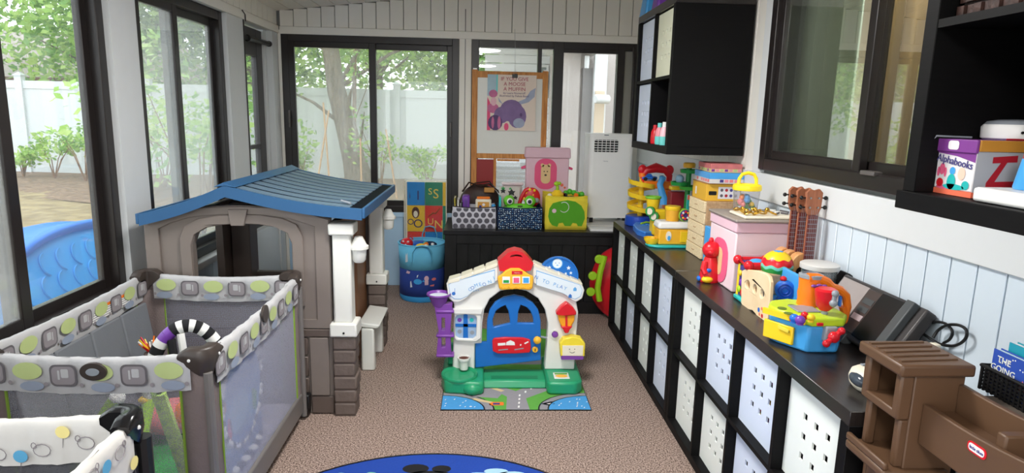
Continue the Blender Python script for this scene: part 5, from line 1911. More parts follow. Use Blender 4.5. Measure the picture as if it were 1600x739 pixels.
# outer raised border, leaving a sunk panel
o3 = [(XW0 + .005, .44), (XW1 - .002, .44), (XW1 - .002, top_line[-1][1] - .004)] + [(q[0], q[1] - .004) for q in top_line[::-1][1:]]
o3[-1] = (XW0 + .005, o3[-1][1])
i3 = []
mx_, mz_ = (XW0 + XW1) / 2, .72
for q in o3:
    i3.append((mx_ + (q[0] - mx_) * .845, q[1] - .035 if q[1] > .6 else q[1] + .045))
B().prism([o3, i3], (0, HY0 + .001, 0), X3, Z3, (0, -.012, 0)).obj('border_frame', M_hb, near, bev=.003)
kq = [hp(278, 152), hp(332, 152), hp(323, 197), hp(287, 197)]
B().prism(kq, (0, HY0 + .002, 0), X3, Z3, (0, -.024, 0)).obj('keystone', M_hb, near, bev=.003)
B().prism([(XW0, .40), (XW1 + .004, .40), (XW1 + .004, .437), (XW0, .437)], (0, HY0 + .001, 0), X3, Z3, (0, -.016, 0)).obj('belt_rail', M_hb2, near, bev=.003)
# lower wall: moulded blocks and board
rows = [(.005, .095, [-.10, -.24, -.40, -.56]), (.10, .19, [-.14, -.30, -.44, -.60]), (.195, .30, [-.09, -.22, -.38, -.54]), (.305, .395, [-.13, -.28, -.42, -.58])]
xb1 = XW1 - .115
for (z0_, z1_, cuts) in rows:
    ps = [0] + cuts
    for a, c_ in zip(ps[:-1], ps[1:]):
        B().bx(xb1 + c_ + .003, xb1 + a - .003, HY0 - .012, HY0 + .002, z0_ + .002, z1_ - .002).obj('block', M_hb2, near, bev=.004, seg=1)
B().bx(XW1 - .108, XW1 - .018, HY0 - .016, HY0 + .002, .10, .395).obj('upright_board', M_hb, near, bev=.004)
B().bx(XW1 - .108, XW1 - .0, HY0 - .012, HY0 + .002, .005, .095).obj('block', M_hb2, near, bev=.004, seg=1)


def porch_post(y, zt, lamp_side):
    """stone pier of stacked blocks, white column, round lamp"""
    xa, xb = XW1 + .006, -1.515
    n = 6
    for k in range(n):
        za, zb_ = .002 + k * .405 / n, .002 + (k + 1) * .405 / n
        j = .004 * ((k * 7) % 3 - 1)
        B().bx(xa, xb + j, y - .055 - .3 * j, y + .055, za + .002, zb_ - .002).obj('brick', M_stone, house, bev=.008)
    B().bx(xa + .004, xb - .006, y - .05, y + .05, .0, .405).obj('pier_core', M_hb2, house)
    b = B()
    b.bx(xa - .012, xb + .012, y - .065, y + .065, .408, .475, top=(.97, .97))
    co = b.obj('column_base', M_hwhite, house, bev=.008)
    B().cyl((-1.565, y - .068, .43), (-1.565, y - .063, .43), .005, n=10).obj('screw', M_black, co)
    B().bx(xa + .006, xb - .012, y - .045, y + .045, .472, zt - .05, top=(.96, .96)).obj('column', M_hwhite, house, bev=.01)
    B().bx(xa - .006, xb + .004, y - .058, y + .058, zt - .055, zt, top=(1.02, 1.02)).obj('column_cap', M_hwhite, house, bev=.008)
    lx, lz = xb + .018, zt - .13
    B().lathe([(.0, .065), (.018, .062), (.038, .022), (.046, .018), (.046, .004), (.036, .0), (.032, -.05), (.022, -.062), (.0, -.065)], (lx, y, lz), n=20).obj('porch_lamp', M_hwhite, house)


porch_post(HY0 + .02, .955, 1)
porch_post(HY1, .945, 1)
# far and window-side walls with openings, front wall with doorway
B().prism([[(XW0, 0), (XW1 + .05, 0), (XW1 + .05, .93), (-2.07, 1.09), (XW0, .94)], [(-2.32, .47), (-1.80, .47), (-1.80, .82), (-1.90, .89), (-2.06, .915), (-2.22, .89), (-2.32, .82)]], (0, HY1, 0), X3, Z3, (0, .05, 0)).obj('wall', M_hb2, house, bev=.004)
B().prism([[(HY0 + .055, 0), (HY1 - .005, 0), (HY1 - .005, .93), (HY0 + .055, .93)], [(-1.27, .47), (-.60, .47), (-.60, .86), (-1.27, .86)]], (XW0, 0, 0), Y3, Z3, (.045, 0, 0)).obj('wall', M_hb2, house, bev=.004)
B().prism([[(HY0 + .055, 0), (-1.16, 0), (-1.16, .80), (-1.05, .86), (-.80, .86), (-.70, .80), (-.70, 0), (HY1 - .005, 0), (HY1 - .005, .92), (HY0 + .055, .92)]], (XW1 - .055, 0, 0), Y3, Z3, (.045, 0, 0)).obj('wall', mat('warm_brown_plastic', (132, 92, 66), .5), house, bev=.004)
B().bx(XW1 - .05, XW1 - .02, -1.15, -.95, .03, .44).obj('door', M_teal, house, bev=.008)
B().cyl((-2.09, HY1 - .02, 1.02), (-2.09, HY1 + .002, 1.02), .032, .032, 20).obj('round_boss', M_hwhite, house, bev=.004)
B().bx(XW0 + .05, XW0 + .16, HY1 - .10, HY1 - .002, 0, .92).obj('corner_post', M_hb2, house, bev=.006)
# roof
ZR, ZE = 1.122, 1.008
XRdg, XEr, XEl = -2.075, -1.465, -2.462
RY0, RY1_ = -1.435, -.42
def slope(s, right=True):
    xe = XEr if right else XEl
    return (XRdg + (xe - XRdg) * s, ZR + ((ZE if right else .985) - ZR) * s + (.018 * s * s if right else 0) - .012 * sin(pi * s))
roof = None
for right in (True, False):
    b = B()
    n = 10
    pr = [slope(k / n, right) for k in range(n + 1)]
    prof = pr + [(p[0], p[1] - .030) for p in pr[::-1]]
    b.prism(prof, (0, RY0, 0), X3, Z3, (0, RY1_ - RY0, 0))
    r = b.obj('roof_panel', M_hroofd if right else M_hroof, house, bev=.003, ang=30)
    # fascia boards at both gable ends and the eave
    for y in (RY0 - .014, RY1_):
        prof2 = [(p[0], p[1] + .005) for p in pr] + [(p[0], p[1] - .048) for p in pr[::-1]]
        B().prism(prof2, (0, y, 0), X3, Z3, (0, .014, 0)).obj('fascia', M_hroof, r, bev=.003)
    p = pr[-1]
    s_ = 1 if right else -1
    B().bx(min(p[0], p[0] + s_ * .014), max(p[0], p[0] + s_ * .014), RY0 - .014, RY1_ + .014, p[1] - .04, p[1] + .008).obj('fascia', M_hroof, r, bev=.003)
    ns = 9
    sw = (RY1_ - RY0) / ns
    for k in range(ns):
        b = B()
        ya, yb = RY0 + k * sw + .02, RY0 + (k + 1) * sw - .02
        up = [(p_[0], p_[1] + .004) for p_ in pr[0:n]]
        lo = [(p_[0], p_[1] - .001) for p_ in pr[0:n]]
        b.prism(up + lo[::-1], (0, ya, 0), X3, Z3, (0, yb - ya, 0))
        b.obj('roof_slat', M_hslat, r, ang=30)
B().prism([(XRdg - .05, ZR - .003), (XRdg, ZR + .02), (XRdg + .05, ZR - .003), (XRdg, ZR + .002)], (0, RY0 - .016, 0), X3, Z3, (0, RY1_ - RY0 + .032, 0)).obj('ridge_cap', M_hroof, house, bev=.003)
p = slope(.86)
B().cyl((p[0] - .03, RY0 + .10, p[1] + .02), (p[0] + .02, RY0 + .07, p[1] + .012), .006, n=8).obj('roof_peg', M_greyp, house)
# white bench between the porch columns
b = B()
b.add([(XW1 + .02, -.85, .262), (-1.505, -.85, .252), (-1.485, -.85, .275), (XW1 + .02, -.85, .292), (XW1 + .02, -.50, .262), (-1.505, -.50, .252), (-1.485, -.50, .275), (XW1 + .02, -.50, .292)], [(0, 1, 2, 3), (7, 6, 5, 4), (0, 4, 5, 1), (1, 5, 6, 2), (2, 6, 7, 3), (3, 7, 4, 0)])
b.obj('bench_seat', M_hwhite, house, bev=.008)
for y in (-.85, -.56):
    B().bx(XW1 + .03, -1.52, y, y + .06, .0, .256, top=(.92, .9)).obj('bench_leg', M_hwhite, house, bev=.01)
# ---------------------------------------------------------------- road mat, activity house, rug, hamper, alphabet mat
M_matgreen = mat('mat_green', (92, 160, 66), .95, .08, scale=60)
M_road = mat('mat_road', (142, 140, 146), .95, .06, scale=60)
M_lake = mat('mat_lake', (70, 150, 210), .95, .08, scale=60)
M_sandy = mat('mat_sand', (206, 184, 140), .95, .06)
t = thing('road_mat', 'green play mat with grey roads and blue ponds under the activity house', 'mat', (-.73, -.72, 0))
MX0, MX1, MY0, MY1 = -1.107, -.348, -1.352, -.10
B().bx(MX0 - .004, MX1 + .004, MY0 - .004, MY1 + .004, .0005, .004).obj('binding', M_black, t)
b = B()
zl = .0042
def mf(pts, m, k=0):
    b.use(m).face(pts, (0, 0, zl + .0003 * k))
mf([(MX0, MY0), (MX1, MY0), (MX1, MY1), (MX0, MY1)], M_matgreen)
def quarter(cx, cy, r, s):
    return [(cx, cy)] + [(cx + s * r * cos(a), cy + r * .75 * sin(a)) for a in [pi / 2 * k / 10 for k in range(11)]]
mf(quarter(MX0, MY0, .27, 1), M_black, 1)
mf(quarter(MX0, MY0, .262, 1), M_road, 2)
mf(quarter(MX0, MY0, .222, 1), M_black, 3)
mf(quarter(MX0, MY0, .214, 1), M_lake, 4)
mf(quarter(MX1, MY0, .27, -1)[::-1], M_black, 1)
mf(quarter(MX1, MY0, .262, -1)[::-1], M_road, 2)
mf(quarter(MX1, MY0, .222, -1)[::-1], M_black, 3)
mf(quarter(MX1, MY0, .214, -1)[::-1], M_lake, 4)
mf([(-.78, MY0), (-.66, MY0), (-.67, -1.22), (-.52, -1.10), (-.52, -1.04), (-.62, -1.04), (-.72, -1.13), (-.82, -1.05), (-.90, -1.05), (-.77, -1.2)], M_road, 1)
mf([(-.96, -1.20), (-.82, -1.22), (-.78, -1.13), (-.95, -1.05), (-1.02, -1.1)], M_road, 2)
mf([(-.94, -1.03), (-.80, -1.14), (-.78, -1.125), (-.92, -1.01)], M_sandy, 3)
mf([(-.96, -1.24), (-.86, -1.28), (-.845, -1.265), (-.94, -1.22)], M_sandy, 3)
for k in range(7):
    yy = MY0 + .02 + k * .045
    xx = -.72 + .004 * k + (.03 * (k - 3) if k > 3 else 0)
    mf([(xx, yy), (xx + .009, yy), (xx + .012, yy + .024), (xx + .003, yy + .024)], M_whitep, 4)
mf([(-.60, -1.285), (-.535, -1.315), (-.47, -1.285), (-.535, -1.255)], M_bluel, 2)
mf([(-.57, -1.285), (-.535, -1.30), (-.50, -1.285), (-.535, -1.27)], M_whitep, 3)
mf([(-.545, -1.285), (-.53, -1.292), (-.522, -1.282)], M_black, 4)
mf(rrect(-.865, -.79, -1.305, -1.265, .008), M_orange, 2)
mf(rrect(-.845, -.81, -1.296, -1.276, .004), M_navyi, 3)
rng = random.Random(5)
for s_, cx in ((1, MX0), (-1, MX1)):
    for k in range(14):
        x, y = cx + s_ * rng.uniform(.01, .18), MY0 + rng.uniform(.01, .12)
        if (abs(x - cx) / .2) ** 2 + ((y - MY0) / .15) ** 2 < .95:
            mf([(x, y), (x + .006, y + .002), (x + .01, y + .012), (x + .004, y + .010)], M_whitep, 5)
mf([(-1.0, -.75), (-.45, -.75), (-.45, -.62), (-1.0, -.62)], M_road, 1)
mf([(-.80, -.62), (-.68, -.62), (-.68, MY1), (-.80, MY1)], M_road, 2)
b.obj('mat_print', None, t)

AY = -1.0
M_hw = mat('house_white_plastic', (222, 222, 218), .35, .02)
M_hwshade = mat('house_ivory_plastic', (226, 220, 200), .35, .02)
M_hprint = mat('house_pale_print', (216, 226, 234), .4, .02)
M_inkblue = mat('house_blue_ink', (90, 160, 216), .45, .03)
M_inkblue2 = mat('house_deep_blue_ink', (46, 110, 190), .45, .03)
M_hgreen = mat('house_green_plastic', (36, 150, 104), .35, .05)
M_hblue = mat('house_blue_plastic', (24, 104, 186), .32, .04)
M_hpurple = mat('house_purple_plastic', (122, 66, 156), .32, .04)
M_gold = mat('house_gold_plastic', (240, 180, 50), .3, .04)
M_soilp = mat('pot_soil', (90, 50, 40), .9, .2)
M_amber = mat('amber_lens', (236, 160, 40), .2, .08)
ah = thing('activity_house', 'toddler activity house with white arch, blue door and red roof on the road mat', 'toy', (-.75, -1.1, .005))


def ap(cx, cy):
    p = P(660 + cx * .39267, 370 + cy * .39243, 1, AY)
    return (p.x, p.z)


def apl(pts):
    return [ap(*q) for q in pts]


def slab(pts, y, d, holes=()):
    return B().prism([apl(pts)] + [apl(h) for h in holes], (0, y, 0), X3, Z3, (0, d, 0))


wall = slab([(120, 528), (126, 270), (118, 250), (104, 238), (98, 182), (112, 168), (186, 150), (250, 128), (300, 106), (360, 90), (420, 98), (450, 108), (540, 142), (632, 182), (641, 210), (632, 240), (612, 258), (620, 300), (612, 400), (604, 528), (486, 528), (496, 420), (500, 345), (488, 290), (460, 245), (415, 216), (365, 206), (310, 216), (268, 248), (246, 290), (238, 345), (236, 424), (208, 426), (208, 528)], AY, .075).obj('wall', M_hw, ah, bev=.006)
# roof bands with printed strips and shingle steps
for pts in ([(96, 182), (112, 168), (300, 106), (300, 172), (245, 192), (205, 214), (180, 240), (150, 256), (122, 256), (104, 240)], [(440, 108), (632, 182), (643, 210), (634, 242), (612, 256), (588, 248), (560, 226), (500, 204), (440, 182)]):
    o = slab(pts, AY - .018, .02).obj('roof_band', M_hw, ah, bev=.005)
    cx_ = sum(q[0] for q in pts) / len(pts)
    cy_ = sum(q[1] for q in pts) / len(pts)
    ins = [(cx_ + (q[0] - cx_) * .90, cy_ + (q[1] - cy_) * .78) for q in pts]
    slab(ins, AY - .0185, -.0008).obj('strip_outline', M_inkblue, o)
    ins = [(cx_ + (q[0] - cx_) * .885, cy_ + (q[1] - cy_) * .74) for q in pts]
    slab(ins, AY - .0194, -.0006).obj('printed_strip', M_hprint, o)
for (x0_, y0_, x1_, y1_) in ((100, 184, 150, 166), (150, 168, 200, 146), (200, 150, 248, 128), (248, 132, 300, 108)):
    slab([(x0_, y0_), (x0_ + 4, y0_ - 14), (x1_ - 2, y1_ - 8), (x1_, y1_ + 6)], AY - .022, .10).obj('shingle', M_hwshade, ah, bev=.004)
for k in range(4):
    x0_, x1_ = 444 + k * 48, 444 + (k + 1) * 48
    y0_, y1_ = 108 + k * 19, 108 + (k + 1) * 19
    slab([(x0_, y0_ + 6), (x0_ + 2, y0_ - 5), (x1_ - 2, y1_ - 4), (x1_, y1_ + 6)], AY - .020, .10).obj('shingle', M_hwshade, ah, bev=.004)


def atext(s, cx, cy, size, ang, m, y=-.0202):
    q = ap(cx, cy)
    a = radians(ang)
    text(s, size, (q[0], AY + y, q[1]), (cos(a), 0, sin(a)), (-sin(a), 0, cos(a)), m, ah)


for s_, cx, cy, a in (('C', 190, 206, 24), ('O', 200, 200, 24), ('M', 214, 190, 20), ('E', 230, 186, 20), ('O', 246, 186, 18), ('N', 268, 176, 18), ('I', 284, 160, 18)):
    atext(s_, cx, cy, .027, a, M_inkblue if s_ != 'O' else M_inkblue2)
for s_, cx, cy, a, mm in (('N', 452, 158, -18, M_inkblue2), ('T', 482, 172, -18, M_inkblue), ('O', 496, 178, -18, M_inkblue), ('P', 524, 186, -18, M_inkblue), ('L', 537, 192, -18, M_inkblue), ('A', 551, 196, -18, M_inkblue2), ('Y', 567, 202, -18, M_inkblue)):
    atext(s_, cx, cy, .027, a, mm)
b = B()
def adisc(cx, cy, r, m, y, ry=None):
    q = ap(cx, cy)
    b.use(m).face(circ(q[0], q[1], r, 14, ry), (0, AY + y, 0), X3, Z3)
adisc(125, 222, .010, M_inkblue2, -.0204)
q = ap(129, 212)
b.use(M_inkblue2).face([(q[0], q[1] - .008), (q[0] + .002, q[1] - .008), (q[0] + .002, q[1] + .016), (q[0], q[1] + .016)], (0, AY - .0204, 0), X3, Z3)
for k in range(3):
    adisc(205 + 9 * k, 212 - 2 * k, .0025, M_inkblue, -.0204)
for (cx, cy) in ((605, 205), (586, 232)):
    q = ap(cx, cy)
    b.use(M_inkblue if cx > 600 else M_inkblue2).face([(q[0] - .009, q[1] - .010), (q[0] + .009, q[1] - .010), (q[0] + .009, q[1] + .004), (q[0], q[1] + .013), (q[0] - .009, q[1] + .004)], (0, AY - .0204, 0), X3, Z3)
b.obj('note_print', None, ah)
# red gable and yellow sound panel
slab([(300, 94), (322, 74), (340, 58), (368, 50), (396, 56), (414, 70), (440, 100), (430, 128), (402, 132), (384, 118), (345, 118), (326, 132), (306, 130)], AY - .035, .11, holes=[[(346, 76), (352, 68), (372, 64), (392, 68), (398, 76), (372, 72)]]).obj('red_gable', M_red, ah, bev=.006)
yp = slab([(304, 196), (300, 170), (298, 154), (316, 142), (328, 128), (350, 118), (384, 118), (404, 130), (420, 142), (440, 152), (438, 176), (436, 196), (426, 204), (372, 200), (312, 204)], AY - .045, .03).obj('yellow_panel', M_gold, ah, bev=.005)
slab([(354, 128), (396, 128), (396, 141), (354, 141)], AY - .0455, -.002).obj('brand_plate', M_red, yp)
atext('Fisher-Price', 375, 135, .0062, 0, M_whitep, -.0480)
for k, (cx, mm) in enumerate(((332, M_green), (372, M_hotpink), (410, M_bluel))):
    slab([(cx - 15, 150), (cx + 15, 150), (cx + 15, 177), (cx - 15, 177)], AY - .0455, -.004).obj('picture_button', M_whitep, yp, bev=.001)
    slab([(cx - 11, 163 if k == 0 else 154), (cx + 11, 163 if k == 0 else 154), (cx + 11, 174), (cx - 11, 174)], AY - .0497, -.0006).obj('button_print', mm, yp)
b = B()
for k in range(9):
    q = ap(312 + k * 14.5, 192 + 3 * (k % 2))
    b.tube([(q[0] + .006 * cos(a), AY - .047, q[1] + .005 * sin(a)) for a in [2 * pi * i / 8 for i in range(8)]], .0022, 5, closed=True)
b.obj('scrollwork', M_gold, yp)
# blue door with two lights
door = slab([(210, 524), (210, 424), (256, 422), (257, 335), (268, 292), (290, 262), (325, 242), (365, 234), (405, 242), (440, 264), (462, 294), (471, 335), (472, 494)], AY + .006, .028, holes=[[(282, 362), (280, 330), (292, 298), (312, 282), (330, 274), (342, 296), (350, 346)], [(378, 346), (382, 300), (392, 272), (412, 280), (430, 298), (440, 322), (443, 346)]]).obj('door', M_hblue, ah, bev=.005)
slab([(278, 412), (284, 402), (330, 398), (400, 400), (428, 408), (432, 440), (426, 458), (370, 462), (300, 462), (280, 452)], AY + .005, -.018).obj('mail_slot', M_red, door, bev=.005)
b = B()
for pts in ([(300, 420), (330, 418), (330, 428), (300, 430)], [(332, 428), (334, 416), (350, 408), (366, 416), (368, 428)], [(388, 424), (394, 424), (392, 430), (388, 430)], [(404, 420), (420, 412), (422, 416), (408, 424)]):
    b.use(M_whitep).prism(apl(pts), (0, AY - .0135, 0), X3, Z3, (0, -.001, 0))
for pts in ([(302, 446), (340, 442), (340, 446), (302, 450)], [(366, 444), (402, 438), (402, 442), (366, 448)]):
    b.use(M_greyp).prism(apl(pts), (0, AY - .0135, 0), X3, Z3, (0, -.001, 0))
b.obj('slot_print', None, door)
q = ap(456, 407)
B().sph((q[0], AY - .018, q[1]), (.022, .020, .022), 16).obj('door_knob', M_gold, door)
q = ap(448, 448)
B().cyl((q[0], AY + .006, q[1]), (q[0], AY - .010, q[1]), .016, n=18).obj('key_plate', M_gold, door, bev=.002)
B().bx(q[0] - .0025, q[0] + .0025, AY - .0112, AY - .0102, q[1] - .008, q[1] + .008).obj('keyhole', M_black, door)
q0, q1 = ap(472, 402), ap(496, 408)
B().cyl((q0[0] - .004, AY + .02, q0[1]), (q1[0] + .006, AY + .02, q1[1]), .006, n=10).obj('hinge_pin', M_greyp, door)
# window at the flower-pot side
slab([(126, 296), (134, 288), (224, 290), (232, 300), (234, 400), (216, 414), (134, 410), (126, 398)], AY - .001, -.018, holes=[[(132, 392), (130, 320), (136, 310), (172, 305), (208, 309), (216, 320), (214, 392), (200, 402), (146, 400)]]).obj('window_frame', M_hw, ah, bev=.005)
slab([(122, 282), (240, 282), (238, 302), (124, 300)], AY - .001, -.026).obj('window_ledge', M_hw, ah, bev=.005)
wp = slab([(132, 392), (130, 320), (136, 310), (172, 305), (208, 309), (216, 320), (214, 392), (200, 402), (146, 400)], AY - .0005, -.004).obj('window_picture', mat('window_print', (150, 176, 206), .3, .25, scale=30), ah)
b = B()
for pts in ([(164, 304), (180, 304), (182, 402), (162, 402)], [(130, 344), (216, 346), (216, 358), (130, 356)]):
    b.prism(apl(pts), (0, AY - .0046, 0), X3, Z3, (0, -.003, 0))
b.obj('window_cross', M_hblue, wp)
b = B()
for cx, cy, mm in ((148, 330, M_purple), (196, 330, M_teal), (148, 376, M_greyp), (198, 380, M_greyp)):
    adisc(cx, cy, .012, mm, -.0049)
b.obj('window_prints', None, wp, kind='stuff')
# red lantern
lan = slab([(528, 300), (530, 290), (546, 270), (570, 252), (594, 270), (608, 290), (608, 302), (570, 306)], AY - .001, -.045).obj('lantern_roof', M_red, ah, bev=.006)
slab([(536, 304), (604, 304), (602, 328), (590, 350), (550, 350), (540, 328)], AY - .001, -.032).obj('lantern_glass', M_amber, ah, bev=.006)
slab([(565, 302), (574, 302), (574, 352), (566, 352)], AY - .030, -.008).obj('lantern_bar', M_red, ah, bev=.002)
slab([(546, 348), (594, 348), (582, 362), (578, 374), (562, 374), (558, 362)], AY - .001, -.040).obj('lantern_foot', M_red, ah, bev=.005)
# purple button and smiling mailbox
q = ap(527, 387)
B().lathe([(.0, .018), (.014, .016), (.018, .008), (.018, .0), (.0, 0)], (q[0], AY - .0005, q[1]), axis=(0, -1, 0), n=20).obj('doorbell', M_hpurple, ah)
B().prism([circ(q[0], q[1], .027, 20), circ(q[0], q[1], .019, 20)], (0, AY - .0005, 0), X3, Z3, (0, -.008, 0)).obj('doorbell_ring', M_hw, ah, bev=.002)
mb = slab([(545, 462), (542, 412), (556, 394), (590, 385), (626, 392), (642, 412), (640, 462)], AY - .001, -.055).obj('mailbox', mat('house_yellow_plastic', (238, 214, 60), .32), ah, bev=.005)
slab([(552, 458), (552, 418), (634, 418), (632, 458)], AY - .056, -.003).obj('mailbox_face', M_cream, mb, bev=.001)
slab([(548, 474), (548, 458), (636, 460), (634, 474)], AY - .001, -.057).obj('mailbox_base', M_hpurple, mb, bev=.003)
b = B()
for cx in (580, 600):
    adisc(cx, 432, .0028, M_black, -.0597)
b.use(M_black).tube([(ap(580 + k * 3.4, 442 + 5 * sin(pi * k / 6))[0], AY - .0597, ap(580 + k * 3.4, 442 + 5 * sin(pi * k / 6))[1]) for k in range(7)], .0011, 5)
b.obj('smile', None, mb)
# moon disc behind the roof
q = ap(543, 165)
md = B().prism(circ(q[0], q[1], .112, 40), (0, AY + .055, 0), X3, Z3, (0, -.02, 0)).obj('night_disc', M_hblue, ah, bev=.004)
b = B().prism([circ(q[0], q[1], .112, 40), circ(q[0], q[1], .103, 40)], (0, AY + .0355, 0), X3, Z3, (0, -.006, 0))
b.obj('disc_rim', M_hblue, md, bev=.002)
b = B()
adisc(540, 112, .030, M_inkblue, .0348)
adisc(540, 112, .026, M_hprint, .0344)
adisc(533, 110, .0025, M_inkblue2, .034)
adisc(547, 110, .0025, M_inkblue2, .034)
adisc(540, 119, .006, M_inkblue, .034, .003)
for cx, cy, s_ in ((585, 130, .013), (594, 150, .010), (574, 152, .008), (508, 128, .011)):
    qq = ap(cx, cy)
    b.use(M_hprint).face([(qq[0] + s_ * (1 if k % 2 == 0 else .45) * sin(pi * k / 5), qq[1] + s_ * (1 if k % 2 == 0 else .45) * cos(pi * k / 5)) for k in range(10)], (0, AY + .0344, 0), X3, Z3)
b.obj('night_print', None, md)
# purple ball chute
q0, q1, q2 = ap(62, 228), ap(85, 285), ap(92, 466)
cx_ = ap(86, 300)[0]
ym = AY - .02
b = B()
b.lathe([(.062, .0), (.066, .004), (.064, .012), (.055, .004), (.045, -.028), (.030, -.060), (.0, -.062)], (ap(66, 228)[0] - .0, ym, q0[1] + .0), n=28, cap=False)
b.obj('chute_funnel', M_hpurple, ah, ang=50)
B().lathe([(.0, .0), (.054, .0)], (ap(66, 228)[0], ym, q0[1] - .002), n=24).obj('funnel_inside', M_hprint, ah)
xl_, xr_ = ap(62, 300)[0], ap(116, 300)[0]
z0_, z1_ = ap(90, 466)[1], ap(90, 258)[1]
b = B()
b.prism([[(xl_ - .006, z0_), (xr_ + .004, z0_), (xr_, z0_ + .03), (xr_ - .004, (z0_ + z1_) / 2), (xr_ + .006, z1_), (xl_ - .018, z1_), (xl_ + .006, (z0_ + z1_) / 2)]] + [apl(h_) for h_ in ([(78, 312), (92, 312), (92, 362), (78, 362)], [(78, 390), (94, 390), (94, 430), (78, 430)])], (0, ym - .026, 0), X3, Z3, (0, .05, 0))
b.obj('chute', M_hpurple, ah, bev=.006)
for cy in (288, 384, 462):
    qa = ap(60, cy)
    qb = ap(126, cy)
    B().bx(qa[0] - .004, qb[0] + .002, ym - .031, ym + .03, qa[1] - .008, qa[1] + .008).obj('chute_collar', M_hpurple, ah, bev=.006)
# flower pot
q = ap(166, 475)
B().lathe([(.0, -.062), (.022, -.062), (.026, -.03), (.030, -.008), (.035, -.006), (.036, .006), (.030, .006), (.028, -.004), (.0, -.004)], (q[0], AY - .032, q[1]), n=24).obj('flower_pot', M_hw, ah)
B().lathe([(.0, .003), (.026, .001), (.028, -.003)], (q[0], AY - .032, q[1]), n=20).obj('pot_soil', M_soilp, ah)
# green base: two feet joined by a low sill, and back stays
bl, br = ap(80, 560)[0], ap(620, 560)[0]
f0, f1 = ap(244, 560)[0], ap(484, 560)[0]
zg = ap(160, 525)[1]
fb = zg - .004
b = B()
b.prism([(bl, -1.08), (bl + .02, -1.155), (bl + .05, -1.17), (f0 - .02, -1.185), (f0, -1.17), (f0, -.80), (bl + .02, -.80), (bl, -.83)], (0, 0, .0052), X3, Y3, (0, 0, fb * .95))
gf = b.obj('base_foot', M_hgreen, ah, bev=.012)
cxp, cyp = (bl + f0) / 2 - .018, -1.085
b = B()
b.lathe([(.080, .0), (.092, .016), (.096, .018), (.10, .012), (.098, .0)], (cxp, cyp, fb * .95 + .003), n=32, cap=False)
b.lathe([(.0, .0), (.080, .002)], (cxp, cyp, fb * .95 + .006), n=32)
b.obj('dish', M_hgreen, ah, ang=50)
B().sph((f0 - .06, -1.155, .034), (.055, .05, .038), 16).obj('foot_bump', M_hgreen, gf)
b = B()
b.prism([(f1, -1.165), (f1 + .02, -1.18), (br - .04, -1.18), (br, -1.14), (br + .005, -.82), (br - .02, -.80), (f1, -.80)], (0, 0, .0052), X3, Y3, (0, 0, fb * .95))
gf2 = b.obj('base_foot', M_hgreen, ah, bev=.016)
q = (f1 + br) / 2 - .012
B().bx(q - .042, q + .042, -1.13, -1.05, fb * .95 + .004, fb * .95 + .009).obj('weather_tile', M_hw, gf2, bev=.003)
b = B()
b.use(M_gold).face(circ(q, -1.10, .034, 16, .02), (0, 0, fb * .95 + .0096))
b.use(M_matgreen).face(rrect(q - .035, q + .035, -1.08, -1.06, .004), (0, 0, fb * .95 + .0098))
b.obj('tile_print', None, gf2)
B().bx(f0 - .005, f1 + .005, -1.10, -.90, .0052, .045, top=(1, .8)).obj('door_sill', M_hgreen, ah, bev=.008)
B().bx(f0 + .04, f1 - .04, -1.06, -1.02, .0451, .047).obj('sill_recess', mat('house_green_deep', (30, 128, 88), .4), ah)
for x in (bl + .06, br - .07):
    B().bx(x - .035, x + .035, AY + .06, AY + .10, .075, .20).obj('back_stay', M_hgreen, ah, bev=.008)

# round storybook rug
t = thing('round_rug', 'round blue rug with a cartoon print at the bottom of the view', 'rug', (-1.1, -2.59, 0))
RC, RR = Vector((-1.105, -2.588, 0)), .80
M_rugb = mat('rug_blue', (24, 66, 160), .95, .08, scale=80, bump=.3, bscale=300)
B().lathe([(.0, .0085), (RR - .012, .0085), (RR, .006), (RR + .002, .0005)], RC, n=96).obj('pile', M_rugb, t)
B().lathe([(RR - .006, .0088), (RR + .004, .008), (RR + .006, .0005), (RR - .006, .0005)], RC, n=96, cap=False).obj('binding', M_black, t)
b = B()
def rf(pts, m, k=0):
    b.use(m).face([(p[0], p[1]) for p in pts], (0, 0, .0089 + .0003 * k))
def rpx(px, py):
    q = P(px, py, 2, .009)
    return (q.x, q.y)
M_rugblk, M_rugsky, M_ruggrn = mat('rug_black', (20, 20, 24), .95), mat('rug_pale_blue', (160, 200, 224), .95), mat('rug_green', (130, 190, 150), .95)
def blob(cx, cy, rx, ry, m, k=0):
    rf(circ(cx, cy, rx, 18, ry), m, k)
for (px, py, rx, ry, m) in ((650, 730, .055, .035, M_rugblk), (690, 731, .04, .028, M_rugblk), (672, 740, .09, .03, M_rugblk), (775, 735, .05, .022, M_rugsky), (800, 740, .06, .024, M_rugsky), (748, 741, .05, .02, M_rugsky), (533, 741, .024, .016, M_ruggrn), (580, 740, .024, .016, M_ruggrn)):
    c_ = rpx(px, py)
    blob(c_[0], c_[1] - ry * .3, rx, ry, m, 1)
blob(-1.15, -2.02, .12, .06, M_rugblk, 1)
blob(-.85, -2.0, .16, .05, M_rugsky, 1)
blob(-1.12, -2.45, .30, .32, M_ruggrn, 1)
blob(-1.12, -2.45, .16, .2, M_rugblk, 2)
b.obj('rug_print', None, t)

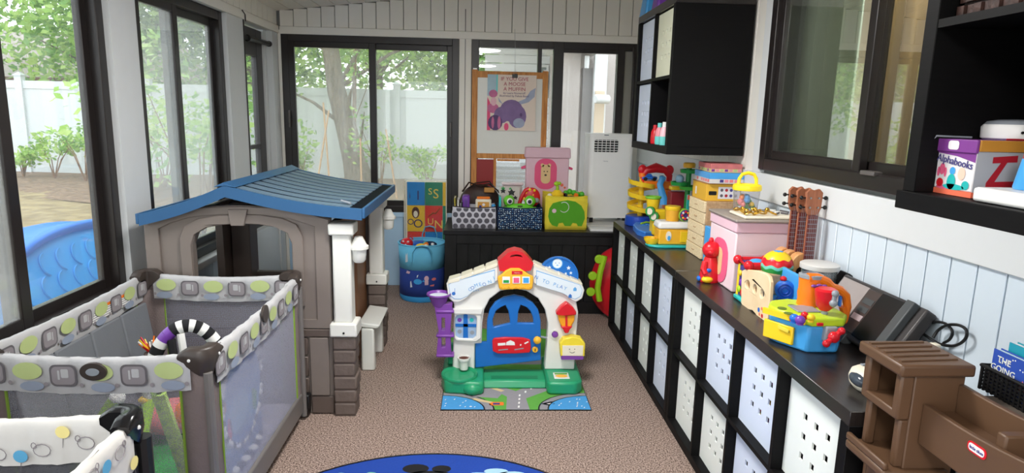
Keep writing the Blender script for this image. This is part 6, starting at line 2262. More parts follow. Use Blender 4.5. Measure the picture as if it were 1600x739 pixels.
# blue sea hamper
HC = Vector((-1.39, .69, 0))
t = thing('toy_hamper', 'round blue sea-print fabric hamper with handles full of toys by the bench', 'hamper', (HC.x, HC.y, 0))
M_sea1 = mat('hamper_light_blue', (110, 196, 232), .85, .06, bump=.15, bscale=30)
M_sea2 = mat('hamper_navy', (36, 62, 140), .85, .12, bump=.15, bscale=30)
M_sea3 = mat('hamper_cyan', (60, 160, 226), .85, .06)
rH = .178
zs_ = [(.0, .93), (.02, 1.0), (.12, 1.0), (.235, .99)]
B().lathe([(.0, .006), (.93 * rH, .002), (rH, .02), (rH * 1.01, .05)], HC, n=40).obj('bottom_band', M_sea3, t)
B().lathe([(rH * 1.01, .05), (rH * 1.0, .14), (rH * .99, .262)], HC, n=40, cap=False).obj('navy_body', M_sea2, t, solid=.003)
B().lathe([(rH * .99, .2625), (rH * 1.02, .36), (rH * 1.05, .455)], HC, n=40, cap=False).obj('light_body', M_sea1, t, solid=.003)
B().tube([HC + Vector((rH * 1.05 * cos(a), rH * 1.05 * sin(a), .457)) for a in [2 * pi * k / 40 for k in range(40)]], .006, 6, closed=True).obj('rim', M_sea1, t)
def hm(th, z, r=rH + .004):
    return HC + Vector((r * sin(th), -r * cos(th), z))
b = B()
def hpatch(th, z, pts, m):
    b.use(m).add([hm(th + p[0] / rH, z + p[1], rH * 1.0 + .004 + .02 * max(0, (z + p[1] - .26))) for p in pts], [tuple(range(len(pts)))])
whale = circ(0, 0, .032, 14, .022)
hpatch(-.10, .175, whale, M_sea3)
hpatch(-.10 + .2, .183, [(-.004, -.006), (.016, .010), (.012, .0), (.02, -.01)], M_sea3)
hpatch(-.13, .22, [(-.002, -.012), (.0, .006), (.012, .012), (.003, -.012)], M_hprint)
hpatch(.28, .20, circ(0, 0, .018, 12, .022), M_pink)
for k in range(4):
    hpatch(.22 + .04 * k, .168, [(-.003, -.02), (.003, -.02), (.004, .015), (-.004, .015)], M_pink)
hpatch(-.42, .15, [(-.004, -.025), (.014, -.02), (.004, .03), (-.004, .02)], M_hprint)
hpatch(-.55, .245, [(-.02, -.01), (.012, -.012), (.02, .006), (-.01, .012)], M_pink)
hpatch(.62, .19, circ(0, 0, .02, 12, .012), M_coraldot)
hpatch(.55, .14, [(-.02, -.004), (.012, -.008), (.016, .008), (-.02, .004)], M_coraldot)
hpatch(-.62, .36, [(-.012, -.04), (.012, -.03), (.01, .04), (-.008, .05)], M_hprint)
b.obj('sea_print', None, t, kind='stuff')
def strap(c, w_, r, z0_, z1_, y):
    pts = [(c.x - w_, y, z0_), (c.x - w_ * .95, y, z0_ + (z1_ - z0_) * .55), (c.x - w_ * .6, y, z1_ - .01), (c.x, y, z1_), (c.x + w_ * .6, y, z1_ - .01), (c.x + w_ * .95, y, z0_ + (z1_ - z0_) * .55), (c.x + w_, y, z0_)]
    return B().tube(pts, .014, 8, flat=.35)
strap(HC + Vector((.045, 0, 0)), .062, .0, .40, .555, HC.y + .19).obj('handle', M_sea1, t)
strap(HC + Vector((.02, 0, 0)), .078, .0, .34, .468, HC.y - rH * 1.05 - .014).obj('handle', M_sea1, t)
t2 = [('red_fish_toy', 'red toy with white spots at the edge of the blue hamper', M_red, (-.115, -.05, .455), (.05, .04, .045)), ('puffin_toy', 'orange-cheeked dark toy bird lying in the blue hamper', M_navy, (.07, -.06, .448), (.055, .03, .028)), ('yellow_rattle_toy', 'yellow and white rattle toy in the middle of the blue hamper', M_yellow, (0, -.08, .435), (.045, .03, .026)), ('blue_soft_toy', 'dark blue soft toy under the rattle in the blue hamper', M_bluep, (-.03, .05, .42), (.09, .07, .04))]
for nm, lab, m, d, r_ in t2:
    q = HC + Vector(d)
    tt = thing(nm, lab, 'toy', q)
    B().sph(q, r_, 16).obj('body', m, tt)
    if nm == 'red_fish_toy':
        for dd in ((-.025, -.03, .02), (.015, -.034, .02), (-.005, -.036, -.005)):
            B().sph(q + Vector(dd), .008, 8).obj('spot', M_whitep, tt)
        B().tube([q + Vector((.0, 0, .03)), q + Vector((.03, 0, .06)), q + Vector((.05, .0, .03))], .006, 6).obj('loop', M_red, tt)
    elif nm == 'puffin_toy':
        B().sph(q + Vector((-.03, -.02, .006)), (.022, .018, .018), 10).obj('cheek', M_orange, tt)
        B().sph(q + Vector((.02, -.022, .008)), (.014, .012, .012), 10).obj('eye_patch', M_whitep, tt)
    elif nm == 'yellow_rattle_toy':
        B().sph(q + Vector((.04, -.005, .01)), (.02, .018, .018), 10).obj('end', M_cream, tt)
    else:
        B().sph(q + Vector((.06, -.03, .02)), (.03, .03, .02), 10).obj('fin', M_teal, tt)
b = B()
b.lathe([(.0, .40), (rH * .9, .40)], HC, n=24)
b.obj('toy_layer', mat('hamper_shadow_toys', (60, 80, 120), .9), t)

# alphabet foam mat in its clear bag
t = thing('alphabet_mat', 'folded foam alphabet mat with coloured squares in a clear bag behind the hamper', 'mat', (-1.36, .945, 0))
FX0, FX1, FY0, FZ1 = -1.548, -1.215, .915, .915
M_foam = {'b': mat('foam_blue', (30, 130, 200), .8), 'g': mat('foam_green', (36, 130, 100), .8), 'y': mat('foam_yellow', (228, 186, 50), .8), 'r': mat('foam_red', (216, 62, 50), .8)}
M_ink = mat('foam_navy_letter', (50, 46, 100), .8)
M_foamy = mat('foam_pale_yellow', (236, 206, 90), .8)
B().bx(FX0, FX1, FY0 + .006, FY0 + .10, .004, FZ1).obj('core', M_cream, t, bev=.004)
cols_ = ['by', 'rb', 'yr', 'bg']   # from the bottom, two per row
tw = (FX1 - FX0 - .04) / 2
hts = [.004, .30, .50, .72, FZ1]
rows_ = [('y', 'g'), ('r', 'b'), ('y', 'r'), ('b', 'g')]
for k in range(4):
    for j in range(2):
        x0_, x1_ = FX0 + .015 + j * tw, FX0 + .015 + (j + 1) * tw
        B().bx(x0_ + .001, x1_ - .001, FY0 - .004, FY0 + .006, hts[k] + .002, hts[k + 1] - .002).obj('foam_tile', M_foam[rows_[k][j]], t, bev=.002, seg=1)
B().bx(FX1 - .024, FX1 - .001, FY0 - .004, FY0 + .006, .72, FZ1 - .002).obj('foam_tile', M_foam['y'], t)
B().bx(FX1 - .024, FX1 - .001, FY0 - .004, FY0 + .006, .30, .718).obj('foam_tile', M_foam['g'], t)
yl = FY0 - .0046
text('S', .11, (FX0 + .015 + tw * 1.62, yl, .815), X3, Z3, M_foamy, t)
text('S', .075, (FX0 + .015 + tw * 1.30, yl, .835), X3, Z3, M_foamy, t)
text('1', .11, (FX0 + .015 + tw * .62, yl, .80), X3, Z3, M_ink, t)
text('i', .07, (FX0 + .015 + tw * .16, yl, .80), X3, Z3, M_ink, t)
text('O', .10, (FX0 + .015 + tw * .62, yl, .565), X3, Z3, M_ink, t)
text('O', .07, (FX0 + .015 + tw * .20, yl, .58), X3, Z3, M_ink, t)
text('N', .10, (FX0 + .015 + tw * 1.78, yl, .560), X3, Z3, M_foamy, t)
text('U', .075, (FX0 + .015 + tw * 1.32, yl, .585), X3, Z3, M_foamy, t)
b = B()
cxo, czo = FX0 + .015 + tw * .48, .66
b.use(M_soilp).face(circ(cxo, czo, .032, 16, .048), (0, yl, 0), X3, Z3)
b.use(M_cream).face(circ(cxo, czo - .012, .018, 12, .028), (0, yl - .0003, 0), X3, Z3)
b.use(M_black).face(circ(cxo - .012, czo + .026, .007, 8), (0, yl - .0003, 0), X3, Z3).face(circ(cxo + .012, czo + .026, .007, 8), (0, yl - .0003, 0), X3, Z3)
b.use(mat('lizard_brown', (150, 80, 40), .8)).tube([(FX0 + .015 + tw * 1.2, yl, .63), (FX0 + .015 + tw * 1.45, yl, .66), (FX0 + .015 + tw * 1.6, yl, .655), (FX0 + .015 + tw * 1.85, yl, .70)], [.004, .008, .007, .003], 6)
b.use(M_soilp).face(circ(FX0 + .015 + tw * .7, .41, .02, 12, .03), (0, yl, 0), X3, Z3)
b.obj('animal_print', None, t)
B().bx(FX0 - .006, FX1 + .006, FY0 - .012, FY0 + .106, .002, FZ1 + .012).obj('clear_bag', mat_glass('clear_vinyl', .03, (.98, .98, .98), 1.4), t, bev=.004)
B().tube([(FX0 - .006, FY0 - .012, FZ1 + .012), (FX1 + .006, FY0 - .012, FZ1 + .012), (FX1 + .006, FY0 - .012, .01), (FX0 - .006, FY0 - .012, .01)], .004, 6, closed=True).obj('bag_piping', M_cream, t)

# round red beetle-like toy wedged beyond the cabinet
t = thing('round_floor_toy', 'large round red toy with lime scalloped edge between bench and cube cabinet', 'toy', (.02, .14, 0))
ax_ = Vector((-.62, -.72, .18)).normalized()
RC2 = Vector((.115, .125, .285))
B().lathe([(.0, -.02), (.20, -.02), (.262, .0), (.262, .012), (.20, .055), (.10, .075), (.0, .08)], RC2, axis=ax_, n=48).obj('shell', M_red, t, ang=50)
u_ = ax_.cross(Z3).normalized()
w_ = ax_.cross(u_)
b = B()
b.tube([RC2 + ax_ * .0 + (u_ * cos(a) + w_ * sin(a)) * .262 for a in [2 * pi * k / 40 for k in range(40)]], .012, 8, closed=True)
b.obj('rim', M_redp, t)
def rim_dir():
    return min((1, -1), key=lambda s_: (RC2 + u_ * s_ * .26).x)
sgn = rim_dir()
for k in range(3):
    zz = (.40, .33, .255)[k]
    pxx, pyy = ((936, 405), (926, 431), (923, 456))[k]
    q = P(pxx, pyy, 1, .06)
    B().cyl(q + Vector((0, -.012, 0)), q + Vector((0, .014, 0)), .032, n=18).obj('leaf_lobe', M_lime, t, bev=.006)
qs = [P(x, y, 1, .062) for x, y in ((945, 400), (938, 425), (934, 450), (937, 470))]
B().tube(qs, .022, 8).obj('leaf_spine', M_lime, t)
# ---------------------------------------------------------------- toys along the cabinet top
def Q(x, y, d):
    return P(x, y, 1, d)


M_tan = mat_grain('birch', (222, 198, 156), (240, 222, 186), 12, rough=.6, stretch=(1, 8, 8), bump=.03)
M_tan2 = mat_grain('darker_birch', (176, 140, 104), (196, 162, 124), 12, rough=.6, stretch=(8, 1, 8), bump=.03)
M_navyp = mat('navy_plastic', (30, 70, 170), .3, .05)
TT = TOP + .0006

# spiral ramp tower
t = thing('spiral_ramp_toy', 'ramp tower with yellow spiral, blue base and red handle at the far cabinet end', 'toy', (.15, -.2, TT))
yc = -.17
c0 = Q(1000, 335, yc)
zt_, zb_ = Q(1000, 283, yc).z, Q(1000, 338, yc).z
b = B()
b.lathe([(.0, .0), (.088, .0), (.09, .01), (.085, .065), (.0, .065)], (c0.x - .01, yc, TT), n=28)
b.obj('base', M_navyp, t, bev=.004)
B().bx(c0.x + .02, c0.x + .19, yc - .06, yc + .05, TT, TT + .055).obj('base_extension', M_navyp, t, bev=.01)
B().cyl((c0.x, yc, TT + .065), (c0.x, yc, zt_ + .03), .018, n=14).obj('post', M_yellow, t)
b = B()
N = 72
vs = []
for k in range(N + 1):
    a = pi * .9 + 2 * pi * 3 * k / N
    z = zt_ - (zt_ - zb_ + .015) * k / N
    for (r_, dz_) in ((.02, -.004), (.03, .0), (.078, .0), (.086, .022), (.091, .022), (.088, -.008), (.02, -.010)):
        vs.append((c0.x + r_ * cos(a), yc + r_ * sin(a), z + dz_))
m7 = 7
b.add(vs, [(k * m7 + j, k * m7 + (j + 1) % m7, (k + 1) * m7 + (j + 1) % m7, (k + 1) * m7 + j) for k in range(N) for j in range(m7)])
b.obj('spiral_ramp', M_yellow, t, ang=50)
q0, q1 = Q(994, 293, yc), Q(1048, 284, yc)
B().cyl((c0.x, yc, zt_ + .03), (c0.x, yc, zt_ + .055), .024, n=14).obj('post_cap', M_orange, t)
B().bx(c0.x + .005, q1.x, yc - .05, yc + .05, q0.z, q1.z + .005).obj('platform', M_orange, t, bev=.008)
q2 = Q(1044, 318, yc)
B().bx(q1.x - .04, q1.x, yc - .03, yc + .03, TT + .056, q0.z - .001).obj('support_post', M_orange, t, bev=.006)
b = B()
p_ = [Q(1004, 274, yc), Q(1010, 266, yc), Q(1025, 262, yc), Q(1040, 266, yc), Q(1046, 275, yc)]
b.tube([p_[0] + Vector((0, 0, -.045)), p_[0], p_[1], p_[2], p_[3], p_[4], p_[4] + Vector((0, 0, -.05))], [.018, .021, .024, .033, .024, .021, .018], 12)
for (px, py) in ((1004, 265), (1046, 266)):
    q = Q(px, py, yc)
    b.sph(q, (.030, .018, .034), 12)
b.obj('handle', M_red, t)
q = Q(1014, 279, yc)
b = B()
b.bx(q.x - .05, q.x + .05, yc - .025, yc + .025, q1.z + .014, q1.z + .034)
b.bx(q.x - .028, q.x + .02, yc - .022, yc + .022, q1.z + .034, q1.z + .05, top=(.7, .8))
co = b.obj('car', M_bluep, t, bev=.006)
for dx_ in (-.03, .03):
    B().cyl((q.x + dx_, yc - .03, q1.z + .018), (q.x + dx_, yc + .03, q1.z + .018), .0125, n=12).obj('wheel', M_black, co)
b = B()
pl = [Q(1036, 277, yc - .07), Q(1031, 288, yc - .075), Q(1034, 300, yc - .08), Q(1037, 312, yc - .085), Q(1037, 320, yc - .09)]
b.tube([pl[0] + Vector((0, .03, 0))] + pl, [.018, .02, .020, .022, .026, .028], 10, flat=.6)
b.obj('chute', M_bluel, t)

# marble tree
t = thing('marble_tree_toy', 'green tiered marble tree with yellow top behind the ramp tower', 'toy', (.28, -.64, TT))
yt = -.64
qt = Q(1077, 262, yt)
b = B()
b.cyl((qt.x, yt, TT), (qt.x, yt, qt.z), .016, n=12)
b.lathe([(.0, .0), (.07, .0), (.06, .02), (.0, .02)], (qt.x, yt, TT), n=24)
b.obj('trunk', mat('deep_green_plastic', (28, 128, 56), .35), t)
for (px, py, r_, m) in ((1079, 268, .058, M_green), (1081, 294, .07, mat('mid_green_plastic', (70, 170, 60), .35)), (1062, 287, .05, M_green)):
    q = Q(px, py, yt)
    b = B()
    b.lathe([(.0, -.004), (r_, -.008), (r_ + .004, .012), (r_ - .003, .012), (r_ - .006, .0), (.012, .004)], (q.x, yt, q.z), n=28)
    b.obj('leaf_tray', m, t, ang=50)
B().lathe([(.0, -.03), (.034, -.03), (.036, -.006), (.028, .0), (.0, .0)], (qt.x, yt, qt.z + .03), n=24).obj('top_cup', M_gold, t)
q = Q(1062, 279, yt)
B().sph((q.x, yt, q.z - .002), .026, 14).obj('ball', mat('pale_blue_ball', (150, 190, 214), .3), t)
t = thing('yellow_beam_toy', 'yellow beam toy with dark red box under the green marble tree', 'toy', (.22, -.55, TT))
q0, q1 = Q(1046, 304, -.5), Q(1074, 291, -.5)
B().bx(q0.x, q1.x, -.53, -.47, q0.z + .03, q1.z).obj('beam', M_yellow, t, bev=.006)
q0, q1 = Q(1044, 324, -.5), Q(1072, 304, -.5)
B().bx(q0.x, q1.x, -.54, -.46, TT, q1.z + .018).obj('red_box', mat('dark_red_box', (130, 26, 36), .5), t, bev=.006)

# stacked cups: yellow with green rim, on a yellow roller toy
t = thing('blue_ramp_toy', 'low sky-blue ramp toy with oval holes at the cabinet edge before the spiral tower', 'toy', (.1, -.45, TT))
q0, q1 = P(989, 366, 2, TT), P(1028, 366, 2, TT)
pts = [P(x, y, 2, TT + .0) for x, y in ((989, 359), (996, 367), (1008, 371), (1022, 370), (1028, 364), (1026, 354), (1012, 348), (998, 349))]
hol = [circ(sum(p.x for p in pts) / 8 + dx_, sum(p.y for p in pts) / 8 + dy_, .010, 10, .03) for dx_, dy_ in ((-.025, .0), (.005, .01), (.03, .02))]
b = B()
b.prism([[(p.x, p.y) for p in pts]] + hol, (0, 0, TT + .022), X3, Y3, (0, 0, .012))
mid_ = Vector((sum(p.x for p in pts) / 8, sum(p.y for p in pts) / 8, 0))
b.obj('top_plate', mat('sky_plastic', (70, 140, 226), .35), t, bev=.004)
B().prism([[(p.x, p.y) for p in pts], [(mid_.x + (p.x - mid_.x) * .92, mid_.y + (p.y - mid_.y) * .92) for p in pts]], (0, 0, TT), X3, Y3, (0, 0, .022)).obj('skirt', mat('sky_plastic_deep', (54, 120, 214), .35), t)
b = B()
q = mid_
b.tube([(q.x - .03, q.y + .03, TT + .038), (q.x + .01, q.y + .05, TT + .045), (q.x + .04, q.y + .06, TT + .04)], .006, 6)
b.obj('lime_lever', M_lime, t)
t = thing('roller_toy', 'yellow rolling toy with white and green wheels beneath the green-rimmed cup', 'toy', (.13, -.62, TT))
yv = -.60
q0, q1 = Q(1018, 342, yv), Q(1040, 326, yv)
B().bx(q0.x, q1.x, yv - .04, yv + .05, TT + .012, q1.z).obj('body', M_yellow, t, bev=.015)
B().bx(q1.x - .045, q1.x + .0, yv - .043, yv + .053, TT + .006, TT + .06).obj('tail', M_orange, t, bev=.01)
for (px, py) in ((1015, 330), (1021, 338)):
    q = Q(px, py, yv - .05)
    w = B().cyl((q.x, yv - .055, max(q.z, TT + .03)), (q.x + .012, yv - .035, max(q.z, TT + .03)), .028, n=18).obj('wheel', M_green, t)
    B().cyl((q.x - .003, yv - .058, max(q.z, TT + .03)), (q.x + .0, yv - .0552, max(q.z, TT + .03)), .020, n=16).obj('hub', M_cream, w)
t = thing('rimmed_cup', 'small yellow cup with green rim resting on the yellow rolling toy', 'cup', (.15, -.6, TT + .1))
q0, q1 = Q(1019, 322, yv + .02), Q(1019, 306, yv + .02)
zb0 = Q(1040, 326, yv).z + .0005
B().lathe([(.0, 0), (.034, 0), (.042, q1.z - zb0 - .014), (.038, q1.z - zb0 - .014), (.031, .006), (.0, .006)], (q0.x, yv + .005, zb0), n=24).obj('cup_body', M_yellow, t)
B().lathe([(.044, .0), (.048, .004), (.047, .014), (.041, .014), (.040, .0)], (q0.x, yv + .005, q1.z - .014), n=24, cap=False).obj('rim', mat('rim_green', (120, 190, 50), .35), t)

# yellow play boat-house with cup and tambourine on it
t = thing('yellow_houseboat', 'yellow toy house on a teal scalloped base with white roof', 'toy', (.14, -.88, TT))
yh = -.90
q0, q1 = Q(1029, 384, yh - .03), Q(1077, 359, yh - .03)
xa, xb = q0.x, q1.x + .012
zw = q1.z
b = B()
b.prism([(xa - .06, yh + .03), (xa - .05, yh - .02), (xa - .02, yh - .04), (xa + .03, yh - .05), (xa + .08, yh - .045), (xb + .0, yh - .05), (xb + .01, yh), (xb + .01, yh + .10), (xa - .03, yh + .11)], (0, 0, TT), X3, Y3, (0, 0, .014))
b.obj('base', M_teal, t, bev=.005)
B().bx(xa, xb, yh - .02, yh + .08, TT + .0145, zw).obj('walls', mat('honey_plastic', (232, 176, 46), .35), t, bev=.008)
B().bx(xb - .058, xb - .006, yh - .026, yh - .019, TT + .03, zw - .012).obj('door', M_yellow, t, bev=.003)
b = B()
b.prism(circ(xa + .055, (TT + zw) / 2 + .012, .016, 16, .028), (0, yh - .0245, 0), X3, Z3, (0, .004, 0))
wo = b.obj('window_frame', M_cream, t)
B().prism(circ(xa + .057, (TT + zw) / 2 + .002, .009, 14, .013), (0, yh - .0265, 0), X3, Z3, (0, .002, 0)).obj('window_blue', M_bluel, wo)
zr = Q(1050, 346, yh).z
B().bx(xa - .008, xb + .008, yh - .03, yh + .09, zw + .0005, zr, top=(.94, .9)).obj('roof', M_whitep, t, bev=.012)
b = B()
b.lathe([(.0, .0), (.03, .0), (.043, .02), (.045, .034), (.040, .034), (.03, .010), (.0, .008)], (xa - .028, yh + .015, TT + .0146), n=24)
b.obj('side_bowl', M_yellow, t)
B().sph((xa - .022, yh + .012, TT + .04), .016, 10).obj('bowl_knob', M_gold, t)
t = thing('yellow_drum_cup', 'yellow ridged cup with lime side on the white roof of the toy house', 'cup', (.15, -.9, zr))
q0, q1 = Q(1051, 351, yh + .02), Q(1051, 322, yh + .02)
B().lathe([(.0, 0), (.036, 0), (.038, .02), (.04, q1.z - zr - .022), (.0, q1.z - zr - .022)], (q0.x - .002, yh + .03, zr + .001), n=24).obj('cup_body', mat('amber_cup', (226, 168, 50), .4), t)
B().lathe([(.041, -.022), (.044, -.016), (.043, .0), (.0, .0)], (q0.x - .002, yh + .03, q1.z), n=24).obj('lid', M_yellow, t)
t = thing('bead_tambourine', 'navy disc toy with red and white beads and lime rim beside the yellow cup', 'toy', (.2, -.9, zr))
q = Q(1069, 336, yh + .01)
rr_ = q.z - zr - .0005
ax2 = Vector((.12, -1, .0)).normalized()
B().lathe([(.0, -.02), (rr_, -.02), (rr_, .018), (.0, .018)], (q.x, yh + .02, q.z), axis=ax2, n=30).obj('rim', mat('lime_rim', (150, 196, 50), .35), t, bev=.003)
B().lathe([(.0, .0), (rr_ * .86, .0), (rr_ * .86, .004), (.0, .006)], Vector((q.x, yh + .02, q.z)) + ax2 * .0185, axis=ax2, n=30).obj('face', M_navyi, t)
uu = ax2.cross(Z3).normalized()
for k in range(8):
    a = 2 * pi * k / 8
    p_ = Vector((q.x, yh + .02, q.z)) + ax2 * .026 + uu * (rr_ * .55 * cos(a)) + Z3 * (rr_ * .55 * sin(a))
    B().sph(p_, .007, 8).obj('bead', (M_red, M_whitep, M_red, M_gold)[k % 4], t)
# coral and teal book by the drawers
t = thing('board_book', 'thin coral and teal book standing between the marble tree and the wooden drawers', 'book', (.21, -.73, TT))
q0, q1 = Q(1071, 345, -.735), Q(1078, 304, -.735)
B().bx(q0.x, q1.x, -.738, -.725, TT, q1.z).obj('cover', M_teal, t, bev=.001)
B().bx(q0.x + .001, q1.x - .001, -.7388, -.7375, q1.z - .03, q1.z - .002).obj('coral_band', M_coral, t)

# wooden drawer stack
DX0, DX1, DY0, DY1 = .20, .388, -1.225, -.985
dz1 = P(1107, 317, 0, DX0).z
t = thing('wooden_drawer_box', 'tall pale wooden box of five drawers under the puzzle boxes', 'drawer box', (.29, -1.1, TT))
b = B()
b.bx(DX0 + .012, DX1, DY0, DY0 + .008, TT, dz1)
b.bx(DX0 + .012, DX1, DY1 - .008, DY1, TT, dz1)
b.bx(DX0 + .012, DX1, DY0 + .008, DY1 - .008, dz1 - .008, dz1)
b.bx(DX1 - .008, DX1, DY0 + .008, DY1 - .008, TT, dz1 - .008)
b.bx(DX0 + .012, DX1 - .008, DY0 + .008, DY1 - .008, TT, TT + .008)
b.obj('case', M_tan2, t, bev=.002)
nd = 5
for k in range(nd):
    za, zb2 = TT + (dz1 - TT) * k / nd + .0015, TT + (dz1 - TT) * (k + 1) / nd - .0015
    d_ = B().bx(DX0 + .003 * (k % 2), DX0 + .0118, DY0 + .001, DY1 - .001, za, zb2).obj('drawer', M_tan, t, bev=.002)
    B().tube([(DX0 + .002, -1.12, (za + zb2) / 2), (DX0 - .003, -1.11, (za + zb2) / 2), (DX0 - .003, -1.09, (za + zb2) / 2), (DX0 + .002, -1.08, (za + zb2) / 2)], .0022, 5).obj('handle', M_tan2, d_)
# things lying on the drawers
zz = dz1 + .0006
def puzzle(label, x0, x1, y0, y1, z0, z1, m, prn, rz=0):
    t = thing('puzzle_box', label, 'box', ((x0 + x1) / 2, (y0 + y1) / 2, z0), group='puzzle boxes on the drawers')
    B().bx(x0, x1, y0, y1, z0, z0 + (z1 - z0) * .42).obj('tray', prn[0], t)
    B().bx(x0 - .001, x1 + .001, y0 - .001, y1 + .001, z0 + (z1 - z0) * .421, z1).obj('lid', m, t, bev=.0012, seg=1)
    b = B()
    rng = random.Random(len(label))
    n = 7
    for k in range(n):
        ya = y0 + (y1 - y0) * k / n
        b.use(rng.choice(prn)).face([(ya + .004, z0 + (z1 - z0) * .10), (ya + (y1 - y0) / n - .004, z0 + (z1 - z0) * .10), (ya + (y1 - y0) / n - .004, z0 + (z1 - z0) * .38), (ya + .004, z0 + (z1 - z0) * .38)], (x0 - .0008, 0, 0), Y3, Z3)
        xa = x0 + (x1 - x0) * k / n
        b.use(rng.choice(prn)).face([(xa + .003, z0 + (z1 - z0) * .10), (xa + (x1 - x0) / n - .003, z0 + (z1 - z0) * .10), (xa + (x1 - x0) / n - .003, z0 + (z1 - z0) * .38), (xa + .003, z0 + (z1 - z0) * .38)], (0, y0 - .0008, 0), X3, Z3)
    b.obj('print', None, t)
    return t
zA = P(1110, 288, 0, .22).z
za1 = zz + .085
t = thing('cardboard_box', 'yellow and brown cardboard box with white picture panel on the wooden drawers', 'box', (.3, -1.1, zz))
b = B()
b.use(mat('kraft_yellow', (226, 176, 56), .6, .04)).bx(.208, .386, -1.21, -1.0, zz, za1)
b.obj('carton', None, t, bev=.002)
B().bx(.207, .387, -1.211, -.999, za1 + .0003, za1 + .006).obj('lid', mat('kraft_brown', (176, 124, 74), .7), t)
b = B()
b.use(M_whiteb).face([(.27, zz + .012), (.382, zz + .012), (.382, zz + .072), (.27, zz + .072)], (0, -1.2108, 0), X3, Z3)
for k in range(8):
    b.use((M_printdark, M_redp, M_navyi, M_printgrey)[k % 4]).face(circ(.288 + (k % 4) * .024, zz + .028 + (k // 4) * .028, .008, 10), (0, -1.2114, 0), X3, Z3)
b.use(M_whiteb).face(rrect(-1.07, -1.05, zz + .02, zz + .06, .004), (.2072, 0, 0), Y3, Z3)
b.use(M_black).face(rrect(.222, .262, zz + .03, zz + .05, .004), (0, -1.2108, 0), X3, Z3)
b.obj('print', None, t)
z2 = za1 + .0065
puzzle('blue-lidded puzzle box in the middle of the stack on the drawers', .212, .385, -1.235, -1.01, z2, z2 + .052, M_bluel, [mat('puzzle_white', (214, 210, 206), .6), M_rose, M_navyi, M_coraldot])
z3_ = z2 + .0535
puzzle('striped colourful puzzle box, topmost of the stack on the drawers', .222, .38, -1.215, -1.03, z3_, z3_ + .042, mat('puzzle_pink', (196, 110, 110), .6, .3, scale=30), [mat('puzzle_cream', (222, 190, 140), .6), M_rose, M_purpb, M_printgreen])

# second pink lion bin with a tray of gold rings
KX0, KX1, KY0, KY1 = .122, .388, -1.845, -1.545
kz = P(1153, 348, 0, .12).z
t = thing('pink_lion_bin', 'pink fabric bin with lion patch on the cube cabinet under a white tray', 'bin', (.25, -1.62, TT))
M_pinkl = mat('light_pink_cloth', (228, 204, 210), .9, .03)
B().bx(KX0, KX1, KY0, KY1, TT, kz - .045).obj('body', M_pinkl, t, bev=.006)
B().bx(KX0 - .004, KX1, KY0 - .004, KY1 + .004, kz - .0445, kz).obj('lid_band', M_pink, t, bev=.005)
b = B()
b.use(M_hotpink).prism(rrect(-1.78, -1.60, TT + .01, TT + .20, .07, 5), (KX0 - .0006, 0, 0), Y3, Z3, (-.003, 0, 0))
b.use(bpy.data.materials['lion_tan']).prism(rrect(-1.725, -1.655, TT + .04, TT + .16, .03, 5), (KX0 - .0037, 0, 0), Y3, Z3, (-.002, 0, 0))
b.obj('lion_patch', None, t)
B().bx(KX0 + .03, KX1 - .03, KY0 - .0015, KY0 + .0005, TT + .02, TT + .16).obj('stitched_panel', M_pink, t)
zl_ = kz + .0006
t = thing('grey_lid', 'grey-rimmed lid lying on the pink lion bin', 'lid', (.25, -1.62, zl_))
B().bx(KX0 - .012, KX1 + .004, KY0 - .02, KY1 + .01, zl_, zl_ + .012).obj('lid', mat('taupe_lid', (150, 140, 132), .5), t, bev=.005)
zl2 = zl_ + .0126
t = thing('latch_board', 'white board with gold rings and clasps lying on the grey lid', 'board', (.25, -1.66, zl2))
B().bx(KX0 + .03, KX1 - .006, KY0 + .0, KY1 - .125, zl2, zl2 + .012).obj('board', M_cream, t, bev=.005)
M_goldm = mat('gold_metal', (214, 170, 70), .25, .05, metal=1.0)
rng = random.Random(12)
for k in range(11):
    x, y = KX0 + .055 + (k % 4) * .034 + rng.uniform(-.008, .008), KY0 + .03 + (k // 4) * .048 + rng.uniform(-.012, .012)
    r_ = rng.uniform(.010, .016)
    B().tube([(x + r_ * cos(a), y + r_ * .8 * sin(a), zl2 + .0165 + .006 * (1 + cos(a + k))) for a in [2 * pi * i / 14 for i in range(14)]], .0032, 6, closed=True).obj('ring', M_goldm, t)
for k in range(3):
    x, y = KX0 + .08 + k * .05, KY0 + .155 - .01 * k
    B().sph((x, y, zl2 + .021), .011, 10).obj('knob', M_goldm, t)
B().tube([(.30, KY0 + .05, zl2 + .016), (.33, KY0 + .08, zl2 + .018), (.355, KY0 + .06, zl2 + .016), (.378, KY0 + .10, zl2 + .018), (.372, KY0 + .16, zl2 + .016)], .004, 6).obj('dark_chain', M_printdark, t)
for k in range(2):
    B().cyl((.33, KY0 + .09 + .06 * k, zl2 + .0122), (.33, KY0 + .09 + .06 * k, zl2 + .02), .016, n=14).obj('clear_cap', M_whitep, t)
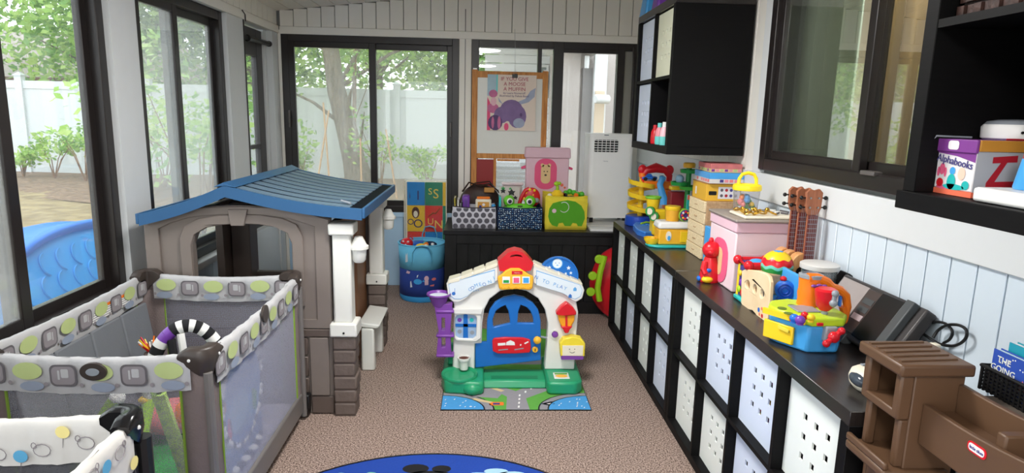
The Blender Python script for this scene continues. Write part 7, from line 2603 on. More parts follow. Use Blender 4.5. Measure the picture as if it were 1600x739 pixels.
# clear tub with yellow lid and handle
yq = -1.612
zq = zl_ + .0126
q0, q1 = Q(1167, 326, yq), Q(1167, 297, yq)
xq = q1.x
t = thing('clear_toy_tub', 'clear tub of small toys with yellow lid and arched handle by the puzzle boxes', 'tub', (.29, yq, zq))
B().lathe([(.0, .0), (.049, .0), (.052, .01), (.057, q1.z - zq), (.055, q1.z - zq), (.050, .012), (.0, .004)], (xq, yq - .0, zq), n=28).obj('tub', mat_glass('clear_tub_plastic', .10, (.95, .95, .97), 1.35), t)
zl3 = q1.z + .0005
B().lathe([(.0, .0), (.060, .0), (.062, .006), (.060, .022), (.052, .026), (.0, .030)], (xq, yq, zl3), n=28).obj('lid', mat('lemon_plastic', (244, 216, 40), .35), t)
ht = Q(1167, 270, yq).z
b = B()
b.tube([(xq - .04, yq, zl3 + .025), (xq - .038, yq, ht - .026), (xq - .026, yq, ht - .007), (xq, yq, ht), (xq + .026, yq, ht - .007), (xq + .038, yq, ht - .026), (xq + .04, yq, zl3 + .025)], .008, 8)
b.obj('handle', bpy.data.materials['lemon_plastic'], t)
b = B()
rng = random.Random(3)
for k in range(26):
    a, r_ = rng.uniform(0, 6.28), rng.uniform(.0, .030)
    b.use(rng.choice([M_yellow, M_whitep, M_coraldot, M_bluel, M_green, M_orange])).sph((xq + r_ * cos(a), yq + r_ * sin(a), zq + .018 + rng.uniform(0, max(.02, q1.z - zq - .045))), rng.uniform(.010, .016), 7)
b.obj('small_toys', None, t, kind='stuff')

# red bear figure
t = thing('red_bear_toy', 'red toy bear with yellow foot at the cabinet edge before the pink bin', 'toy', (.095, -1.66, TT))
bc = Vector((.093, -1.66, TT))
b = B()
b.lathe([(.0, .0), (.044, .0), (.047, .012), (.040, .05), (.034, .085), (.026, .108), (.0, .115)], bc, n=24, sy=.9)
b.tube([bc + Vector((-.03, -.016, .09)), bc + Vector((-.038, -.026, .06)), bc + Vector((-.03, -.036, .04))], [.013, .015, .013], 10)
b.tube([bc + Vector((.03, -.012, .09)), bc + Vector((.04, -.02, .06)), bc + Vector((.034, -.03, .04))], [.013, .015, .013], 10)
b.obj('body', M_red, t)
b = B()
b.sph(bc + Vector((0, 0, .142)), (.040, .036, .038), 18)
b.sph(bc + Vector((-.004, 0, .183)), (.012, .010, .014), 10)
b.sph(bc + Vector((-.012, -.03, .135)), (.016, .014, .013), 10)
b.obj('head', M_red, t)
b = B()
b.sph(bc + Vector((-.018, -.036, .056)), (.012, .008, .010), 10)
b.obj('belly_button', M_bluep, t)
B().sph(bc + Vector((-.02, -.032, .015)), (.026, .020, .015), 12).obj('foot', M_yellow, t)
B().sph(bc + Vector((-.046, .0, .012)), (.010, .016, .012), 10).obj('heel', M_bluep, t)
# blue book standing between drawers and pink bin
t = thing('blue_board_book', 'blue book standing against the pink bin behind the red bear', 'book', (.15, -1.47, TT))
q0, q1 = P(1098, 440, 0, .135), P(1112, 350, 0, .135)
B().bx(.135, .155, -1.535, -1.44, TT, P(1105, 353, 0, .14).z).obj('cover', M_bluel, t, bev=.002)
b = B()
b.use(M_navyi).face(circ(-1.50, TT + .12, .02, 12, .03), (.1345, 0, 0), Y3, Z3)
b.use(M_yellow).face(circ(-1.47, TT + .05, .014, 12, .02), (.1345, 0, 0), Y3, Z3)
b.obj('print', None, t, kind='stuff')

# activity cube
t = thing('activity_cube', 'small activity cube with red top rails, yellow posts and teal base', 'toy', (.17, -1.98, TT))
ux0, ux1, uy0, uy1 = .105, .215, -2.03, -1.925
zc = P(1150, 402, 0, .105).z
b = B()
b.bx(ux0 - .006, ux1 + .006, uy0 - .006, uy1 + .006, TT, TT + .018)
b.obj('base', M_teal, t, bev=.006)
for (x, y, m) in ((ux0, uy0, M_yellow), (ux1, uy0, M_yellow), (ux0, uy1, M_yellow), (ux1, uy1, M_yellow)):
    B().cyl((x + (.008 if x == ux0 else -.008), y + (.008 if y == uy0 else -.008), TT + .0185), (x + (.008 if x == ux0 else -.008), y + (.008 if y == uy0 else -.008), zc - .014), .0085, n=12).obj('post', m, t)
b = B()
b.tube([(ux0, uy0, zc - .006), (ux1, uy0, zc - .006), (ux1, uy1, zc - .006), (ux0, uy1, zc - .006)], .0145, 10, closed=True)
for (x, y) in ((ux0, uy0), (ux1, uy0), (ux0, uy1), (ux1, uy1)):
    b.sph((x, y, zc - .004), .019, 12)
b.obj('top_rail', M_red, t)
B().bx(ux0 + .012, ux1 - .012, uy0 + .012, uy1 - .012, zc - .014, zc - .003).obj('top_panel', M_navyi, t)
B().sph(((ux0 + ux1) / 2, (uy0 + uy1) / 2, zc - .001), (.03, .03, .012), 12).obj('top_button', M_bluel, t)
B().bx(ux0 + .004, ux0 + .009, uy0 + .018, uy1 - .018, TT + .02, zc - .02).obj('side_panel', M_navyi, t)
for k, (dy_, dz_, r_, m) in enumerate(((.03, .10, .018, M_bluel), (.06, .075, .015, M_purple), (.04, .04, .018, M_red), (.075, .11, .012, M_yellow), (.075, .045, .014, M_lime))):
    B().sph((ux0 + .002, uy0 + dy_, TT + dz_), (.008, r_, r_), 10).obj('bead', m, t)
B().bx(ux0 + .018, ux1 - .018, uy0 + .004, uy0 + .009, TT + .02, zc - .02).obj('side_panel', M_green, t)

# wooden truck with artist-palette side
WX = .098
def tr(cx, cy):
    p = P(1080 + cx * .27055, 360 + cy * .27055, 0, WX)
    return (p.y, p.z)
t = thing('wooden_truck', 'wooden toy truck with a cream pierced side panel and blue bed', 'toy truck', (.16, -2.15, TT))
out = [tr(*q) for q in ((292, 232), (312, 224), (380, 232), (425, 246), (448, 268), (456, 300), (450, 430), (440, 530), (425, 542), (402, 536), (384, 512), (370, 482), (352, 462), (330, 458), (320, 470), (300, 450), (287, 420), (288, 320))]
hls = []
for (cx, cy) in ((325, 314), (366, 338), (408, 366)):
    hls.append([tr(cx + 12 * cos(a), cy + 27 * sin(a)) for a in [2 * pi * k / 14 for k in range(14)]])
zmin = min(p[1] for p in out)
B().prism([out] + hls, (WX, 0, 0), Y3, Z3, (.014, 0, 0)).obj('side_panel', mat_grain('maple_panel', (226, 200, 160), (238, 216, 180), 8, rough=.5, bump=.02), t, bev=.003)
b = B()
for (cx, cy, r_, m) in ((390, 458, .009, M_bluep), (408, 452, .006, M_coral), (409, 494, .008, M_red), (394, 484, .006, M_coral)):
    q = tr(cx, cy)
    b.use(m).face(circ(q[0], q[1], r_, 12), (WX - .0006, 0, 0), Y3, Z3)
b.obj('paint_dots', None, t)
yy0, yy1 = min(p[0] for p in out), max(p[0] for p in out)
B().bx(WX + .0145, WX + .115, yy0 + .01, yy1 - .01, TT + .03, TT + .062).obj('chassis', M_bluel, t, bev=.004)
B().bx(WX + .102, WX + .115, yy0 - .01, yy1 - .05, TT + .0625, TT + .17).obj('blue_side', M_bluel, t, bev=.004)
B().bx(WX + .0145, WX + .101, yy1 - .12, yy1 - .01, TT + .0625, TT + .142).obj('cab', M_tan2, t, bev=.006)
for y in (yy0 + .05, yy1 - .07):
    for x in (WX + .016, WX + .10):
        B().cyl((x, y, TT + .03), (x + .014, y, TT + .03), .0295, n=20).obj('wheel', M_black, t)
# ball on the truck
yb_ = (yy1 - .065)
qb = P(1214, 415, 1, yb_)
t = thing('striped_ball', 'ball with wavy red, green, yellow and orange bands sitting on the wooden truck', 'ball', (qb.x, yb_, qb.z))
rb_ = .0585
b = B()
nu_, nv_ = 48, 30
M_tealw = mat('ball_teal_line', (110, 200, 180), .35)
for j in range(nv_):
    for i in range(nu_):
        quad = []
        for (ii, jj) in ((i, j), (i + 1, j), (i + 1, j + 1), (i, j + 1)):
            a = 2 * pi * ii / nu_
            v = -1 + 2 * jj / nv_
            lat = max(-1, min(1, v)) * pi / 2
            lat2 = lat + (.07 * cos(a * 8) * (1 - abs(v)) ** .5 if abs(v) < .98 else 0)
            quad.append((qb.x + rb_ * cos(lat2) * cos(a), yb_ + rb_ * cos(lat2) * sin(a), qb.z + rb_ * sin(lat2)))
        v = -1 + 2 * (j + .5) / nv_
        m = M_bluel if v > .82 else M_yellow if v > .34 else M_red if v > .05 else M_tealw if v > -.06 else M_green if v > -.32 else M_orange if v > -.62 else M_red
        b.use(m).add(quad, [(0, 1, 2, 3)])
b.obj('shell', None, t, ang=180)
# blue wheel toy in the truck bed
yf_ = yy0 + .06
t = thing('blue_wheel_toy', 'blue water-wheel toy with red knob standing in the truck bed', 'toy', (.16, yf_, TT + .063))
q = Q(1226, 452, yf_)
fx = q.x
B().lathe([(.0, -.012), (.030, -.012), (.034, -.008), (.034, .012), (.026, .016), (.0, .018)], (fx, yf_, q.z), axis=(-.35, -.9, 0), n=28).obj('wheel', M_bluep, t, bev=.002)
for r_ in (.012, .022):
    ax3 = Vector((-.35, -.9, 0)).normalized()
    u3 = ax3.cross(Z3).normalized()
    B().tube([Vector((fx, yf_, q.z)) + ax3 * .0185 + u3 * (r_ * cos(a)) + Z3 * (r_ * sin(a)) for a in [2 * pi * k / 20 for k in range(20)]], .003, 6, closed=True).obj('ring', M_navyp, t)
b = B()
b.prism([(fx - .02, TT + .063), (fx + .045, TT + .063), (fx + .035, q.z + .01), (fx + .004, q.z + .01)], (0, yf_ + .004, 0), X3, Z3, (0, .022, 0))
b.obj('stand', M_bluep, t, bev=.004)
B().sph((fx - .008, yf_, q.z + .039), (.012, .012, .010), 12).obj('knob', M_red, t)

# workbench toy
t = thing('toy_workbench', 'blue and lime toddler workbench toy with orange arch and red drill', 'toy', (.12, -2.45, TT))
poly = [(.020, -2.415), (.032, -2.452), (.088, -2.545), (.190, -2.545), (.222, -2.50), (.225, -2.37), (.12, -2.335), (.05, -2.36)]
pcx, pcy = .12, -2.45
def sc(k):
    return [(pcx + (p[0] - pcx) * k, pcy + (p[1] - pcy) * k) for p in poly]
hb = .088
b = B()
lo, hi = sc(.94), sc(1.0)
n8 = 8
b.add([(p[0], p[1], TT) for p in lo] + [(p[0], p[1], TT + hb) for p in hi], [tuple(range(n8 - 1, -1, -1)), tuple(range(n8, 2 * n8))] + [(k, (k + 1) % n8, n8 + (k + 1) % n8, n8 + k) for k in range(n8)])
b.obj('base', M_bluel, t, bev=.008)
B().prism(sc(1.05), (0, 0, TT + hb + .0003), X3, Y3, (0, 0, .026)).obj('top_rim', mat('lime_bright', (186, 214, 40), .35), t, bev=.007)
# yellow strip and drawer on the face towards the room
f0_, f1_ = Vector((.032, -2.452, 0)), Vector((.088, -2.545, 0))
fu = (f1_ - f0_).normalized()
fn_ = Vector((fu.y, -fu.x, 0))
if fn_.x > 0:
    fn_ = -fn_
B().prism([(-.045, TT + .012), (.062, TT + .012), (.062, TT + .07), (-.045, TT + .072)], f0_ + fn_ * -.002, fu, Z3, fn_ * .010).obj('drawer', M_yellow, t, bev=.004)
B().prism([(.01, TT + .055), (.05, TT + .05), (.05, TT + .06), (.01, TT + .066)], f0_ + fn_ * .008, fu, Z3, fn_ * .006).obj('drawer_handle', mat('soft_yellow', (228, 206, 70), .4), t, bev=.002)
B().prism([(-.05, TT + hb + .002), (.10, TT + hb + .002), (.10, TT + hb + .022), (-.05, TT + hb + .022)], f0_ + fn_ * .008, fu, Z3, fn_ * .006).obj('yellow_strip', M_yellow, t, bev=.004)
q = f0_ + fu * .06 + fn_ * .0145 + Vector((0, 0, TT + hb + .010))
B().lathe([(.0, .006), (.008, .006), (.012, .0), (.0, .0)], q, axis=fn_, n=16).obj('red_button', M_red, t)
q = Vector((.11, -2.55, TT + hb + .010))
B().bx(.105, .125, -2.556, -2.549, TT + hb + .004, TT + hb + .014).obj('red_tab', M_red, t, bev=.002)
zt2 = TT + hb + .0268
B().bx(.075, .15, -2.49, -2.42, zt2, zt2 + .004).obj('peg_plate', M_greyp, t, bev=.003)
for (px, py, m, s_) in ((1241, 499, M_bluep, .014), (1250, 502, M_purple, .015), (1257, 494, M_red, .011), (1267, 498, M_yellow, .012)):
    q = P(px, py, 2, zt2 + .014)
    b = B()
    b.sph((q.x, q.y, zt2 + .018), (s_, s_, s_ * .9), 12)
    b.cyl((q.x, q.y, zt2 + .004), (q.x, q.y, zt2 + .02), s_ * .7, n=10)
    b.obj('peg', m, t)
for k, (px, py) in enumerate(((1222, 482), (1238, 478), (1232, 490))):
    q = P(px, py, 2, zt2)
    B().cyl((q.x, q.y, zt2), (q.x, q.y, zt2 + .002), .014, n=14).obj('shape_hole', mat('olive_recess', (96, 120, 40), .6) if k == 0 else bpy.data.materials['olive_recess'], t)
q0, q1 = Q(1281, 531, -2.535), Q(1304, 507, -2.535)
B().bx(q0.x, q1.x, -2.562, -2.50, q0.z, q1.z).obj('vise', M_greyp, t, bev=.006)
qc = Q(1303, 527, -2.575)
b = B()
b.sph(qc, (.018, .014, .018), 14)
b.tube([Q(1291, 537, -2.58), qc, Q(1315, 517, -2.58)], .0085, 10)
b.sph(Q(1291, 537, -2.58), .0115, 10)
b.sph(Q(1315, 517, -2.58), .0115, 10)
b.obj('crank', M_red, t)
B().cyl(qc + Vector((0, .05, 0)), qc, .007, n=10).obj('crank_shaft', M_greyp, t)
ya_ = -2.50
q0, q1 = Q(1288, 506, ya_), Q(1288, 484, ya_)
B().cyl(q0, q1, .012, .009, 14).obj('drill_post', M_greyp, t)
qd = Q(1290, 467, ya_)
b = B()
b.lathe([(.0, -.036), (.014, -.036), (.026, -.022), (.032, .008), (.034, .028), (.026, .034), (.0, .034)], (qd.x, ya_, qd.z), n=22)
b.obj('drill', M_red, t)
b = B()
q0, q1 = Q(1302, 474, ya_ - .035), Q(1305, 459, ya_ - .035)
b.sph(q0, .012, 12)
b.sph(q1, .011, 12)
b.cyl(q0, q1, .007, n=10)
b.obj('drill_lever', M_greyp, t)
B().cyl((qd.x, ya_, qd.z), q0, .006, n=8).obj('lever_axle', M_greyp, t)
yr = -2.42
path = [Q(x, y, yr) for x, y in ((1313, 512), (1321, 500), (1324, 480), (1322, 462), (1312, 452), (1300, 448), (1292, 440), (1278, 434), (1262, 434))]
path[0].z = zt2
B().tube(path, [.013, .013, .013, .013, .013, .013, .014, .015, .016], 10).obj('arch', M_orange, t)
q0, q1 = Q(1306, 508, yr), Q(1315, 462, yr)
B().bx(q0.x, q1.x, yr - .008, yr + .008, zt2, q1.z).obj('blue_brace', M_bluep, t, bev=.004)
q0, q1 = Q(1249, 490, yr), Q(1289, 436, yr)
xc = (q0.x + q1.x) / 2
rw = (q1.x - q0.x) / 2
b = B()
b.lathe([(.0, .0), (rw * 1.0, .0), (rw * .96, .02), (rw * 1.02, .04), (rw * .96, .055), (rw * 1.0, q1.z - zt2), (.0, q1.z - zt2)], (xc, yr + .02, zt2), n=28)
b.obj('drum_post', M_orange, t)
B().lathe([(.0, .0), (rw * 1.06, .0), (rw * 1.06, .010), (rw * .8, .014), (rw * .8, .008), (.0, .008)], (xc, yr + .02, q1.z + .0006), n=28).obj('drum_cap', M_greyp, t)
b = B()
for k in range(3):
    q = Q(1272 + 8 * k, 447 - (k % 2), yr - .028)
    b.sph((q.x, yr - .028, q.z), (.010, .006, .005), 8)
b.obj('purple_beads', M_hpurple, t)

# ukuleles
M_mahog = mat_grain('mahogany', (150, 92, 66), (176, 112, 82), 14, rough=.4, stretch=(6, 6, .6), bump=.02)
M_spruce = mat_grain('orange_spruce', (206, 146, 92), (222, 168, 112), 14, rough=.4, stretch=(6, 6, .6), bump=.02)
M_fret = mat('rosewood_board', (108, 50, 46), .45, .06)
for k, (hx, hy, hb_, nx_, ntop, nbot, yk, lab) in enumerate((
        (1243, 293, 329, 1243.5, 329, 388, -1.93, 'ukulele leaning behind the other two, farthest from the window shelf'),
        (1253, 295, 333, 1255.5, 332, 392, -1.98, 'middle one of three ukuleles leaning beside the pink bin'),
        (1271, 297, 336, 1270, 336, 408, -2.03, 'front ukulele of three, its headstock fully in view'))):
    t = thing('ukulele', lab, 'ukulele', (Q(nx_, 400, yk).x, yk, TT), group='ukuleles by the pink bin')
    a, c_, d_ = Q(hx, hy, yk), Q(nx_, ntop, yk), Q(nx_, nbot, yk)
    hw = .030
    xc = c_.x
    # headstock
    B().prism([(xc - .019, c_.z), (xc + .019, c_.z), (xc + .030, c_.z + .025), (xc + .032, a.z - .01), (xc + .018, a.z + .004), (xc, a.z - .002), (xc - .018, a.z + .004), (xc - .032, a.z - .01), (xc - .030, c_.z + .025)], (0, yk, 0), X3, Z3, (0, .014, 0)).obj('headstock', M_mahog, t, bev=.002)
    for (sx, dz_) in ((-1, .3), (-1, .68), (1, .3), (1, .68)):
        z = c_.z + (a.z - c_.z) * dz_
        tn = B().tube([(xc + sx * .028, yk + .007, z), (xc + sx * .044, yk + .007, z)], .003, 6)
        tn.sph((xc + sx * .047, yk + .007, z), (.008, .007, .008), 10)
        tn.obj('tuner', M_black, t)
        B().cyl((xc + sx * .016, yk - .005, z), (xc + sx * .016, yk, z), .004, n=8).obj('string_post', M_metal, t)
    zbody = TT + .20
    B().bx(xc - .017, xc + .017, yk + .0005, yk + .016, zbody - .03, c_.z).obj('neck', M_mahog, t, bev=.004)
    B().bx(xc - .0185, xc + .0185, yk - .005, yk + .0, zbody - .05, c_.z - .001).obj('fretboard', M_fret, t)
    b = B()
    n = 11
    for j in range(n):
        z = c_.z - (c_.z - zbody + .04) * (j + 1) / (n + .5)
        b.bx(xc - .0185, xc + .0185, yk - .0062, yk - .0051, z - .0008, z + .0008)
    b.obj('frets', M_greyp, t, kind='stuff')
    b = B()
    for s_ in (-.011, -.004, .004, .011):
        b.tube([(xc + s_, yk - .009, c_.z + .02), (xc + s_, yk - .009, TT + .06)], .0005, 4)
    b.obj('strings', M_greyp, t, kind='stuff')
    # body: figure-eight outline
    ol = []
    for j in range(28):
        a_ = 2 * pi * j / 28
        h_ = sin(a_)
        w_ = (.060 - .010 * h_ - .012 * math.exp(-((h_ - .15) / .3) ** 2)) * cos(a_)
        ol.append((xc - .022 + w_, TT + .105 + .102 * h_))
    B().prism(ol, (0, yk + .0006, 0), X3, Z3, (0, .040, 0)).obj('body', M_spruce, t, bev=.003)
    B().prism(circ(xc - .022, TT + .135, .020, 16), (0, yk, 0), X3, Z3, (0, -.0008, 0)).obj('sound_hole', M_black, t)
    B().bx(xc - .04, xc - .0, yk - .006, yk, TT + .055, TT + .065).obj('bridge', M_fret, t)

# glass jar with pale lid
yj = -2.165
qj = Q(1281, 413, yj)
t = thing('clear_jar', 'round clear jar with a pale grey lid behind the toy workbench', 'jar', (qj.x, yj, TT))
xj = min(qj.x, .325)
B().lathe([(.0, .0), (.055, .0), (.06, .008), (.06, qj.z - TT - .015), (.056, qj.z - TT - .015), (.055, .012), (.0, .006)], (xj, yj, TT), n=32).obj('jar', mat_glass('smoky_jar', .22, (.8, .82, .82), 1.4, (.55, .57, .58)), t)
B().lathe([(.0, .0), (.066, .0), (.067, .004), (.067, .016), (.06, .020), (.0, .020)], (xj, yj, qj.z - .0145), n=32).obj('lid', mat('pale_lid', (206, 204, 200), .4), t)

# dark scanner leaning against the wall
M_dkgrey = mat('charcoal_plastic', (60, 57, 57), .4, .05)
M_dkgrey2 = mat('slate_plastic', (70, 74, 76), .45, .05)
t = thing('flatbed_scanner', 'dark grey scanner-like office machine tilted against the wall behind the workbench', 'scanner', (.32, -2.47, TT))
sa = Vector((.262, -2.235, TT + .02))
# tilted top face: u along the wall, v up the slope
su = Vector((0, -1, 0))
sv = Vector((.105, .0, .165)).normalized()
sn = su.cross(sv)
if sn.x > 0:
    sn = -sn
def sp(a, b_, h=0):
    return sa + su * a + sv * b_ + sn * h
def sbox(a0, a1, b0, b1, h0, h1):
    b = B()
    vs = [sp(a, c_, h) for h in (h0, h1) for (a, c_) in ((a0, b0), (a1, b0), (a1, b1), (a0, b1))]
    return b.add(vs, [(0, 3, 2, 1), (4, 5, 6, 7), (0, 1, 5, 4), (1, 2, 6, 5), (2, 3, 7, 6), (3, 0, 4, 7)])
sbox(0, .43, 0, .19, -.04, .0).obj('body', M_dkgrey, t, bev=.006)
sbox(.012, .165, .035, .178, .0002, .003).obj('screen', mat('glare_screen', (160, 152, 150), .15), t)
sbox(.168, .24, .02, .175, .0002, .004).obj('control_panel', mat('umber_panel', (74, 64, 62), .35), t, bev=.001)
for k in range(3):
    sbox(.178, .228, .125 - k * .03, .145 - k * .03, .0042, .0055).obj('button_group', M_dkgrey2 if k < 2 else mat('pinkish_label', (196, 180, 184), .4), t)
sbox(.252, .365, .015, .18, .0002, .020).obj('paper_feeder', M_black, t, bev=.004)
sbox(.365, .40, .015, .19, .0002, .024).obj('feeder_edge', M_dkgrey2, t, bev=.003)
sbox(.244, .248, .02, .17, .0002, .002).obj('silver_line', M_metal, t)
sbox(.135, .215, -.022, .012, -.03, .006).obj('output_lip', M_dkgrey2, t, bev=.003)
b = B()
q = sp(.175, -.004, .0062)
b.tube([q + su * (.007 * cos(a)) + sv * (.007 * sin(a)) for a in [2 * pi * k / 14 for k in range(14)]], .0014, 5, closed=True)
b.obj('power_ring', M_metal, t)
b = B()
b.prism([(-2.18, TT), (-2.66, TT), (-2.66, TT + .03), (-2.18, TT + .03)], (.285, 0, 0), Y3, Z3, (.09, 0, 0))
b.obj('foot', M_black, t, bev=.004)
sbox(-.07, -.01, .10, .20, -.05, -.02).obj('raised_flap', M_black, t, bev=.004)
# cables
b = B()
cc_ = P(1482, 524, 0, .375)
path = [P(x, y, 0, v) for x, y, v in ((1418, 505, .36), (1440, 520, .37), (1455, 530, .375), (1470, 538, .38), (1492, 540, .38), (1508, 530, .38), (1510, 516, .38), (1498, 508, .38), (1480, 508, .38), (1466, 516, .38), (1458, 528, .372))]
b.tube(smooth(path), .0042, 8)
o = b.obj('cable', M_black)
tag(o, 'black cable coiled against the wall beside the tilted scanner, larger loop', 'cable')
b = B()
path = [P(x, y, 0, v) for x, y, v in ((1448, 508, .385), (1462, 503, .385), (1478, 506, .385), (1488, 518, .385), (1484, 530, .385), (1474, 536, .385))]
b.tube(smooth(path), .004, 8)
tag(b.obj('cable', M_black), 'black cable making the smaller loop behind the larger coil', 'cable')
t = thing('power_adapter', 'small pale plug lying among the cables behind the brown stand', 'plug', (.36, -2.78, TT))
q = P(1460, 545, 0, .36)
B().bx(.345, .375, q.y - .015, q.y + .015, TT, q.z + .004).obj('plug_body', M_black, t, bev=.004)
B().bx(.35, .37, q.y - .012, q.y + .012, q.z + .0045, q.z + .016).obj('plug_head', M_cream, t, bev=.003)

# clock radio
t = thing('clock_radio', 'small white rounded clock radio with dark display at the near cabinet end', 'radio', (.12, -2.82, TT))
kc = Vector((.125, -2.805, TT))
b = B()
b.lathe([(.0, .0), (.046, .0), (.058, .012), (.061, .028), (.055, .045), (.038, .056), (.0, .058)], kc, n=30, sx=.75, sy=1.0)
b.obj('case', M_cream, t, ang=60)
dn_ = Vector((-.95, -.25, .22)).normalized()
du_ = Vector((.25, -.95, 0)).normalized()
dv_ = dn_.cross(du_)
if dv_.z < 0:
    dv_ = -dv_
B().sph(kc + Vector((-.034, -.008, .030)), (.018, .036, .018), 18).obj('display', mat('dark_glass', (66, 74, 84), .1), t)
b = B()
for k in range(3):
    b.bx(kc.x - .01, kc.x + .012, kc.y - .02 + k * .02, kc.y - .008 + k * .02, TT + .0565, TT + .060)
b.obj('button_row', M_greyp, t)

# brown play stand
t = thing('brown_play_stand', 'brown plastic toddler play stand with ridged cap, cubbyholes and side tray', 'toy furniture', (.15, -3.2, 0))
ZC = .955
cA, cB, cC, cD = (P(1348, 534, 2, ZC), P(1414, 574, 2, ZC), P(1507, 569, 2, ZC), P(1457, 529, 2, ZC))
sx0, sx1 = (cA.x + cB.x) / 2, (cC.x + cD.x) / 2
sy0, sy1 = (cB.y + cC.y) / 2, (cA.y + cD.y) / 2
B().bx(sx0, sx1, sy0, sy1, ZC - .028, ZC).obj('cap', M_brownp, t, bev=.006)
for k in range(5):
    y = sy0 + .025 + k * (sy1 - sy0 - .05) / 4
    B().tube([(sx0 + .012, y, ZC + .001), (sx0 + .06, y + .005, ZC + .001), (sx1 - .02, y + .012, ZC + .001)], .005, 6, flat=.5).obj('ridge', M_brownp, t)
ix0, ix1, iy0, iy1 = sx0 + .012, sx1 - .012, sy0 + .012, sy1 - .012
zc2 = P(1352, 640, 0, ix0).z
zs = P(1352, 690, 0, ix0 - .01).z
B().bx(ix0 + .03, ix1, iy0, iy0 + .012, .0, ZC - .0285).obj('side_panel', M_brownp, t, bev=.003)
B().bx(ix0 + .03, ix1, iy1 - .012, iy1, .0, ZC - .0285).obj('side_panel', M_brownp, t, bev=.003)
B().bx(ix1 - .012, ix1, iy0 + .012, iy1 - .012, .0, ZC - .0285).obj('back_panel', M_brownp, t)
zo1 = ZC - .0285
zo0 = zo1 - .085
for y in (iy0, iy1 - .022):
    B().bx(ix0, ix0 + .031, y, y + .022, zo0 - .02, zo1).obj('corner_post', M_brownp, t, bev=.005)
B().bx(ix0, ix1 - .013, iy0 + .013, iy1 - .013, zo0 - .02, zo0).obj('shelf', M_brownp, t, bev=.004)
zo2 = zo0 - .135
for y in (iy0 + .004, iy1 - .026):
    B().bx(ix0 + .012, ix0 + .034, y, y + .020, zo2 - .001, zo0 - .021).obj('lower_post', M_brownp, t, bev=.005)
B().bx(ix0 - .022, ix1 - .013, iy0 - .012, iy1 + .002, zo2 - .022, zo2).obj('lower_shelf', M_brownp, t, bev=.006)
B().bx(ix0 - .022, ix0 - .010, iy0 - .012, iy1 + .002, zo2 + .0005, zo2 + .018).obj('shelf_lip', M_brownp, t, bev=.004)
B().bx(ix0 + .03, ix1 - .013, iy0 + .013, iy1 - .013, .0, zo2 - .0225).obj('pedestal', M_brownp, t, bev=.004)
# side tray running towards the viewer along the wall
ty1, ty0 = iy0 - .001, iy0 - .50
tx0, tx1 = ix0 + .055, .36
ztf = P(1440, 630, 1, ty1).z
b = B()
fr = [P(1440, 630, 0, tx0), P(1478, 660, 0, tx0), P(1540, 698, 0, tx0), P(1600, 735, 0, tx0)]
zsurf = ztf - .02
def rail(x, za_, zb_, th, nm):
    b = B()
    vs = []
    N = 10
    for k in range(N + 1):
        s_ = k / N
        y = ty1 - (ty1 - ty0) * s_
        z = za_ + .03 * s_ - .008 * sin(pi * min(1, s_ * 1.6))
        vs += [(x, y, zb_), (x + th, y, zb_), (x + th, y, z), (x, y, z)]
    fs = []
    for k in range(N):
        o_ = 4 * k
        for j in range(4):
            fs.append((o_ + j, o_ + (j + 1) % 4, o_ + 4 + (j + 1) % 4, o_ + 4 + j))
    fs += [(0, 3, 2, 1), (4 * N, 4 * N + 1, 4 * N + 2, 4 * N + 3)]
    b.add(vs, fs)
    return b.obj(nm, M_brownp, t, bev=.003)
rail(tx0, ztf, ztf - .095, .014, 'front_rail')
rail(tx0 + .075, ztf + .045, ztf - .10, .014, 'inner_rail')
B().bx(tx0 + .0145, tx0 + .0745, ty0, ty1, ztf - .03, ztf - .02).obj('tray_floor', M_brownp, t)
B().bx(tx0 + .0895, tx1, ty0, ty1, ztf - .0, ztf + .02).obj('back_ledge', mat('greyish_ledge', (92, 84, 76), .6), t, bev=.005)
B().bx(tx0 + .16, tx1 - .01, ty0 + .02, ty1 - .02, 0, ztf - .001).obj('ledge_support', M_brownp, t, bev=.004)
q = P(1560, 690, 0, tx0 + .01)
B().bx(tx0 + .0142, tx0 + .0746, q.y - .012, q.y + .012, ztf - .0195, ztf + .03).obj('tray_divider', M_brownp, t, bev=.004)
# logo plate
q = P(1527, 703, 0, tx0)
yl_, zl4 = q.y, q.z
sl = radians(-4)
def lg(a, c_):
    return (a * cos(sl) - c_ * sin(sl), a * sin(sl) + c_ * cos(sl))
b = B()
b.prism(rrect(-.024, .024, -.011, .011, .009, 5), (tx0 - .0003, yl_, zl4), (0, -1, 0), Z3, (-.0015, 0, 0))
lp = b.obj('logo_plate', M_red, t)
b = B()
b.prism(rrect(-.020, .020, -.0075, .0075, .006, 5), (tx0 - .0020, yl_, zl4), (0, -1, 0), Z3, (-.0004, 0, 0))
b.obj('logo_white', M_whitep, lp)
text('little', .009, (tx0 - .0028, yl_ + .009, zl4 - .0005), (0, -1, 0), Z3, M_navyi, t)
text('tikes', .009, (tx0 - .0028, yl_ - .010, zl4 - .0005), (0, -1, 0), Z3, M_navyi, t)

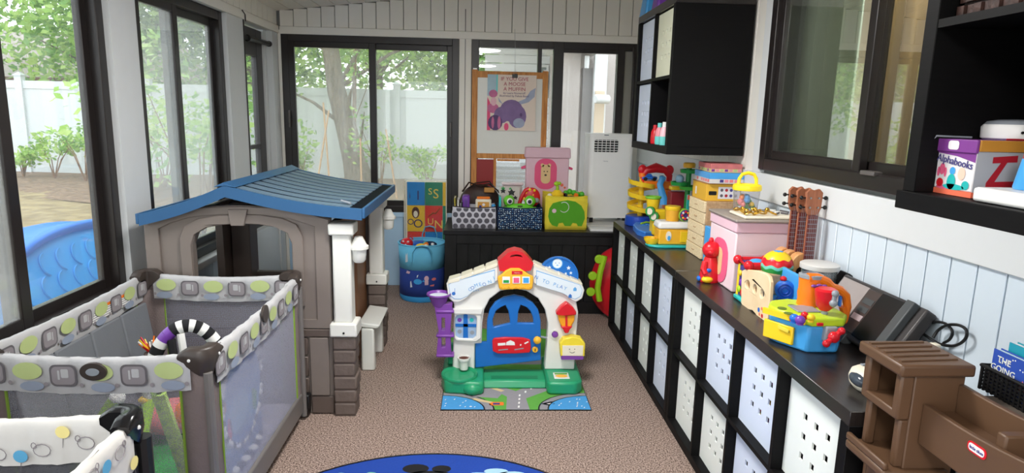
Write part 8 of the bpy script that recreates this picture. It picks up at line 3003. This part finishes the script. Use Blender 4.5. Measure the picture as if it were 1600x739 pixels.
# wire basket of books on the stand's ledge
bx_ = thing('book_basket', 'black lattice basket holding picture books on the brown stand ledge', 'basket', (.29, -3.25, ztf + .021))
kx0, kx1 = tx0 + .15, tx1 - .002
ky1 = P(1530, 595, 0, kx0).y
ky0 = ky1 - .30
zb3 = ztf + .0208
kh = .055
b = B()
for (x, sx) in ((kx0, 1), (kx1 - .006, 1)):
    for r_ in range(7):
        z = zb3 + .004 + r_ * (kh - .006) / 6
        b.bx(x + .001, x + .004, ky0, ky1, z - .0022, z + .0022)
    for k in range(26):
        y = ky0 + (ky1 - ky0) * k / 25
        b.bx(x, x + .005, y - .0022, y + .0022, zb3, zb3 + kh)
for y in (ky0, ky1 - .006):
    for r_ in range(7):
        z = zb3 + .004 + r_ * (kh - .006) / 6
        b.bx(kx0, kx1, y + .001, y + .004, z - .0022, z + .0022)
    for k in range(12):
        x = kx0 + (kx1 - kx0) * k / 11
        b.bx(x - .0022, x + .0022, y, y + .005, zb3, zb3 + kh)
b.obj('lattice', M_black, bx_, kind='stuff')
b = B()
b.tube([(kx0, ky0, zb3 + kh), (kx1, ky0, zb3 + kh), (kx1, ky1, zb3 + kh), (kx0, ky1, zb3 + kh)], .0045, 8, closed=True)
b.obj('rim', M_black, bx_)
B().bx(kx0 + .006, kx1 - .006, ky0 + .007, ky1 - .007, zb3, zb3 + .003).obj('floor', M_black, bx_)
zb4 = zb3 + .0035
M_night = mat('night_blue_cover', (44, 74, 160), .4, .06)
def standing(name, label, x0, x1, y0, y1, h, m, mp):
    t = thing(name, label, 'book', ((x0 + x1) / 2, (y0 + y1) / 2, zb4), group='books in the lattice basket')
    B().bx(x0, x0 + .002, y0, y1, zb4, zb4 + h).obj('front_cover', m, t)
    B().bx(x1 - .002, x1, y0, y1, zb4, zb4 + h).obj('back_cover', m, t)
    B().bx(x0 + .0022, x1 - .0022, y0 + .003, y1 - .002, zb4 + .002, zb4 + h - .003).obj('pages', mp, t)
    return t
hbk = P(1545, 540, 0, kx0 + .012).z - zb4
t = standing('picture_book', 'dark blue night-sky picture book at the front of the lattice basket', kx0 + .012, kx0 + .03, ky0 + .02, ky1 - .012, hbk, M_night, mat('pale_teal_pages', (190, 214, 216), .7))
fx_ = kx0 + .0118
yA = ky1 - .012
b = B()
M_starw = mat('star_white', (226, 226, 214), .6)
rng = random.Random(8)
for k in range(16):
    y, z = yA - rng.uniform(.01, .2), zb4 + rng.uniform(.04, hbk - .006)
    b.use(M_starw).face(circ(y, z, .0018, 6), (fx_ - .0002, 0, 0), Y3, Z3)
for (dy_, dz_, s_, m) in ((.105, .52, .018, M_starw), (.13, .40, .015, M_cream), (.085, .30, .016, M_coraldot), (.12, .22, .018, M_yellow), (.15, .35, .016, M_hotpink)):
    cy, cz = yA - dy_, zb4 + hbk * dz_ + .01
    b.use(m).face([(cy + s_ * (1 if k % 2 == 0 else .5) * sin(pi * k / 5), cz + s_ * (1 if k % 2 == 0 else .5) * cos(pi * k / 5)) for k in range(10)], (fx_ - .0003, 0, 0), Y3, Z3)
b.obj('cover_print', None, t)
for s_, dz_ in (('THE', .80), ('GOING', .58), ('TO', .36)):
    text(s_, .020, (fx_ - .0006, yA - .032, zb4 + hbk * dz_), (0, -1, 0), Z3, M_starw, t)
standing('picture_book', 'teal picture book in the lattice basket behind the night-sky one', kx0 + .036, kx0 + .056, ky0 + .02, ky1 - .022, hbk + .018, mat('teal_cover', (30, 140, 160), .4), M_whiteb)
standing('picture_book', 'purple picture book at the back of the lattice basket', kx0 + .062, kx0 + .076, ky0 + .02, ky1 - .05, hbk + .03, mat('violet_cover', (130, 100, 180), .4), M_whiteb)
t = thing('purple_box_toy', 'small dark purple box on top of the back books in the basket', 'box', (kx0 + .07, ky1 - .1, zb4 + hbk + .03))
B().bx(kx0 + .045, kx0 + .085, ky1 - .16, ky1 - .062, zb4 + hbk + .0305, zb4 + hbk + .062).obj('body', M_purpb, t, bev=.003)
B().bx(kx0 + .0445, kx0 + .0855, ky1 - .161, ky1 - .061, zb4 + hbk + .0625, zb4 + hbk + .068).obj('lid', M_hpurple, t, bev=.001)
b = B()
q = P(1494, 712, 0, .10)
b.tube([P(1493, 700, 0, .2), P(1494, 712, 0, .19), P(1497, 725, 0, .18), P(1496, 742, 0, .17)], .004, 6)
tag(b.obj('cable', M_whitep), 'white cord hanging below the brown stand tray', 'cord')
